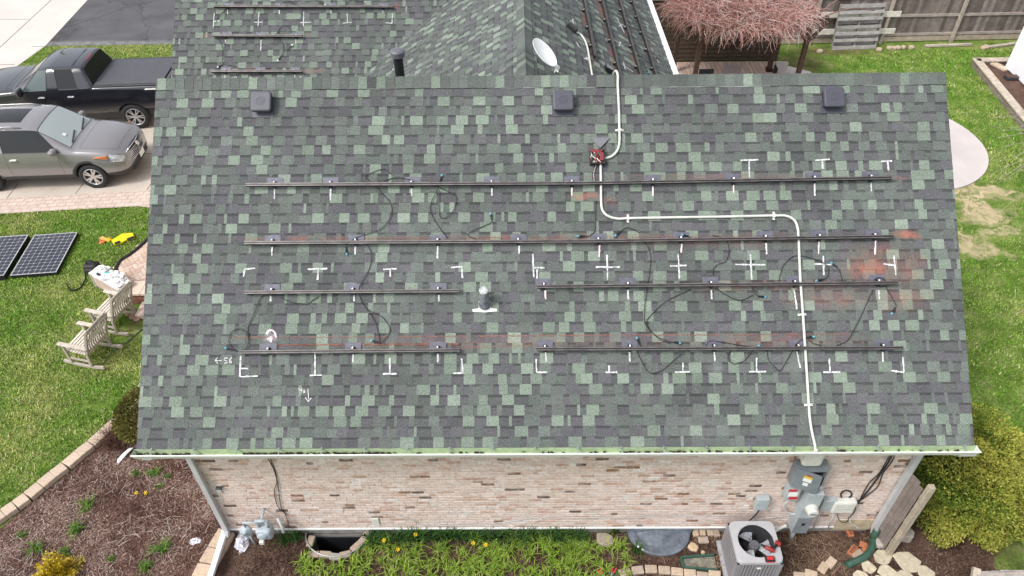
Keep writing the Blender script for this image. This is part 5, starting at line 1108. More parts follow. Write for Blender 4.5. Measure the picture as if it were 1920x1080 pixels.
# green splash tray, corrugated leader
MGRN = mat('green_plastic', (.03, .085, .06), .5, n1=(10, .2)); p0, p1, p2, p3 = [G(*p, .08) for p in ((1277, 1044), (1340, 1039), (1346, 1068), (1281, 1062))]
t = thing('splash_block', G(1310, 1052), 'dark green plastic splash tray beside the air conditioner', 'splash tray'); mb = MB(); mb.prism([(p.x, p.y) for p in (p3, p2, p1, p0)], .012, .03); world_child(t, mb.build('tray_floor', [mat('tray_floor', (.2, .19, .15), .9, n1=(15, .4))]))
for a, b in ((p0, p1), (p0, p3), (p3, p2)): mb = MB(); mb.bar((a.x, a.y, .05), (b.x, b.y, .05), .03, .075); world_child(t, mb.build('tray_rim', [MGRN], bevel=.008))
mb = MB(); a = Vector((dr+.02, YW-.13, .17)); P = spl([a+Vector((0, 0, .16)), a+Vector((0, -.01, 0)), G(1640, 1003, .08)+Vector((-.0, 0, 0)), G(1636, 1024, .07), G(1622, 1043, .07), G(1602, 1053, .06), G(1583, 1062, .05)], 14)
rs = [.052+.006*(i % 2) for i in range(len(P))]; rs[-5:] = [.05, .052, .056, .06, .062]; mb.tube(P, rs, 12, caps=False); o = mb.build('drain_hose', [MGRN], smooth=False); tag(o, 'dark green corrugated drain hose curving from the right downspout', 'drain hose')
# dark rubber mat with red gloves at the bottom edge
t = thing('kneeling_mat', G(1132, 1080), 'dark grey mat at the bottom edge of the bed', 'mat'); mb = MB(); mb.prism([tuple(G(*p, .05)[:2]) for p in ((1098, 1084), (1158, 1064), (1170, 1080), (1160, 1110), (1090, 1110))], .03, .05); world_child(t, mb.build('mat_pad', [MDARK], bevel=.006))
for px, py, rz, lab in ((1129, 1077, 2.1, 'left red handled plier on the dark mat'), (1148, 1075, 1.1, 'right red handled plier on the dark mat')):
    p = G(px, py, .06); t = thing('pliers', (p.x, p.y, .052), lab, 'pliers', None, rz); mb = MB()
    mb.bar((0, -.012, .015), (.11, -.03, .015), .024, .024); mb.bar((0, .012, .015), (.11, .03, .015), .024, .024); mb.build('grip', [mat('red_grip', (.5, .05, .05), .5)], t, bevel=.006); mb = MB(); mb.bar((-.07, 0, .015), (0, 0, .015), .025, .02); mb.build('jaw', [MSTEEL], t, bevel=.004)
# the short fence section by the right corner
MWOOD = mat('weathered_wood', vcol=True, rough=.9, n1=(7, .2, 6), n2=(40, .2), bump=(60, .5, .006), pos=True)
t = thing('side_fence', (5.55, .2, 0), 'weathered board fence section standing off the right wall corner', 'fence')
top = [G(1716, 866, 2.0), ]; A0 = Vector((5.42, .4, 0)); A1 = Vector((5.53, .1, 0)); hh = 1.86; n = 4
for i in range(n):
    a = A0.lerp(A1, i/n); b = A0.lerp(A1, (i+1)/n-.012); mb = MB(); zt = hh-.06*(i == n-1); d = (b-a).normalized(); nn = Vector((-d.y, d.x, 0))*.01
    mb.add([a+nn, b+nn, b-nn, a-nn]+[v+Vector((0, 0, zt)) for v in (a+nn, b+nn, b-nn, a-nn)], ((0, 1, 5, 4), (1, 2, 6, 5), (2, 3, 7, 6), (3, 0, 4, 7), (4, 5, 6, 7)), shade((.2, .165, .15), R_.uniform(.85, 1.1))); world_child(t, mb.build('board', [MWOOD]))
mb = MB(); pb = Vector((5.57, .04, 0)); mb.box(pb.x-.045, pb.x+.045, pb.y-.045, pb.y+.045, 0, 1.98, (.36, .31, .24)); world_child(t, mb.build('post', [MWOOD], bevel=.008))
for z in (.3, .95, 1.6): mb = MB(); mb.bar(A0+Vector((.04, 0, z)), A1+Vector((.04, -.0, z)), .04, .09, col=(.28, .23, .19)); world_child(t, mb.build('fence_rail', [MWOOD]))
# fence whose top shows in the lower right corner
t = thing('corner_fence', G(1860, 1070, 1.6)-Vector((0, 0, 1.6)), 'top of a weathered board fence in the bottom right corner', 'fence'); a = G(1838, 1070, 1.6); b = G(2150, 1062, 1.6); L = (b-a).length; d = (b-a).normalized(); x = 0
while x < L:
    p = a+d*x; q = a+d*(x+.128); mb = MB(); k = R_.uniform(.8, 1.1); mb.box(0, .128, -.02, .0, -1.6, R_.uniform(-.02, .01), shade((.3, .27, .25), k), M=Matrix(((d.x, -d.y, 0, p.x), (d.y, d.x, 0, p.y), (0, 0, 1, p.z), (0, 0, 0, 1)))); world_child(t, mb.build('board', [MWOOD])); x += .136
mb = MB(); mb.bar(a+Vector((-.06, -.05, -.04)), b+Vector((0, -.05, -.04)), .07, .035, col=(.33, .29, .26)); world_child(t, mb.build('cap_rail', [MWOOD]))
mb = MB(); mb.bar(a+Vector((-.08, -.1, -.12)), a+Vector((-.02, .05, -.02)), .09, .09, col=(.36, .31, .25)); world_child(t, mb.build('post', [MWOOD]))

# ------------------------------------------------------------------ PLANTS
def mesh_np(name, V, F, C, m, parent=None):
    me = bpy.data.meshes.new(name); k = F.shape[1]; me.vertices.add(len(V)); me.vertices.foreach_set('co', V.astype(np.float32).ravel()); me.loops.add(F.size); me.loops.foreach_set('vertex_index', F.astype(np.int32).ravel())
    me.polygons.add(len(F)); me.polygons.foreach_set('loop_start', (np.arange(len(F))*k).astype(np.int32)); me.update(calc_edges=True)
    ca = me.color_attributes.new('Col', 'FLOAT_COLOR', 'CORNER'); ca.data.foreach_set('color', np.repeat(np.column_stack([C, np.ones(len(C))]), k, axis=0).astype(np.float32).ravel()); me.materials.append(m)
    o = bpy.data.objects.new(name, me); COL.objects.link(o); o.parent = parent; return o
def mleaf(name):
    m = mat(name, vcol=True, rough=.6, spec=.25); nt = m.node_tree; b = nt.nodes['Principled BSDF']; tl = nt.nodes.new('ShaderNodeBsdfTranslucent'); ms = nt.nodes.new('ShaderNodeMixShader'); ms.inputs[0].default_value = .25
    a = b.inputs['Base Color'].links[0].from_socket; nt.links.new(a, tl.inputs['Color']); out = nt.nodes['Material Output']; nt.links.new(b.outputs[0], ms.inputs[1]); nt.links.new(tl.outputs[0], ms.inputs[2]); nt.links.new(ms.outputs[0], out.inputs['Surface']); return m
MLEAF = mleaf('leaf')
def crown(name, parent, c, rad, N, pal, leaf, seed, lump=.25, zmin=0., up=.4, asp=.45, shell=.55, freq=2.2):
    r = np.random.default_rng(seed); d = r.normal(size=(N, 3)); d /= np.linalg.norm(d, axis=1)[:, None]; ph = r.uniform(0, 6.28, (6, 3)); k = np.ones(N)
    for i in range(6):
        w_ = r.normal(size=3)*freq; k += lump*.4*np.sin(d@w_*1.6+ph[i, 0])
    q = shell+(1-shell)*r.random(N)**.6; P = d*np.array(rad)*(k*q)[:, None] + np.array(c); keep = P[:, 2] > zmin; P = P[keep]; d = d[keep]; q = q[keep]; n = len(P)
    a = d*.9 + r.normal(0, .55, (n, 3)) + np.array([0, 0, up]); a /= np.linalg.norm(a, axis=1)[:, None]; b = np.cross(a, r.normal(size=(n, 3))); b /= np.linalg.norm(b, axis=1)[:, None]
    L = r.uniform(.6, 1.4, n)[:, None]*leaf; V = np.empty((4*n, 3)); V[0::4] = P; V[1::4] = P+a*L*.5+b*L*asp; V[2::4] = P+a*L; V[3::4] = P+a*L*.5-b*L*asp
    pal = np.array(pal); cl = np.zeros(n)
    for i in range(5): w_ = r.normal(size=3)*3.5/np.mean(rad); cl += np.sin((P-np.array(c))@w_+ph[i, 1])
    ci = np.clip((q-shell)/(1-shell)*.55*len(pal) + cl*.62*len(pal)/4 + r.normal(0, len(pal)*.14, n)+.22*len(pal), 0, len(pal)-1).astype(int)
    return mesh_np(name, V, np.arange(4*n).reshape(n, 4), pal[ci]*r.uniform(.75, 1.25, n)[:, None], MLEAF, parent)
# golden evergreen at the right
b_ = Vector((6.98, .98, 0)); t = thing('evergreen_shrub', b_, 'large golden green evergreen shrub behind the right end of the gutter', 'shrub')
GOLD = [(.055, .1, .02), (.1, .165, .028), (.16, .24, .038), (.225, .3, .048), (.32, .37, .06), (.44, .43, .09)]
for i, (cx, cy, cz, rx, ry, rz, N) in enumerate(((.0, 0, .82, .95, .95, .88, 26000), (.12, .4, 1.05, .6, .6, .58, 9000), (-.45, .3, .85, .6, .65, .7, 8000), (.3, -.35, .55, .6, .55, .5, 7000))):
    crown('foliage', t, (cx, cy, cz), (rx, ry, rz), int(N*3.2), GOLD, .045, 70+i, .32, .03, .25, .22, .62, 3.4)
mb = MB()
for k in range(7): a = k*.9; mb.tube([(0, 0, 0), (.25*cos(a), .25*sin(a), .5), (.6*cos(a), .6*sin(a), 1.1)], [.05, .035, .012], 6)
mb.build('stem', [mat('bark', (.09, .06, .045), .95, n1=(20, .3))], t)
# clipped boxwood and brown twiggy shrub by the left eave
p = G(246, 800, .45); t = thing('boxwood_shrub', (p.x+.25, p.y+.2, 0), 'round clipped yellow green boxwood beside the left roof edge', 'shrub')
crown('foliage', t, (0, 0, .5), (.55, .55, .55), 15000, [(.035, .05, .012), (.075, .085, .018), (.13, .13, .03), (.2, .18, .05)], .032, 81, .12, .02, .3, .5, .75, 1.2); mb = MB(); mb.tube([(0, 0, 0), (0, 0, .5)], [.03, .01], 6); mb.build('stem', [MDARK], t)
MTWIG = mat('twigs', vcol=True, rough=.9, spec=.15)
def twigs(name, parent, base, N, L, spread, cols, r, seed, seg=3, side=2, droop=.0):
    rr = random.Random(seed); mb = MB()
    for i in range(N):
        a = rr.uniform(0, 2*pi); sp = rr.uniform(0, spread); l = L*rr.uniform(.5, 1.1); d = Vector((cos(a)*sin(sp), sin(a)*sin(sp), cos(sp))); p = Vector(base) + Vector((rr.gauss(0, .05), rr.gauss(0, .05), 0)); pts = [p]
        for s in range(seg): d = (d + Vector((rr.gauss(0, .16), rr.gauss(0, .16), rr.gauss(0, .1)-droop))).normalized(); p = p + d*l/seg; p.z = max(p.z, .01); pts.append(p)
        c = shade(rr.choice(cols), rr.uniform(.75, 1.25)); mb.tube(pts, [r*(1-.75*k/seg) for k in range(seg+1)], 3, c, caps=False)
        for s in range(side):
            q = pts[rr.randint(1, seg)]; e = q + (d + Vector((rr.gauss(0, .6), rr.gauss(0, .6), rr.gauss(0, .4)))).normalized()*l*.3; e.z = max(e.z, .01); mb.tube([q, e], [r*.5, r*.25], 3, c, caps=False)
    return mb.build(name, [MTWIG], parent)
p = G(208, 838, .1); t = thing('twiggy_shrub', (p.x+.05, p.y+.1, 0), 'leafless brown twiggy shrub between boxwood and edging blocks', 'shrub'); twigs('twigs', t, (0, 0, 0), 330, .5, .95, [(.16, .08, .06), (.2, .11, .08), (.24, .15, .11), (.1, .06, .045)], .0045, 6)
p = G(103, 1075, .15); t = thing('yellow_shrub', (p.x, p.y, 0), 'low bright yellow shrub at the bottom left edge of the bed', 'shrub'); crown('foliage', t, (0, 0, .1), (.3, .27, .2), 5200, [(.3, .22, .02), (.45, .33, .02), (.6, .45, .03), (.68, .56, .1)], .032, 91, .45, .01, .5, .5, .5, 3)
# strappy clumps
def clump_mesh(name, n, h, w_, cols, seed, lean=.9):
    rr = random.Random(seed); mb = MB()
    for i in range(n):
        a = rr.uniform(0, 2*pi); l = h*rr.uniform(.6, 1.15); sp = rr.uniform(.15, lean); c = shade(rr.choice(cols), rr.uniform(.75, 1.25)); o = Vector((rr.gauss(0, .035), rr.gauss(0, .035), 0)); sd = Vector((-sin(a), cos(a), 0)); pr = None
        for k in range(5):
            u = k/4; e = sp*(.35+1.1*u*u); p = o + Vector((cos(a)*sin(e)*l*u, sin(a)*sin(e)*l*u, cos(e)*l*u*.95)); p.z = max(p.z, .01); ww = w_*(1-.92*u**2)
            cur = (p-sd*ww, p+sd*ww)
            if pr: mb.quad(pr[0], pr[1], cur[1], cur[0], c)
            pr = cur
    return mb.build(name, [MLEAF])
LIME = [(.2, .32, .035), (.26, .38, .05), (.15, .26, .03), (.32, .4, .09)]; DGRN = [(.04, .11, .025), (.055, .14, .03), (.03, .08, .03), (.08, .16, .03)]
def spread_clumps(protos, spots, name, label, cat, group, smin=.8, smax=1.2):
    used = set()
    for (x, y) in spots:
        k = R_.randrange(len(protos)); pr = protos[k]
        if k in used: o = pr.copy(); COL.objects.link(o)
        else: o = pr; used.add(k)
        o.location = (x, y, 0); o.rotation_euler = (0, 0, R_.uniform(0, 6.28)); o.scale = (R_.uniform(smin, smax),)*3; tag(o, label, cat, group)
    for k, pr in enumerate(protos):
        if k not in used: bpy.data.objects.remove(pr)
R_ = random.Random(77)
def spots(n, pxr, pyr, dmin, avoid=()):
    out = []; tries = 0
    while len(out) < n and tries < 4000:
        tries += 1; p = G(R_.uniform(*pxr), R_.uniform(*pyr))
        if any((p.x-a)**2+(p.y-b)**2 < dmin*dmin for a, b in out): continue
        if any(((p.x-a)/ra)**2+((p.y-b)/rb)**2 < 1 for a, b, ra, rb in avoid): continue
        if p.y > .36: continue
        out.append((p.x, p.y))
    return out
AV = [(WX, .43, .62, .56), (W2X, .43, .6, .5)]
bw_ = lambda px, py: tuple(G(px, py)[:2])
lime = [clump_mesh('lime_clump', 34, .21, .0085, LIME, 100+i, 1.2) for i in range(7)]; dark = [clump_mesh('dark_clump', 40, .32, .009, DGRN, 120+i, .75) for i in range(6)]
S1 = spots(74, (690, 1180), (1022, 1095), .105, AV) + spots(10, (570, 690), (1048, 1090), .13, AV) + spots(14, (880, 1150), (1000, 1030), .12, AV)
spread_clumps(lime, S1, 'lime_clump', 'lime green strappy clump in the bed below the brick wall', 'plant', 'lime green clumps in the front bed')
S2 = spots(46, (715, 1100), (990, 1012), .1, AV) + spots(6, (535, 575), (995, 1022), .13, AV) + [bw_(705, 1000), bw_(1150, 996), bw_(1192, 1036), bw_(700, 1020)]
spread_clumps(dark, S2, 'dark_clump', 'dark green strappy clump close against the brick wall', 'plant', 'dark green clumps along the wall foot')
for o in [o for o in COL.objects if o.name.startswith(('lime_clump', 'dark_clump'))]: o.name = 'daylily_clump' if o['group'].startswith('lime') else 'daffodil_clump'
sm = [clump_mesh('leafy_plant', 46, .2, .009, [(.11, .21, .03), (.16, .28, .05), (.08, .16, .03)], 140+i, 1.1) for i in range(4)]
LS_ = [(291, 890, 1., 'bright green plant'), (257, 889, .7, 'small faint plant'), (167, 950, 1.15, 'bright green plant'), (147, 995, 1.2, 'olive green plant'), (305, 1032, 1.25, 'bright green plant'), (273, 1066, 1.05, 'bright green plant'), (70, 1030, 1.1, 'olive green plant'), (42, 1005, .7, 'small olive plant'), (125, 1036, .8, 'small olive plant'), (314, 895, .6, 'small olive plant'), (300, 912, .6, 'small olive plant'), (210, 1050, .6, 'small olive plant')]
W_ = ['topmost of the left bed', 'left of the topmost clump in the left bed', 'left of the daffodils, middle of the bed', 'below the middle clump of the left bed', 'near the white leader', 'at the bottom edge near the leader', 'left of the yellow shrub', 'at the left frame edge of the bed', 'just above the yellow shrub', 'right of the topmost clump', 'between topmost clump and daffodils', 'at the bottom centre of the left bed']
for i, (px, py, s, l) in enumerate(LS_):
    p = G(px, py); pr = sm[i % 4]; o = pr if i < 4 else pr.copy()
    if i >= 4: COL.objects.link(o)
    o.location = (p.x, p.y, 0); o.scale = (s*.95,)*3; o.rotation_euler = (0, 0, R_.uniform(0, 6)); tag(o, l + ' ' + W_[i], 'plant')
MDAF = mat('daffodil_yellow', (.78, .62, .03), .6); MDAFC = mat('daffodil_cup', (.75, .48, .02), .6)
for px, py, lab in ((720, 1013, 'left of the front bed near the window well'), (779, 1002, 'close to the wall foot'), (746, 1030, 'lowest of the three by the window well'), (887, 1018, 'in the middle of the front bed'), (911, 1021, 'with orange tint in the middle of the bed'), (256, 924, 'left of the pair in the mulch bed'), (273, 924, 'right of the pair in the mulch bed')):
    p = G(px, py, .27); z = .27 if px > 400 else .16; p = G(px, py, z); t = thing('daffodil', (p.x, p.y, 0), 'yellow daffodil '+lab, 'daffodil'); n_ = Vector((R_.uniform(-.3, .3), -.6, .6)).normalized(); M = Matrix.Translation((0, 0, z)) @ n_.to_track_quat('Z', 'Y').to_matrix().to_4x4()
    mb = MB()
    for k in range(6): a = k*pi/3; mb.add([M @ Vector(v) for v in ((0, 0, 0), (.026*cos(a-.32), .026*sin(a-.32), .004), (.042*cos(a), .042*sin(a), .0), (.026*cos(a+.32), .026*sin(a+.32), .004))], ((0, 1, 2, 3),))
    mb.build('petals', [MDAF], t); mb = MB(); mb.lathe([(.008, .004), (.014, .02), (.02, .028)], 10, M); mb.build('cup', [MDAFC], t); mb = MB(); mb.tube([(0, .01, 0), (0, .01, z*.6), (0, 0, z)], .004, 5, (.06, .15, .03)); mb.build('stem', [MLEAF], t)
# ------------------------------------------------------------------ VEHICLES
def paint(name, col, metal, rough):
    return mat(name, col, rough, metal, coat=1., n1=(3, .02))
MTRUCK = paint('black_paint', (.008, .0095, .016), .0, .3); MSUV = paint('taupe_paint', (.275, .262, .27), .45, .26)
MGLASS = mat('tinted_glass', (.006, .008, .009), .04, spec=.5); MWSH = mat('windscreen_glass', (.38, .43, .44), .05, spec=.6); MSIDEG = mat('clear_side_glass', (.09, .12, .125), .04, spec=.6); MREARG = mat('rear_glass', (.006, .006, .007), .3, spec=.15); MTYRE = mat('tyre', (.022, .022, .023), .85, n1=(30, .15)); MRIM = mat('alloy', (.62, .62, .63), .3, .75)  # windscreen: pale base colour stands in for the sky mirrored in it
MCLAD = mat('cladding', (.05, .05, .052), .7); MLAMP = mat('lamp_lens', (.4, .42, .44), .1, spec=.8, n1=(9, .5), n2=(25, .4)); MCHROME = mat('chrome', (.7, .7, .72), .15, .95); MTRLAMP = mat('tail_lamp', (.35, .01, .02), .2); MTONN = mat('bed_cover', (.075, .078, .09), .75, n1=(8, .08), n2=(120, .1))
ROWS = 8
def car_body(root, stations, slots, assign, wells, wellr, lvl=2, sharps=(), sharp=.7):
    """loft of half sections, mirrored; assign(station index, row, side) gives the slot; slots = [(part name, material)]"""
    vs, fs, ms = [], [], []
    for st in stations:
        x, xt, zb, wb, wm, ws, zs, wl, zl, wt, zt, cr = st; zm = zb+.18
        half = [(x, 0, zb), (x, wb, zb), (x, wm, zm), (x, ws, zs), (x, wl, zl), (xt, wt, zt), (xt, wt*.55, zt+cr*.75), (xt, 0, zt+cr)]
        vs += half + [(a, -b, c) for a, b, c in half[1:-1][::-1]]
    n = 14
    for i in range(len(stations)-1):
        for k in range(n):
            k2 = (k+1) % n; fs.append((i*n+k, (i+1)*n+k, (i+1)*n+k2, i*n+k2)); row = k if k < 7 else 13-k; ms.append(assign(i, row, 1 if k < 7 else -1))
    for o, fl in ((0, False), ((len(stations)-1)*n, True)):
        for r in range(7):
            l1, l2 = o+r, o+r+1; r1, r2 = o+(n-r) % n, o+(n-r-1) % n
            f = [l1, l2, r2, r1]; f = list(dict.fromkeys(f)); fs.append(tuple(f if fl else f[::-1])); ms.append(assign(-1 if not fl else len(stations)-1, r, 0))
    me = bpy.data.meshes.new('tmp'); me.from_pydata(vs, [], fs); [me.materials.append(m) for _, m in slots]; me.polygons.foreach_set('material_index', ms); me.update()
    cr_ = me.attributes.new('crease_edge', 'FLOAT', 'EDGE'); cv = []
    for e in me.edges:
        a, b = e.vertices; ra, rb = a % n, b % n; rw = ra if ra < 8 else 14-ra
        cv.append((.5 if rw in (4, 5) else (.25 if rw == 3 else 0)) if ra == rb else (sharp if (a//n in sharps and min(ra, 14-ra) >= 4 and min(rb, 14-rb) >= 4) else 0))
    cr_.data.foreach_set('value', cv)
    ob = bpy.data.objects.new('tmp', me); COL.objects.link(ob); s = ob.modifiers.new('s', 'SUBSURF'); s.levels = lvl; s.render_levels = lvl
    cut = MB()
    for (x, y) in wells:
        for sg in (-1, 1): cut.prism([(x+wellr*cos(2*pi*i/28), .38+wellr*sin(2*pi*i/28)) for i in range(28)], sg*y if sg > 0 else -(y+.6), (y+.6) if sg > 0 else -y, M=Matrix(((1, 0, 0, 0), (0, 0, 1, 0), (0, 1, 0, 0), (0, 0, 0, 1))))
    wi = len(slots); co = cut.build('cut', [m for _, m in slots] + [MBLACK]); co.data.polygons.foreach_set('material_index', [wi]*len(co.data.polygons)); me.materials.append(MBLACK)
    bm = bmesh.new(); bm.from_mesh(co.data); bmesh.ops.recalc_face_normals(bm, faces=bm.faces); bm.to_mesh(co.data); bm.free()
    bm = bmesh.new(); bm.from_mesh(me); bmesh.ops.recalc_face_normals(bm, faces=bm.faces); bm.to_mesh(me); bm.free()
    b = ob.modifiers.new('b', 'BOOLEAN'); b.operation = 'DIFFERENCE'; b.object = co; b.solver = 'EXACT'
    dg = bpy.context.evaluated_depsgraph_get(); ev = bpy.data.meshes.new_from_object(ob.evaluated_get(dg), depsgraph=dg)
    bpy.data.objects.remove(ob); bpy.data.objects.remove(co)
    V = [v.co.copy() for v in ev.vertices]; groups = {}; emap = {}
    for p in ev.polygons:
        groups.setdefault(p.material_index, []).append(list(p.vertices))
        for e in p.edge_keys: emap.setdefault(e, []).append(p.material_index)
    parts = {}
    for mi, pf in groups.items():
        nm, m = slots[mi] if mi < len(slots) else ('wheel_well', MBLACK)
        ids = sorted({i for f in pf for i in f}); mp = {i: k for k, i in enumerate(ids)}; mb = MB(); mb.add([V[i] for i in ids], [[mp[i] for i in f] for f in pf]); parts[mi] = mb.build(nm, [m], root, smooth=mi < len(slots))
    tr = {}
    for e, mm in emap.items():
        if len(mm) == 2 and mm[0] != mm[1] and max(mm) < len(slots):
            gl = [i for i in mm if slots[i][0] in ('windshield', 'rear_window', 'side_window', 'sunroof')]; tr.setdefault((1, gl[0]) if gl else (0, max(mm)), []).append(e)
    for k, es in tr.items():
        mb = MB()
        for a, b2 in es: mb.tube([V[a], V[b2]], .009 if k[0] else .0035, 4, caps=False)
        o = mb.build('window_seal' if k[0] else 'panel_gap', [MBLACK], parts[k[1]])
    return parts
def wheel(root, x, y, R, side, style):
    t = bpy.data.objects.new('wheel', None); COL.objects.link(t); t.parent = root; t.location = (x, y, R); t.rotation_euler = (pi/2 if side < 0 else -pi/2, 0, 0)   # local +z points outboard
    w_ = .12; rr = R*.66
    mb = MB(); mb.lathe([(rr-.01, -w_), (R-.03, -w_), (R-.004, -w_+.03), (R, -.02), (R, .03), (R-.006, w_-.025), (R-.03, w_-.002), (rr+.02, w_), (rr-.006, w_-.012), (rr-.02, w_-.05)], 36); mb.build('tyre', [MTYRE], t, smooth=True)
    mb = MB(); mb.lathe([(rr+.004, w_-.012), (rr-.012, w_-.004), (rr-.022, w_-.02), (rr-.03, w_-.08)], 36); n = 5 if style == 's' else 6
    for k in range(n):
        for d in (-.13, .13):
            a = 2*pi*k/n; a2 = a+d*(1.5 if style == 's' else 1.25); p = (.045*cos(a+d), .045*sin(a+d), w_-.03); q = ((rr-.015)*cos(a2), (rr-.015)*sin(a2), w_-.02); mb.bar(p, q, .045 if style == 's' else .032, .022)
    mb.lathe([(.075, w_-.05), (.07, w_-.022), (.03, w_-.012), (0, w_-.012)], 18); mb.build('rim', [MRIM], t)
    mb = MB(); mb.lathe([(rr-.02, w_-.075), (0, w_-.075)], 24); mb.build('brake_disc', [MBLACK], t); return t
def part(root, name, m, fn, bevel=0, smooth=False):
    mb = MB(); fn(mb); return mb.build(name, [m], root, smooth=smooth, bevel=bevel)

# --- the taupe SUV
wc = G(177.5, 328, .37); hd = .055; D = Vector((cos(hd), sin(hd), 0)); Nn = Vector((-sin(hd), cos(hd), 0)); o_ = wc + Nn*.83 - D*2.79
suv = thing('parked_suv', (o_.x, o_.y, 0), 'taupe grey SUV with dark glass roof parked nose toward the house', 'car', None, hd)
SS = [(-1.02, -1.0, .5, .6, .78, .80, .85, .74, 1.05, .6, 1.15, .02), (-.95, -.82, .34, .78, .93, .945, .88, .9, 1.16, .6, 1.62, .05), (-.35, -.32, .27, .84, .955, .965, .9, .92, 1.17, .68, 1.72, .06),
      (.55, .53, .26, .86, .955, .965, .9, .92, 1.16, .70, 1.74, .06), (.67, .65, .26, .86, .955, .965, .9, .92, 1.16, .70, 1.74, .06), (1.3, 1.25, .26, .86, .955, .965, .9, .92, 1.15, .70, 1.735, .06), (2.2, 1.74, .26, .86, .955, .965, .89, .915, 1.14, .69, 1.70, .05), (2.55, 2.47, .26, .86, .955, .96, .88, .90, 1.11, .76, 1.17, .035),
      (2.68, 2.62, .26, .86, .955, .96, .88, .9, 1.10, .77, 1.155, .045), (3.05, 3.05, .27, .86, .955, .955, .86, .89, 1.07, .74, 1.13, .05), (3.40, 3.38, .28, .84, .94, .94, .82, .86, 1.01, .68, 1.075, .05), (3.62, 3.56, .29, .78, .88, .87, .78, .78, .94, .6, 1.0, .04), (3.74, 3.67, .31, .66, .76, .75, .72, .66, .86, .5, .92, .025), (3.78, 3.71, .34, .5, .6, .6, .68, .52, .82, .42, .86, .01)]
SL_ = [('body', MSUV), ('windshield', MWSH), ('sunroof', MGLASS), ('side_window', MGLASS), ('side_window', MGLASS), ('side_window', MGLASS), ('side_window', MGLASS), ('door', MSUV), ('door', MSUV), ('door', MSUV), ('door', MSUV), ('hood', MSUV), ('headlight', MLAMP), ('headlight', MLAMP), ('bumper_skirt', MCLAD)]
def asg(i, r, s):
    if i == 6 and r in (5, 6): return 1
    if i in (3, 4) and r == 6 or i == 2 and r == 6: return 2
    if r == 4 and i in (2,): return 3 if s > 0 else 4
    if r == 4 and i in (4, 5): return 5 if s > 0 else 6
    if r in (2, 3) and i in (4, 5): return 7 if s > 0 else 8
    if r in (2, 3) and i in (2, 3): return 9 if s > 0 else 10
    if r in (5, 6) and i in (8, 9, 10): return 11
    if r == 3 and i in (10, 11): return 12 if s > 0 else 13
    if r in (0, 1): return 14
    return 0
SUVP = car_body(suv, SS, SL_, asg, [(0, .66), (2.79, .66)], .43, sharps=(6, 7), sharp=.45)
for x in (0, 2.79):
    for sd_ in (1, -1): wheel(suv, x, sd_*.83, .375, sd_, 's')
for sd_ in (1, -1):
    part(suv, 'mirror', MSUV, lambda mb: mb.box(2.0, 2.16, sd_*1.02-.12, sd_*1.02+.12, 1.13, 1.29), .05); part(suv, 'door_handle', MCHROME, lambda mb: mb.box(.85, 1.05, sd_*.968-.018, sd_*.968+.018, .96, .995), .012)
    part(suv, 'roof_rail', MSUV, lambda mb: mb.tube([(-.6, sd_*.6, 1.70), (-.4, sd_*.62, 1.775), (1.1, sd_*.63, 1.785), (1.35, sd_*.62, 1.73)], .02, 8), smooth=True)
    for x in (0, 2.79):
        def arch(mb):
            N = 16
            for i in range(N):
                a0, a1 = .12+(pi-.24)*i/N, .12+(pi-.24)*(i+1)/N; q = lambda r, a, y: (x+r*cos(a), sd_*y, .38+r*sin(a))
                k = lambda a: .935 - (.035 if x > 1 else .015)*max(0, cos(a))*(1 if x > 1 else 1)
                mb.add([q(.43, a0, k(a0)+.03), q(.43, a1, k(a1)+.03), q(.50, a1, k(a1)+.02), q(.50, a0, k(a0)+.02), q(.42, a0, .86), q(.42, a1, .86)], ((0, 1, 2, 3), (4, 5, 1, 0)))
        part(suv, 'arch_cladding', MCLAD, arch, smooth=True)
def grille(mb):
    for i in range(5): z = .64+.047*i; mb.tube([(3.785-.009*i, -.42-.012*i, z), (3.828-.006*i, 0, z), (3.785-.009*i, .42+.012*i, z)], .008, 6)
part(suv, 'grille_back', MBLACK, lambda mb: mb.add([(3.775, -.44, .60), (3.815, 0, .60), (3.775, .44, .60), (3.725, .5, .88), (3.785, 0, .92), (3.725, -.5, .88)], ((0, 1, 4, 5), (1, 2, 3, 4)))); part(suv, 'grille_bars', MCHROME, grille, smooth=True)
part(suv, 'grille_frame', MCHROME, lambda mb: mb.tube([(3.77, -.47, .59), (3.83, 0, .585), (3.77, .47, .59), (3.72, .54, .88), (3.79, 0, .93), (3.72, -.54, .88), (3.77, -.47, .59)], .012, 6), smooth=True)
part(suv, 'badge', MCHROME, lambda mb: mb.lathe([(0, .03), (.06, .02), (.07, 0)], 16, Matrix.Translation((3.815, 0, .84)) @ Matrix.Rotation(pi/2-.3, 4, 'Y')))
part(suv, 'license_plate', MLAB, lambda mb: mb.box(3.845, 3.855, -.155, .155, .46, .62), .004); part(suv, 'lower_intake', MBLACK, lambda mb: mb.box(3.6, 3.79, -.55, .55, .33, .43), .02)
for sd_ in (1, -1): part(suv, 'fog_lamp', MLAMP, lambda mb: mb.lathe([(0, .03), (.05, .02), (.05, 0)], 14, Matrix.Translation((3.66, sd_*.74, .50)) @ Matrix.Rotation(pi/2, 4, 'Y') @ Matrix.Rotation(sd_*-.5, 4, 'X')))
for y0 in (-.55, .12): part(suv, 'wiper', MBLACK, lambda mb: mb.bar((2.44, y0, 1.235), (2.33, y0+.5, 1.315), .03, .02))
part(suv, 'inspection_sticker', MLAB, lambda mb: mb.add([(2.26, -.45, 1.36), (2.26, -.34, 1.375), (2.19, -.34, 1.42), (2.19, -.45, 1.41)], ((0, 1, 2, 3),)))
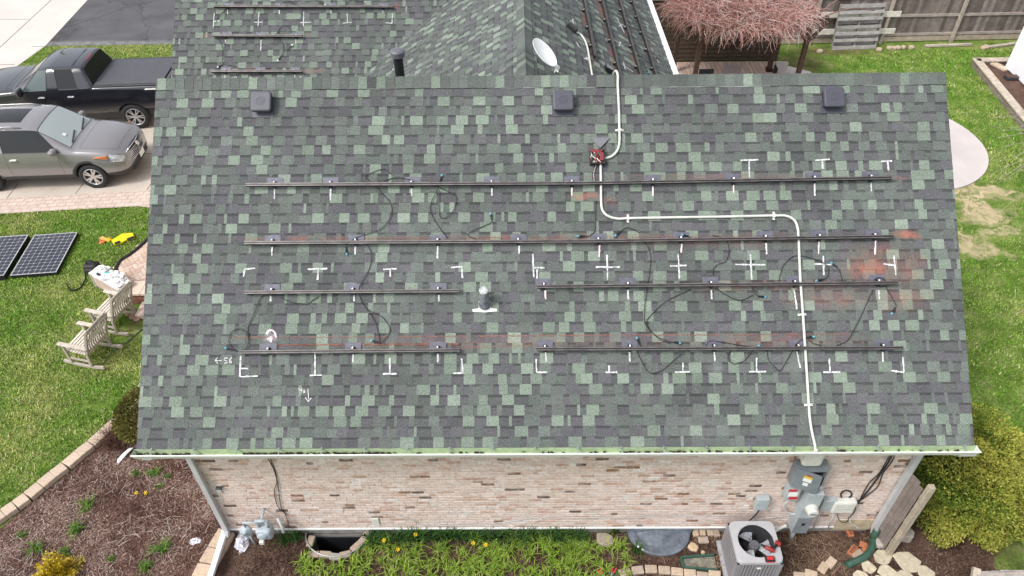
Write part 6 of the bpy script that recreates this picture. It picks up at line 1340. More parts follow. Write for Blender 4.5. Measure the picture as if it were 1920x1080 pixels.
for sd_ in (1, -1): part(suv, 'turn_signal', mat('amber_lens', (.5, .16, .05), .2), lambda mb: mb.add([(3.0, sd_*.962, .955), (3.36, sd_*.945, .90), (3.36, sd_*.935, .985), (3.0, sd_*.92, .955), (3.36, sd_*.9, .90), (3.36, sd_*.89, .985)], ((0, 1, 2), (5, 4, 3), (0, 3, 4, 1), (1, 4, 5, 2), (2, 5, 3, 0))))
# --- the black pickup
wc = G(256, 216, .41); hd = pi+.06; D = Vector((cos(hd), sin(hd), 0)); Nn = Vector((-sin(hd), cos(hd), 0)); o_ = wc - Nn*.88
trk = thing('pickup_truck', (o_.x, o_.y, 0), 'black pickup truck with flat grey bed cover parked beyond the SUV', 'truck', None, hd)
TS = [(-1.16, -1.16, .62, .85, .95, .96, 1.0, .94, 1.34, .86, 1.37, .0), (-1.10, -1.10, .58, .9, 1.0, 1.01, 1.02, .985, 1.37, .90, 1.395, .0), (-.2, -.2, .5, .9, 1.0, 1.015, 1.02, .99, 1.375, .9, 1.395, .0), (.86, .86, .48, .9, 1.0, 1.015, 1.02, .99, 1.375, .9, 1.395, .0),
      (.93, .93, .46, .9, 1.0, 1.015, 1.0, .99, 1.37, .86, 1.4, .0), (.96, 1.10, .46, .9, 1.0, 1.015, 1.0, .985, 1.37, .70, 1.86, .03), (1.02, 1.16, .46, .9, 1.0, 1.015, 1.0, .985, 1.37, .72, 1.885, .04), (1.28, 1.34, .46, .9, 1.0, 1.015, 1.0, .98, 1.36, .735, 1.9, .04), (2.0, 2.0, .46, .9, 1.0, 1.015, 1.0, .98, 1.35, .735, 1.905, .04), (2.12, 2.1, .46, .9, 1.0, 1.015, 1.0, .98, 1.35, .735, 1.905, .04),
      (2.98, 2.38, .46, .9, 1.0, 1.015, 1.0, .975, 1.33, .70, 1.87, .04), (3.28, 3.22, .46, .9, 1.0, 1.01, 1.0, .96, 1.30, .80, 1.36, .03), (3.42, 3.4, .46, .9, 1.0, 1.01, 1.0, .96, 1.29, .82, 1.345, .05), (4.1, 4.1, .46, .9, 1.0, 1.01, .98, .96, 1.24, .82, 1.31, .06), (4.55, 4.55, .46, .86, .97, .98, .95, .93, 1.16, .8, 1.25, .05), (4.72, 4.70, .5, .8, .92, .92, .9, .88, 1.05, .76, 1.12, .03)]
TL_ = [('body', MTRUCK), ('windshield', MGLASS), ('rear_window', MREARG), ('side_window', MSIDEG), ('side_window', MSIDEG), ('side_window', MGLASS), ('side_window', MGLASS), ('door', MTRUCK), ('door', MTRUCK), ('door', MTRUCK), ('door', MTRUCK), ('hood', MTRUCK)]
def asg(i, r, s):
    if i == 10 and r in (5, 6): return 1
    if i == 4 and r in (5, 6): return 2
    if r == 4 and i == 9: return 3 if s > 0 else 4
    if r == 4 and i == 7: return 5 if s > 0 else 6
    if r in (2, 3) and i == 9: return 7 if s > 0 else 8
    if r in (2, 3) and i in (6, 7): return 9 if s > 0 else 10
    if r in (5, 6) and i >= 12: return 11
    return 0
car_body(trk, TS, TL_, asg, [(0, .68), (3.75, .68)], .49, sharps=(3, 4, 5, 6, 10, 11))
for x in (0, 3.75):
    for sd_ in (1, -1): wheel(trk, x, sd_*.88, .41, sd_, 't')
part(trk, 'bed_cover', MTONN, lambda mb: mb.box(-1.06, .9, -.84, .84, 1.394, 1.425), .02); part(trk, 'bed_rail_cap', MCLAD, lambda mb: mb.box(-1.1, .9, .845, .95, 1.392, 1.41), .01); part(trk, 'bed_rail_cap', MCLAD, lambda mb: mb.box(-1.1, .9, -.95, -.845, 1.392, 1.41), .01)
part(trk, 'tailgate', MTRUCK, lambda mb: mb.box(-1.2, -1.09, -.84, .84, .75, 1.41), .02); part(trk, 'rear_bumper', MTRUCK, lambda mb: mb.box(-1.34, -1.14, -.95, .95, .5, .72), .04)
for sd_ in (1, -1):
    part(trk, 'tail_light', MTRLAMP, lambda mb: mb.box(-1.185, -1.06, sd_*.97-.045, sd_*.97+.045, 1.0, 1.32), .02); part(trk, 'mirror', MTRUCK, lambda mb: mb.box(2.86, 2.98, sd_*1.14-.13, sd_*1.14+.13, 1.28, 1.52), .05)
    for x in (1.5, 2.35): part(trk, 'door_handle', MCHROME, lambda mb: mb.box(x-.0, x+.2, sd_*1.018-.02, sd_*1.018+.02, 1.13, 1.165), .012)
    part(trk, 'body_decal', MLAB, lambda mb: mb.add([(-.55, sd_*1.0095, 1.285), (-1.0, sd_*1.0095, 1.285), (-.95, sd_*1.006, 1.34), (-.75, sd_*1.006, 1.325), (-.62, sd_*1.006, 1.34)], ((0, 1, 2, 3, 4),)))
part(trk, 'brake_lamp', MTRLAMP, lambda mb: mb.box(1.13, 1.165, -.22, .22, 1.885, 1.925), .01); part(trk, 'antenna', MBLACK, lambda mb: mb.tube([(2.1, -.3, 1.93), (1.98, -.3, 2.0)], .012, 6)); part(trk, 'roof_seam', MBLACK, lambda mb: mb.bar((1.42, -.62, 1.935), (1.42, .62, 1.935), .012, .006))
# ------------------------------------------------------------------ LEFT YARD
MTEAK = mat('grey_teak', vcol=True, rough=.85, n1=(12, .18, 5), n2=(60, .12), bump=(80, .3, .004))
def rocking_chair(x, y, rz, label):
    t = thing('rocking_chair', (x, y, 0), label, 'rocking chair', 'teak rocking chairs', rz); R = random.Random(int(x*100)); c = lambda k=1.: shade((.42, .375, .32), R.uniform(.9, 1.1)*k)
    W = .31
    for s in (-1, 1):
        mb = MB(); pts = [(-.50+.95*k/10, s*W, .035+.22*((k/10-.5)**2)) for k in range(11)]
        for a, b in zip(pts, pts[1:]): mb.bar(a, b, .045, .06, col=c())
        mb.build('rocker', [MTEAK], t)
        mb = MB(); mb.bar((.26, s*W, .06), (.27, s*W, .60), .045, .05, col=c()); mb.build('leg', [MTEAK], t, bevel=.004)
        mb = MB(); mb.bar((-.20, s*W, .06), (-.23, s*W, .38), .045, .055, col=c(.9)); mb.bar((-.23, s*W, .38), (-.50, s*W, 1.08), .045, .055, col=c(.85)); mb.build('leg', [MTEAK], t, bevel=.004)
        mb = MB(); mb.bar((.36, s*W, .615), (-.33, s*W, .60), .095, .032, col=c(1.25)); mb.build('armrest', [MTEAK], t, bevel=.012)
        mb = MB(); mb.bar((.25, s*W, .22), (-.21, s*W, .2), .022, .05, col=c()); mb.build('side_stretcher', [MTEAK], t)
    mb = MB()
    for k in range(9): xx = .29-.06*k; z = .40-.05*k/8+.012*((k-4)/4)**2; mb.box(xx-.024, xx+.024, -W+.02, W-.02, z, z+.018, c(1.5))
    mb.build('seat', [MTEAK], t, bevel=.003)
    mb = MB(); mb.box(.245, .275, -W+.024, W-.024, .33, .39, c()); mb.build('front_rail', [MTEAK], t)
    b = bpy.data.objects.new('backrest', None); COL.objects.link(b); b.parent = t
    mb = MB(); mb.bar((-.485, -W+.02, 1.05), (-.485, W-.02, 1.05), .035, .075, up=Vector((.3, 0, 1)), col=c(.9)); mb.build('top_rail', [MTEAK], b, bevel=.004)
    mb = MB(); mb.bar((-.265, -W+.02, .44), (-.265, W-.02, .44), .03, .055, col=c(.9)); mb.build('bottom_rail', [MTEAK], b)
    for k in range(9):
        y0 = -W+.065+k*(2*W-.13)/8; pts = [(-.262-.225*u+.045*sin(u*pi*1.6), y0, .44+.60*u) for u in [q/6 for q in range(7)]]; mb = MB()
        for p, q in zip(pts, pts[1:]): mb.bar(p, q, .032, .014, up=Vector((1, 0, .3)), col=c(.85))
        mb.build('slat', [MTEAK], b)
    return t
rocking_chair(-9.42, 4.57, radians(167), 'nearer weathered teak rocking chair on the left lawn, seen from behind')
rocking_chair(-9.28, 5.55, radians(165), 'farther teak rocking chair, between the other one and the white tool table')
# solar panels lying on the lawn
MCELL = mat('solar_cell', (.02, .022, .034), .18, spec=.6); nt_ = MCELL.node_tree; b_, src_ = base_link(MCELL)
MPBK = mat('panel_backing', (.34, .35, .38), .2)
def panel(cx, cy, rz, n, label):
    t = thing('photovoltaic_module', (cx, cy, 0), label, 'solar panel', 'solar panels stacked on the lawn', rz); h = .046*n; W, H = 1.046, 1.559; z = .02+h
    part(t, 'frame', MBLACK, lambda mb: mb.box(-W/2, W/2, -H/2, H/2, .02, z)); part(t, 'frame_lip', MGREYW, lambda mb: [mb.box(*q, z+.0005, z+.003) for q in ((-W/2, W/2, -H/2, -H/2+.011), (-W/2, W/2, H/2-.011, H/2), (-W/2, -W/2+.011, -H/2+.0115, H/2-.0115), (W/2-.011, W/2, -H/2+.0115, H/2-.0115))])
    part(t, 'glass', MPBK, lambda mb: mb.box(-W/2+.0115, W/2-.0115, -H/2+.0115, H/2-.0115, z+.0004, z+.0012))
    def cells(mb):
        for i in range(8):
            for j in range(12):
                x = -.5+.125*(i+.5); y = -.756+.126*(j+.5); a = .0585; b = .044; c = R_.uniform(.8, 1.3)
                mb.add([(x+p, y+q, z+.0022) for p, q in ((-b, -a), (b, -a), (a, -b), (a, b), (b, a), (-b, a), (-a, b), (-a, -b))], ((0, 1, 2, 3, 4, 5, 6, 7),))
    part(t, 'cell_grid', MCELL, cells); return t
panel(-11.977, 7.878, .1112, 2, 'dark solar panel lying on the lawn, the one whole in view')
panel(-13.12, 7.72, .1112, 3, 'dark solar panel on the lawn cut by the left frame edge')
# tool table with white bags beside the chairs
q = [G(*p, .45) for p in ((166, 513), (189, 495), (248, 524), (222, 546))]; c_ = sum(q, Vector())/4; rzt = atan2((q[3]-q[0]).y, (q[3]-q[0]).x)
t = thing('tool_table', (c_.x, c_.y, 0), 'low table with white top strewn with bags and tools behind the rocking chairs', 'table', None, rzt); L = (q[3]-q[0]).length/2; W = (q[1]-q[0]).length/2
part(t, 'tabletop', MCOND, lambda mb: mb.box(-L, L, -W, W, .42, .45), .008); part(t, 'skirt', mat('tan_board', (.5, .38, .32), .9, n1=(9, .15)), lambda mb: mb.box(-L+.03, L-.06, -W+.02, W-.02, .06, .415))
for sx in (-1, 1):
    for sy in (-1, 1): part(t, 'leg', MGREYW, lambda mb: mb.box(sx*(L-.025)-.02, sx*(L-.025)+.02, sy*(W-.025)-.02, sy*(W-.025)+.02, 0, .42))
Mt = Matrix.Translation((c_.x, c_.y, 0)) @ Matrix.Rotation(rzt, 4, 'Z'); MBAG = mat('white_bag', (.78, .79, .8), .5, n1=(9, .28), n2=(30, .2)); MTL = mat('grey_tube', (.3, .31, .33), .5)
for i, (u, v, rx, ry) in enumerate(((-.6, .15, .19, .16), (-.1, -.35, .24, .13), (.05, .4, .24, .15), (.5, .15, .2, .16), (-.5, -.5, .15, .11), (.75, -.5, .15, .12))):
    p = Mt @ Vector((u*L, v*W, 0)); crumple('white_bag', (p.x, p.y, .455), rx, ry, .1, MBAG, 'white crumpled bag on the tool table, '+('at its far left end', 'near its front edge', 'at the back middle', 'toward the chairs', 'at the front left corner', 'at the front right corner')[i], 'bag', 60+i)
def tubeobj(name, u0, v0, u1, v1, r, m, label, cat):
    a = Mt @ Vector((u0*L, v0*W, .53)); b = Mt @ Vector((u1*L, v1*W, .53)); mb = MB(); mb.tube([a, a.lerp(b, .75), a.lerp(b, .78), b], [r, r, r*.3, r*.2], 10); tag(mb.build(name, [m]), label, cat)
tubeobj('caulk_tube', .3, -.15, .62, .45, .03, MTL, 'grey caulking tube lying across the white bags', 'tube'); tubeobj('black_plug', -.42, -.7, -.2, -.72, .03, MBLACK, 'black plug at the front edge of the tool table', 'plug')
p = Mt @ Vector((-.1*L, .02*W, 0)); crumple('teal_cloth', (p.x, p.y, .52), .09, .06, .03, mat('teal_print', (.12, .42, .4), .6, n1=(30, .3)), 'teal scrap on the white bags', 'cloth', 71)
p = G(171, 497, .15); t = thing('tool_bag', (p.x, p.y, 0), 'black tool bag on the lawn behind the white table', 'bag'); crb = lambda mb: mb.box(-.16, .16, -.13, .13, .0, .2); part(t, 'bag_body', MBLACK, crb, .06); part(t, 'pocket', MDARK, lambda mb: mb.box(-.1, .1, -.18, -.135, .03, .15), .02); part(t, 'handle', MBLACK, lambda mb: mb.tube(spl([(-.1, 0, .2), (-.06, 0, .29), (.06, 0, .29), (.1, 0, .2)], 5), .014, 6))
mb = MB(); P = spl([G(*p, .03) for p in ((158, 503), (160, 522), (152, 539), (143, 544), (133, 544), (127, 538), (124, 531))], 8)
for a, b in zip(P, P[1:]): mb.bar(a, b, .012, .055)
o = mb.build('tool_belt', [MBLACK]); tag(o, 'black strap trailing on the grass from the tool bag', 'strap')
# yellow tool and gloves
pl = [G(*p, .05) for p in ((209, 451), (223, 443), (228, 439), (249, 437), (253, 446), (236, 451), (228, 456), (214, 459))]; c_ = sum(pl, Vector())/8
t = thing('roof_tool', (c_.x, c_.y, 0), 'bright yellow kneeling board with two black pads on the grass', 'kneeling board'); MY = mat('safety_yellow', (.72, .62, .0), .5)
mb = MB(); mb.prism([(p.x-c_.x, p.y-c_.y) for p in pl][::-1], .02, .07); mb.build('board', [MY], t, bevel=.012)
for a, b in (((215, 457), (225, 452.5)), ((238, 449), (251, 444))): pa, pb_ = G(*a, .08)-Vector((c_.x, c_.y, 0)), G(*b, .08)-Vector((c_.x, c_.y, 0)); pa.z = pb_.z = .078; part(t, 'pad', MBLACK, lambda mb: mb.bar(pa, pb_, .09, .02), .005)
for i, (px, py, rz, col, lab) in enumerate(((192, 456, 1.1, (.55, .16, .05), 'orange work glove beside the yellow board'), (201, 451, -.4, (.7, .42, .03), 'yellow work glove nearest the yellow board'), (195, 449, 2.6, (.6, .36, .12), 'tan work glove behind the orange one'))):
    p = G(px, py); t = thing('work_glove', (p.x, p.y, 0), lab, 'glove', 'work gloves on the lawn', rz); mg = mat('glove', col, .8, n1=(20, .15)); part(t, 'palm', mg, lambda mb: mb.box(-.07, .05, -.05, .05, .01, .05), .018)
    for k in range(4): part(t, 'finger', mg, lambda mb: mb.tube([(.04, -.037+.025*k, .03), (.09, -.045+.03*k, .035), (.125, -.05+.033*k, .02)], [.014, .013, .009], 6), smooth=True)
    part(t, 'thumb', mg, lambda mb: mb.tube([(-.02, .045, .03), (.03, .085, .03), (.06, .095, .02)], [.014, .013, .009], 6), smooth=True)
# lawn edging tube, garden hose, stoop
mb = MB(); mb.tube(spl([G(*p, .03) for p in ((300, 428), (280, 446), (263, 462), (243, 478), (227, 488), (219, 500), (214, 514), (212, 524))], 8), .045, 8); tag(mb.build('lawn_edging', [MBLACK], smooth=True), 'black tubular lawn edging along the paver walk', 'edging')
mb = MB(); mb.tube(spl([G(*p, .02) for p in ((290, 606), (268, 616), (245, 636), (225, 651), (208, 662), (195, 680), (190, 692))], 8), .012, 6); tag(mb.build('garden_hose', [mat('hose_grey', (.07, .085, .08), .6)], smooth=True), 'thin dark hose running from under the eave past the rocking chairs', 'hose')
a = G(237, 551, .32); t = thing('brick_stoop', (a.x+.9, a.y+.3, 0), 'brick stoop with pale stone edge beside the farther rocking chair', 'stoop')
mb = MB(); x1 = -6.6
mb.box(a.x+.03, x1, a.y+.03, a.y+.42, 0, .26, (.26, .12, .085)); R_ = random.Random(4); z = .01
while z < .24:
    x = a.x+.03-R_.uniform(0, .1)
    while x < x1: mb.box(max(x, a.x+.03), min(x+.19, x1), a.y+.015, a.y+.0299, z, z+.055, shade(R_.choice([(.3, .13, .09), (.24, .11, .08), (.36, .17, .12)]), R_.uniform(.8, 1.15))); x += .2
    z += .065
world_child(t, mb.build('brick_riser', [MPBR])); mb = MB(); x = a.x
while x < x1: mb.box(x, min(x+.3, x1)-.006, a.y-.01, a.y+.44, .262, .32, shade((.6, .48, .4), R_.uniform(.94, 1.06))); x += .3
world_child(t, mb.build('stone_tread', [MPBR], bevel=.008))
p = G(264, 578, .1); mb = MB(); mb.box(-.14, .3, -.25, .2, 0, .12, (.58, .47, .4)); o = mb.build('stone_step', [MPBR], bevel=.012); o.location = (p.x+.1, p.y, 0); tag(o, 'small pale stone step against the brick stoop', 'step')
for i, (px, py, r) in enumerate(((250, 594, .1), (240, 588, .08), (257, 598, .09), (247, 586, .07))): stone(px, py, r, .06, 'brown rock at the foot of the brick stoop', (.3, .2, .15), 200+i, group='rocks at the stoop')
R_ = random.Random(77)
# ------------------------------------------------------------------ BACK YARD
# pergola with a tangle of bare pink vine
DB = (.075, .042, .032)
pg = thing('pergola', (6.6, 16.5, 0), 'dark brown timber pergola under a tangle of bare pink twigs', 'pergola')
def post_at(px, py, y): p = Wl(px, py, y); return p.x
MPERG = mat('brown_timber', vcol=True, rough=.85, n1=(10, .2), n2=(50, .15))
posts = [(post_at(1307, 118, 15.75), 15.75, 1.35), (post_at(1264, 120, 17.4), 17.4, .8), (post_at(1443, 125, 17.4), 17.4, .85), (post_at(1500, 125, 15.9), 15.9, 1.15)]
for x, y, k in posts: mb = MB(); mb.box(x-.07, x+.07, y-.07, y+.07, .05, 2.5, shade(DB, k)); world_child(pg, mb.build('post', [MPERG], bevel=.01)); mb = MB(); mb.box(x-.1, x+.1, y-.1, y+.1, .05, .2, shade(DB, .5)); world_child(pg, mb.build('post_base', [MPERG]))
for (i, j) in ((0, 3), (1, 2)): a, b = posts[i], posts[j]; mb = MB(); mb.bar((a[0]-.5, a[1]-.06, 2.42), (b[0]+.5, b[1]-.06, 2.42), .05, .2, col=DB); mb.bar((a[0]-.5, a[1]+.06, 2.42), (b[0]+.5, b[1]+.06, 2.42), .05, .2, col=DB); world_child(pg, mb.build('beam', [MPERG]))
for k in range(9): x = posts[1][0]-.3+k*.48; mb = MB(); mb.bar((x, 15.2, 2.58), (x, 17.9, 2.58), .045, .14, col=DB); world_child(pg, mb.build('rafter', [MPERG]))
for (i, dx, zz) in ((0, .45, 1.), (3, -.45, 1.), (3, .45, 1.)): x, y, k = posts[i]; mb = MB(); mb.bar((x+.05*dx, y, 1.75), (x+dx, y, 2.33), .06, .09, col=shade(DB, 1.7)); world_child(pg, mb.build('brace', [MPERG]))
vine = thing('bare_vine', (6.5, 16.3, 2.6), 'dense tangle of bare pink twigs covering the pergola top', 'vine')
rv = random.Random(13); PINK = [(.42, .23, .195), (.49, .29, .255), (.55, .38, .35), (.36, .175, .145), (.55, .45, .42), (.28, .14, .12)]
cx, cy = 6.35, 16.2; mb = MB(); mbl = []
for i in range(5600):
    a = rv.uniform(0, 2*pi); q = sqrt(rv.random()); x = cx+2.05*q*cos(a); y = cy+1.65*q*sin(a); z = 2.62+.55*(1-q*q)*rv.uniform(.3, 1.1)+rv.uniform(-.1, .1); o = rv.uniform(.25, .85); h = a+rv.gauss(0, 1.3 if q < .75 else .8); d = Vector((cos(h)*.9, sin(h)*.9, rv.uniform(-.2, 1.0)))
    p = Vector((x, y, z)); pts = [p]; l = rv.uniform(.3, .85); dr_ = rv.uniform(.05, .28) if q > .7 else rv.uniform(-.08, .14)
    for s in range(4): d = (d + Vector((rv.gauss(0, .42), rv.gauss(0, .42), rv.gauss(0, .3)-dr_-s*dr_*.7))).normalized(); p = p+d*l/4; pts.append(p)
    mb.tube(pts, [.0078, .0066, .0054, .004, .0028], 3, shade(rv.choice(PINK), rv.uniform(.75, 1.3)), caps=False)
world_child(vine, mb.build('twigs', [MTWIG])); mb = MB()
for i in range(26):
    x, y, _ = posts[i % 4]; a = rv.uniform(0, 6.28); pts = [(x, y, 2.2), (x+.3*cos(a), y+.3*sin(a), 2.6), (x+1.0*cos(a), y+.9*sin(a), 2.75+rv.uniform(0, .2)), (x+1.7*cos(a+.3), y+1.3*sin(a+.3), 2.8)]; mb.tube(spl(pts, 4), .022, 5, (.2, .13, .11), caps=False)
world_child(vine, mb.build('stem', [MTWIG]))
# dark slatted screen behind the pergola
sc = thing('slatted_screen', (6, 18.2, 0), 'dark brown horizontal board screen behind the pergola', 'fence'); z = .1; R_ = random.Random(15); i = 0
mb = MB(); mb.box(3.0, 8.55, 18.24, 18.27, .05, 2.2, (.02, .013, .01)); world_child(sc, mb.build('backing', [MPERG]))
while z < 2.2: mb = MB(); mb.box(3.0, 8.55, 18.2+.012*(i % 2), 18.235, z, z+.062, shade((.085, .06, .042), R_.uniform(.8, 1.15))); world_child(sc, mb.build('slat', [MPERG])); z += .075; i += 1
mb = MB(); mb.box(3.0, 8.6, 18.16, 18.3, 2.21, 2.25, (.5, .47, .42)); world_child(sc, mb.build('cap_rail', [MPERG]))
# deck furniture
for nm, pts, zz, m, lab, cat in (('deck_mat', ((1357, 122), (1391, 122), (1386, 160), (1350, 160)), .1, mat('grey_mat', (.33, .27, .26), .95, n1=(30, .12)), 'grey mat lying on the deck boards', 'mat'),):
    mb = MB(); mb.prism([tuple(G(*p, zz)[:2]) for p in pts][::-1], .092, .105); tag(mb.build(nm, [m]), lab, cat)
p = G(1323, 143, .4); t = thing('deck_chair', (p.x, p.y, .09), 'dark chair whose back shows above the roof ridge on the deck', 'chair'); part(t, 'backrest', MDARK, lambda mb: mb.box(-.24, .24, -.02, .02, .4, .56), .01); part(t, 'seat', MDARK, lambda mb: mb.box(-.24, .24, -.48, -.02, .38, .42), .01)
for sx in (-1, 1):
    for y in (-.45, .0): part(t, 'leg', MDARK, lambda mb: mb.tube([(sx*.22, y, 0), (sx*.22, y, .4 if y else .55)], .012, 6))
p = G(1388, 115, .4); mb = MB(); mb.tube([(p.x+.22*cos(k*pi/8), 18.15, .75+.22*sin(k*pi/8)) for k in range(17)], .035, 6); tag(mb.build('hose_reel', [mat('hose_brown', (.06, .04, .035), .7)], smooth=True), 'coiled dark hose hanging on the slatted screen', 'hose')
t = thing('planter_box', G(1461, 142), 'pale angled board at the deck corner', 'board'); part(t, 'board_panel', MPEACH, lambda mb: mb.box(-.2, .2, -.02, .02, 0, .5), .005); part(t, 'board_side', MDARK, lambda mb: mb.box(-.24, -.205, -.3, .02, 0, .4))
# back fence
MF = mat('fence_grey', vcol=True, rough=.92, n1=(5, .22, 6), n2=(30, .2, 4), bump=(50, .5, .006), pos=True)
bf = thing('back_fence', (13, 19.45, 0), 'tall weathered grey board fence across the back yard', 'fence'); F0 = Vector((8.3, 19.6, 0)); F1 = Vector((21, 20.0, 0)); d = (F1-F0).normalized(); L = (F1-F0).length; FH = 1.95
Mf = Matrix(((d.x, -d.y, 0, F0.x), (d.y, d.x, 0, F0.y), (0, 0, 1, 0), (0, 0, 0, 1))); x = 0; R_ = random.Random(17); px_ = [(Mf.inverted() @ G(*p)).x for p in ((1657, 90), (1790, 86))]; stp = px_[1]-px_[0]
while x < L: mb = MB(); w_ = R_.uniform(.125, .145); mb.box(x, x+w_, .03, .05, .04, FH+R_.uniform(-.02, .02), shade(R_.choice([(.2, .165, .15), (.16, .13, .12), (.24, .205, .19), (.13, .1, .09)]), R_.uniform(.8, 1.15)), M=Mf); world_child(bf, mb.build('board', [MF])); x += w_+.004
for z in (.3, .98, 1.66): mb = MB(); mb.box(0, L, -.01, .029, z-.045, z+.045, (.36, .31, .28), M=Mf); world_child(bf, mb.build('fence_rail', [MF]))
mb = MB(); mb.box(0, L, .0, .0295, .05, .22, (.4, .33, .26), M=Mf); world_child(bf, mb.build('kick_board', [MF]))
for k in range(-1, 4): mb = MB(); x = px_[0]+k*stp; mb.box(x-.05, x+.05, -.1, -.011, 0, FH+.04, (.4, .34, .29), M=Mf); world_child(bf, mb.build('post', [MF]))
# pallet leaning on the fence, white boards behind it
pal = thing('pallet', (Mf @ Vector((3.3, -.35, 0))), 'grey wooden pallet leaning upright against the back fence', 'pallet'); bl = G(1558, 93); br = G(1640, 90); Wp = (br-bl).length; dx = (br-bl).normalized(); lean = .16; upv = Vector((-dx.y*lean, dx.x*lean, 1)).normalized(); nv = dx.cross(upv)
Mp = Matrix(((dx.x, upv.x, nv.x, bl.x), (dx.y, upv.y, nv.y, bl.y), (dx.z, upv.z, nv.z, bl.z), (0, 0, 0, 1))); Hp = 1.55
for x in (.03, Wp/2, Wp-.03): mb = MB(); mb.box(x-.022, x+.022, 0, Hp, -.05, .05, (.2, .185, .175), M=Mp); world_child(pal, mb.build('stringer', [MF]))
for i, z in enumerate((.0, .27, .50, .72, 1.0, 1.22, 1.42)): mb = MB(); mb.box(0, Wp, z, z+(.11 if i not in (0, 6) else .13), .052, .07, shade((.36, .34, .33), R_.uniform(.85, 1.15)), M=Mp); world_child(pal, mb.build('deck_board', [MF]))
for i, z in enumerate((.12, .38, .85, 1.3)): mb = MB(); mb.box(0.01, Wp-.01, z, z+.1, -.07, -.052, shade((.28, .26, .26), R_.uniform(.85, 1.15)), M=Mp); world_child(pal, mb.build('back_board', [MF]))
for (a, b, lab) in (((1540, 28), (1689, 26), 'upper pale plank standing out behind the pallet'), ((1526, 60), (1678, 58), 'lower pale plank standing out behind the pallet')):
    A = Wl(*a, 19.56); B = Wl(*b, 19.64); mb = MB(); mb.bar(A, B, .03, .2, col=(.66, .62, .56)); tag(mb.build('plank', [MF], bevel=.005), lab, 'plank', 'pale planks behind the pallet')
for i, (px, py) in enumerate(((1648, 93), (1668, 90), (1676, 90), (1684, 89), (1694, 89), (1709, 89), (1537, 96), (1843, 90), (1850, 88))): stone(px, py, .11, .1, 'tan stone at the foot of the back fence', (.45, .36, .27), 220+i, group='stones along the back fence')
for (a, b, lab) in (((1735, 86), (1822, 83), 'pale plank lying along the fence foot'), ((1856, 88), (1912, 80), 'plank lying at the right end of the fence foot')): A = G(*a, .05); B = G(*b, .05); mb = MB(); mb.bar(A, B, .12, .06, col=(.42, .36, .3)); tag(mb.build('plank', [MF]), lab, 'plank')
# raised bed of stone blocks and the white shed
rb = thing('raised_bed', G(1860, 120), 'raised bed with low stone block border near the white shed', 'raised bed'); MRB = mat('border_stone', vcol=True, rough=.92, n1=(9, .2, 5), n2=(40, .15), pos=True)
def bwall(a, b, nm):
    a, b = Vector(a), Vector(b); L = (b-a).length; d = (b-a)/L; M = Matrix(((d.x, -d.y, 0, a.x), (d.y, d.x, 0, a.y), (0, 0, 1, 0), (0, 0, 0, 1))); mb = MB()
    for r in range(2):
        x = -.15*(r % 2)
        while x < L: mb.box(max(x, 0), min(x+.3, L)-.008, 0, .2, r*.12, r*.12+.115, shade((.22, .185, .15), R_.uniform(.75, 1.2)), M=M); x += .3
    world_child(rb, mb.build('block_wall', [MRB], bevel=.01)); mb = MB(); x = 0
    while x < L: mb.box(x, min(x+.42, L)-.006, -.02, .24, .236, .29, shade((.46, .39, .32), R_.uniform(.92, 1.06)), M=M); x += .42
    world_child(rb, mb.build('cap_stone', [MRB], bevel=.01))
c0 = G(1830, 104, .26); c1 = G(1935, 228, .26); c2 = G(1960, 103, .26); bwall((c1.x, c1.y, 0), (c0.x, c0.y-.25, 0), 'w'); bwall((c2.x, c2.y-.24, 0), (c0.x-.2, c0.y-.24, 0), 'w')
mb = MB(); mb.prism([(c0.x-.1, c0.y-.1), (c1.x-.1, c1.y), (c1.x+4, c1.y), (c2.x+2, c2.y)], .0, .17); o = mb.build('bed_soil', [MMULCH]); world_child(rb, o)
s0 = G(1885, 123, .25); s1 = G(1921, 157, .25); ds = (s1-s0).normalized(); pn = Vector((-ds.y, ds.x, 0)); t = thing('white_shed', (s0.x+1, s0.y, 0), 'plain white shed wall corner at the right frame edge', 'shed'); e = s0+ds*3; f = s0+pn*2.4
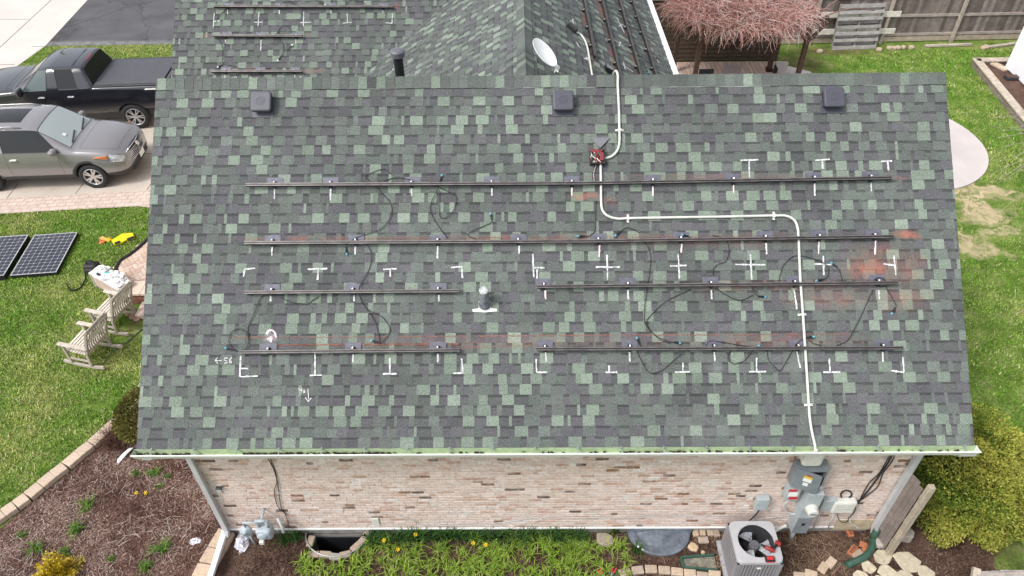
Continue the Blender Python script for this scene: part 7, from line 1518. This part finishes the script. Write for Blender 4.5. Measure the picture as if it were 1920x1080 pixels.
MSHED = mat('white_siding', (.85, .87, .9), .5, n1=(2, .03)); mb = MB(); mb.prism([(s0.x, s0.y), (e.x, e.y), (e.x+pn.x*2.4, e.y+pn.y*2.4), (f.x, f.y)], .2, 2.3); world_child(t, mb.build('wall', [MSHED], bevel=.02)); mb = MB(); g_ = lambda p, k: (p.x-(ds.x+0)*.1*0+k*0, p.y); mb.prism([(s0.x-ds.x*.1-pn.x*.1, s0.y-ds.y*.1-pn.y*.1), (e.x-pn.x*.1, e.y-pn.y*.1), (e.x+pn.x*2.5, e.y+pn.y*2.5), (f.x-ds.x*.1+pn.x*.1, f.y-ds.y*.1+pn.y*.1)], 2.301, 2.42); world_child(t, mb.build('roof', [MSHED]))
mb = MB(); p = G(1872, 122, .2); mb.box(-.12, .12, -.3, .3, .17, .22, (.5, .4, .3)); o = mb.build('board_piece', [MRB]); o.location = (p.x, p.y-.1, 0); o.rotation_euler = (0, 0, .35); tag(o, 'pale board lying in the raised bed', 'board')
p = G(1897, 147, .2); t = thing('planter_tray', (p.x, p.y, .17), 'dark grey planter tray in the raised bed below the white shed', 'planter'); part(t, 'tray_body', MDARK, lambda mb: mb.box(-.22, .22, -.12, .12, 0, .12), .02); part(t, 'soil', MMULCH, lambda mb: mb.box(-.19, .19, -.09, .09, .1205, .125))
# bare sapling whose twigs reach in from the right
t = thing('bare_sapling', G(1990, 300), 'leafless pale grey branches reaching in at the right frame edge', 'tree'); o_ = G(1990, 300); rb_ = random.Random(5); mb = MB(); mb.tube([(0, 0, 0), (.02, 0, .8), (0, .05, 1.6)], [.04, .03, .02], 6, (.25, .2, .18)); mb.build('trunk', [MTWIG], t); mb = MB()
for (px, py) in ((1855, 222), (1872, 245), (1890, 240), (1858, 345), (1862, 325), (1885, 338), (1870, 258), (1900, 215), (1895, 300), (1880, 275)):
    e = G(px, py, rb_.uniform(.5, 1.2)) - o_; s = Vector((0, 0, rb_.uniform(.5, 1.4))); m_ = s.lerp(e, .5)+Vector((rb_.uniform(-.1, .1), rb_.uniform(-.1, .1), .12)); pts = spl([s, m_, e], 6); mb.tube(pts, [.014*(1-.75*k/(len(pts)-1)) for k in range(len(pts))], 4, (.36, .3, .28), caps=False)
    for k in range(7): q = pts[rb_.randint(2, len(pts)-2)]; w_ = q+Vector((rb_.uniform(-.4, .2), rb_.uniform(-.35, .35), rb_.uniform(-.05, .25))); mb.tube([q, q.lerp(w_, .5)+Vector((0, 0, .03)), w_], [.006, .005, .003], 3, (.4, .32, .3), caps=False)
mb.build('branches', [MTWIG], t)
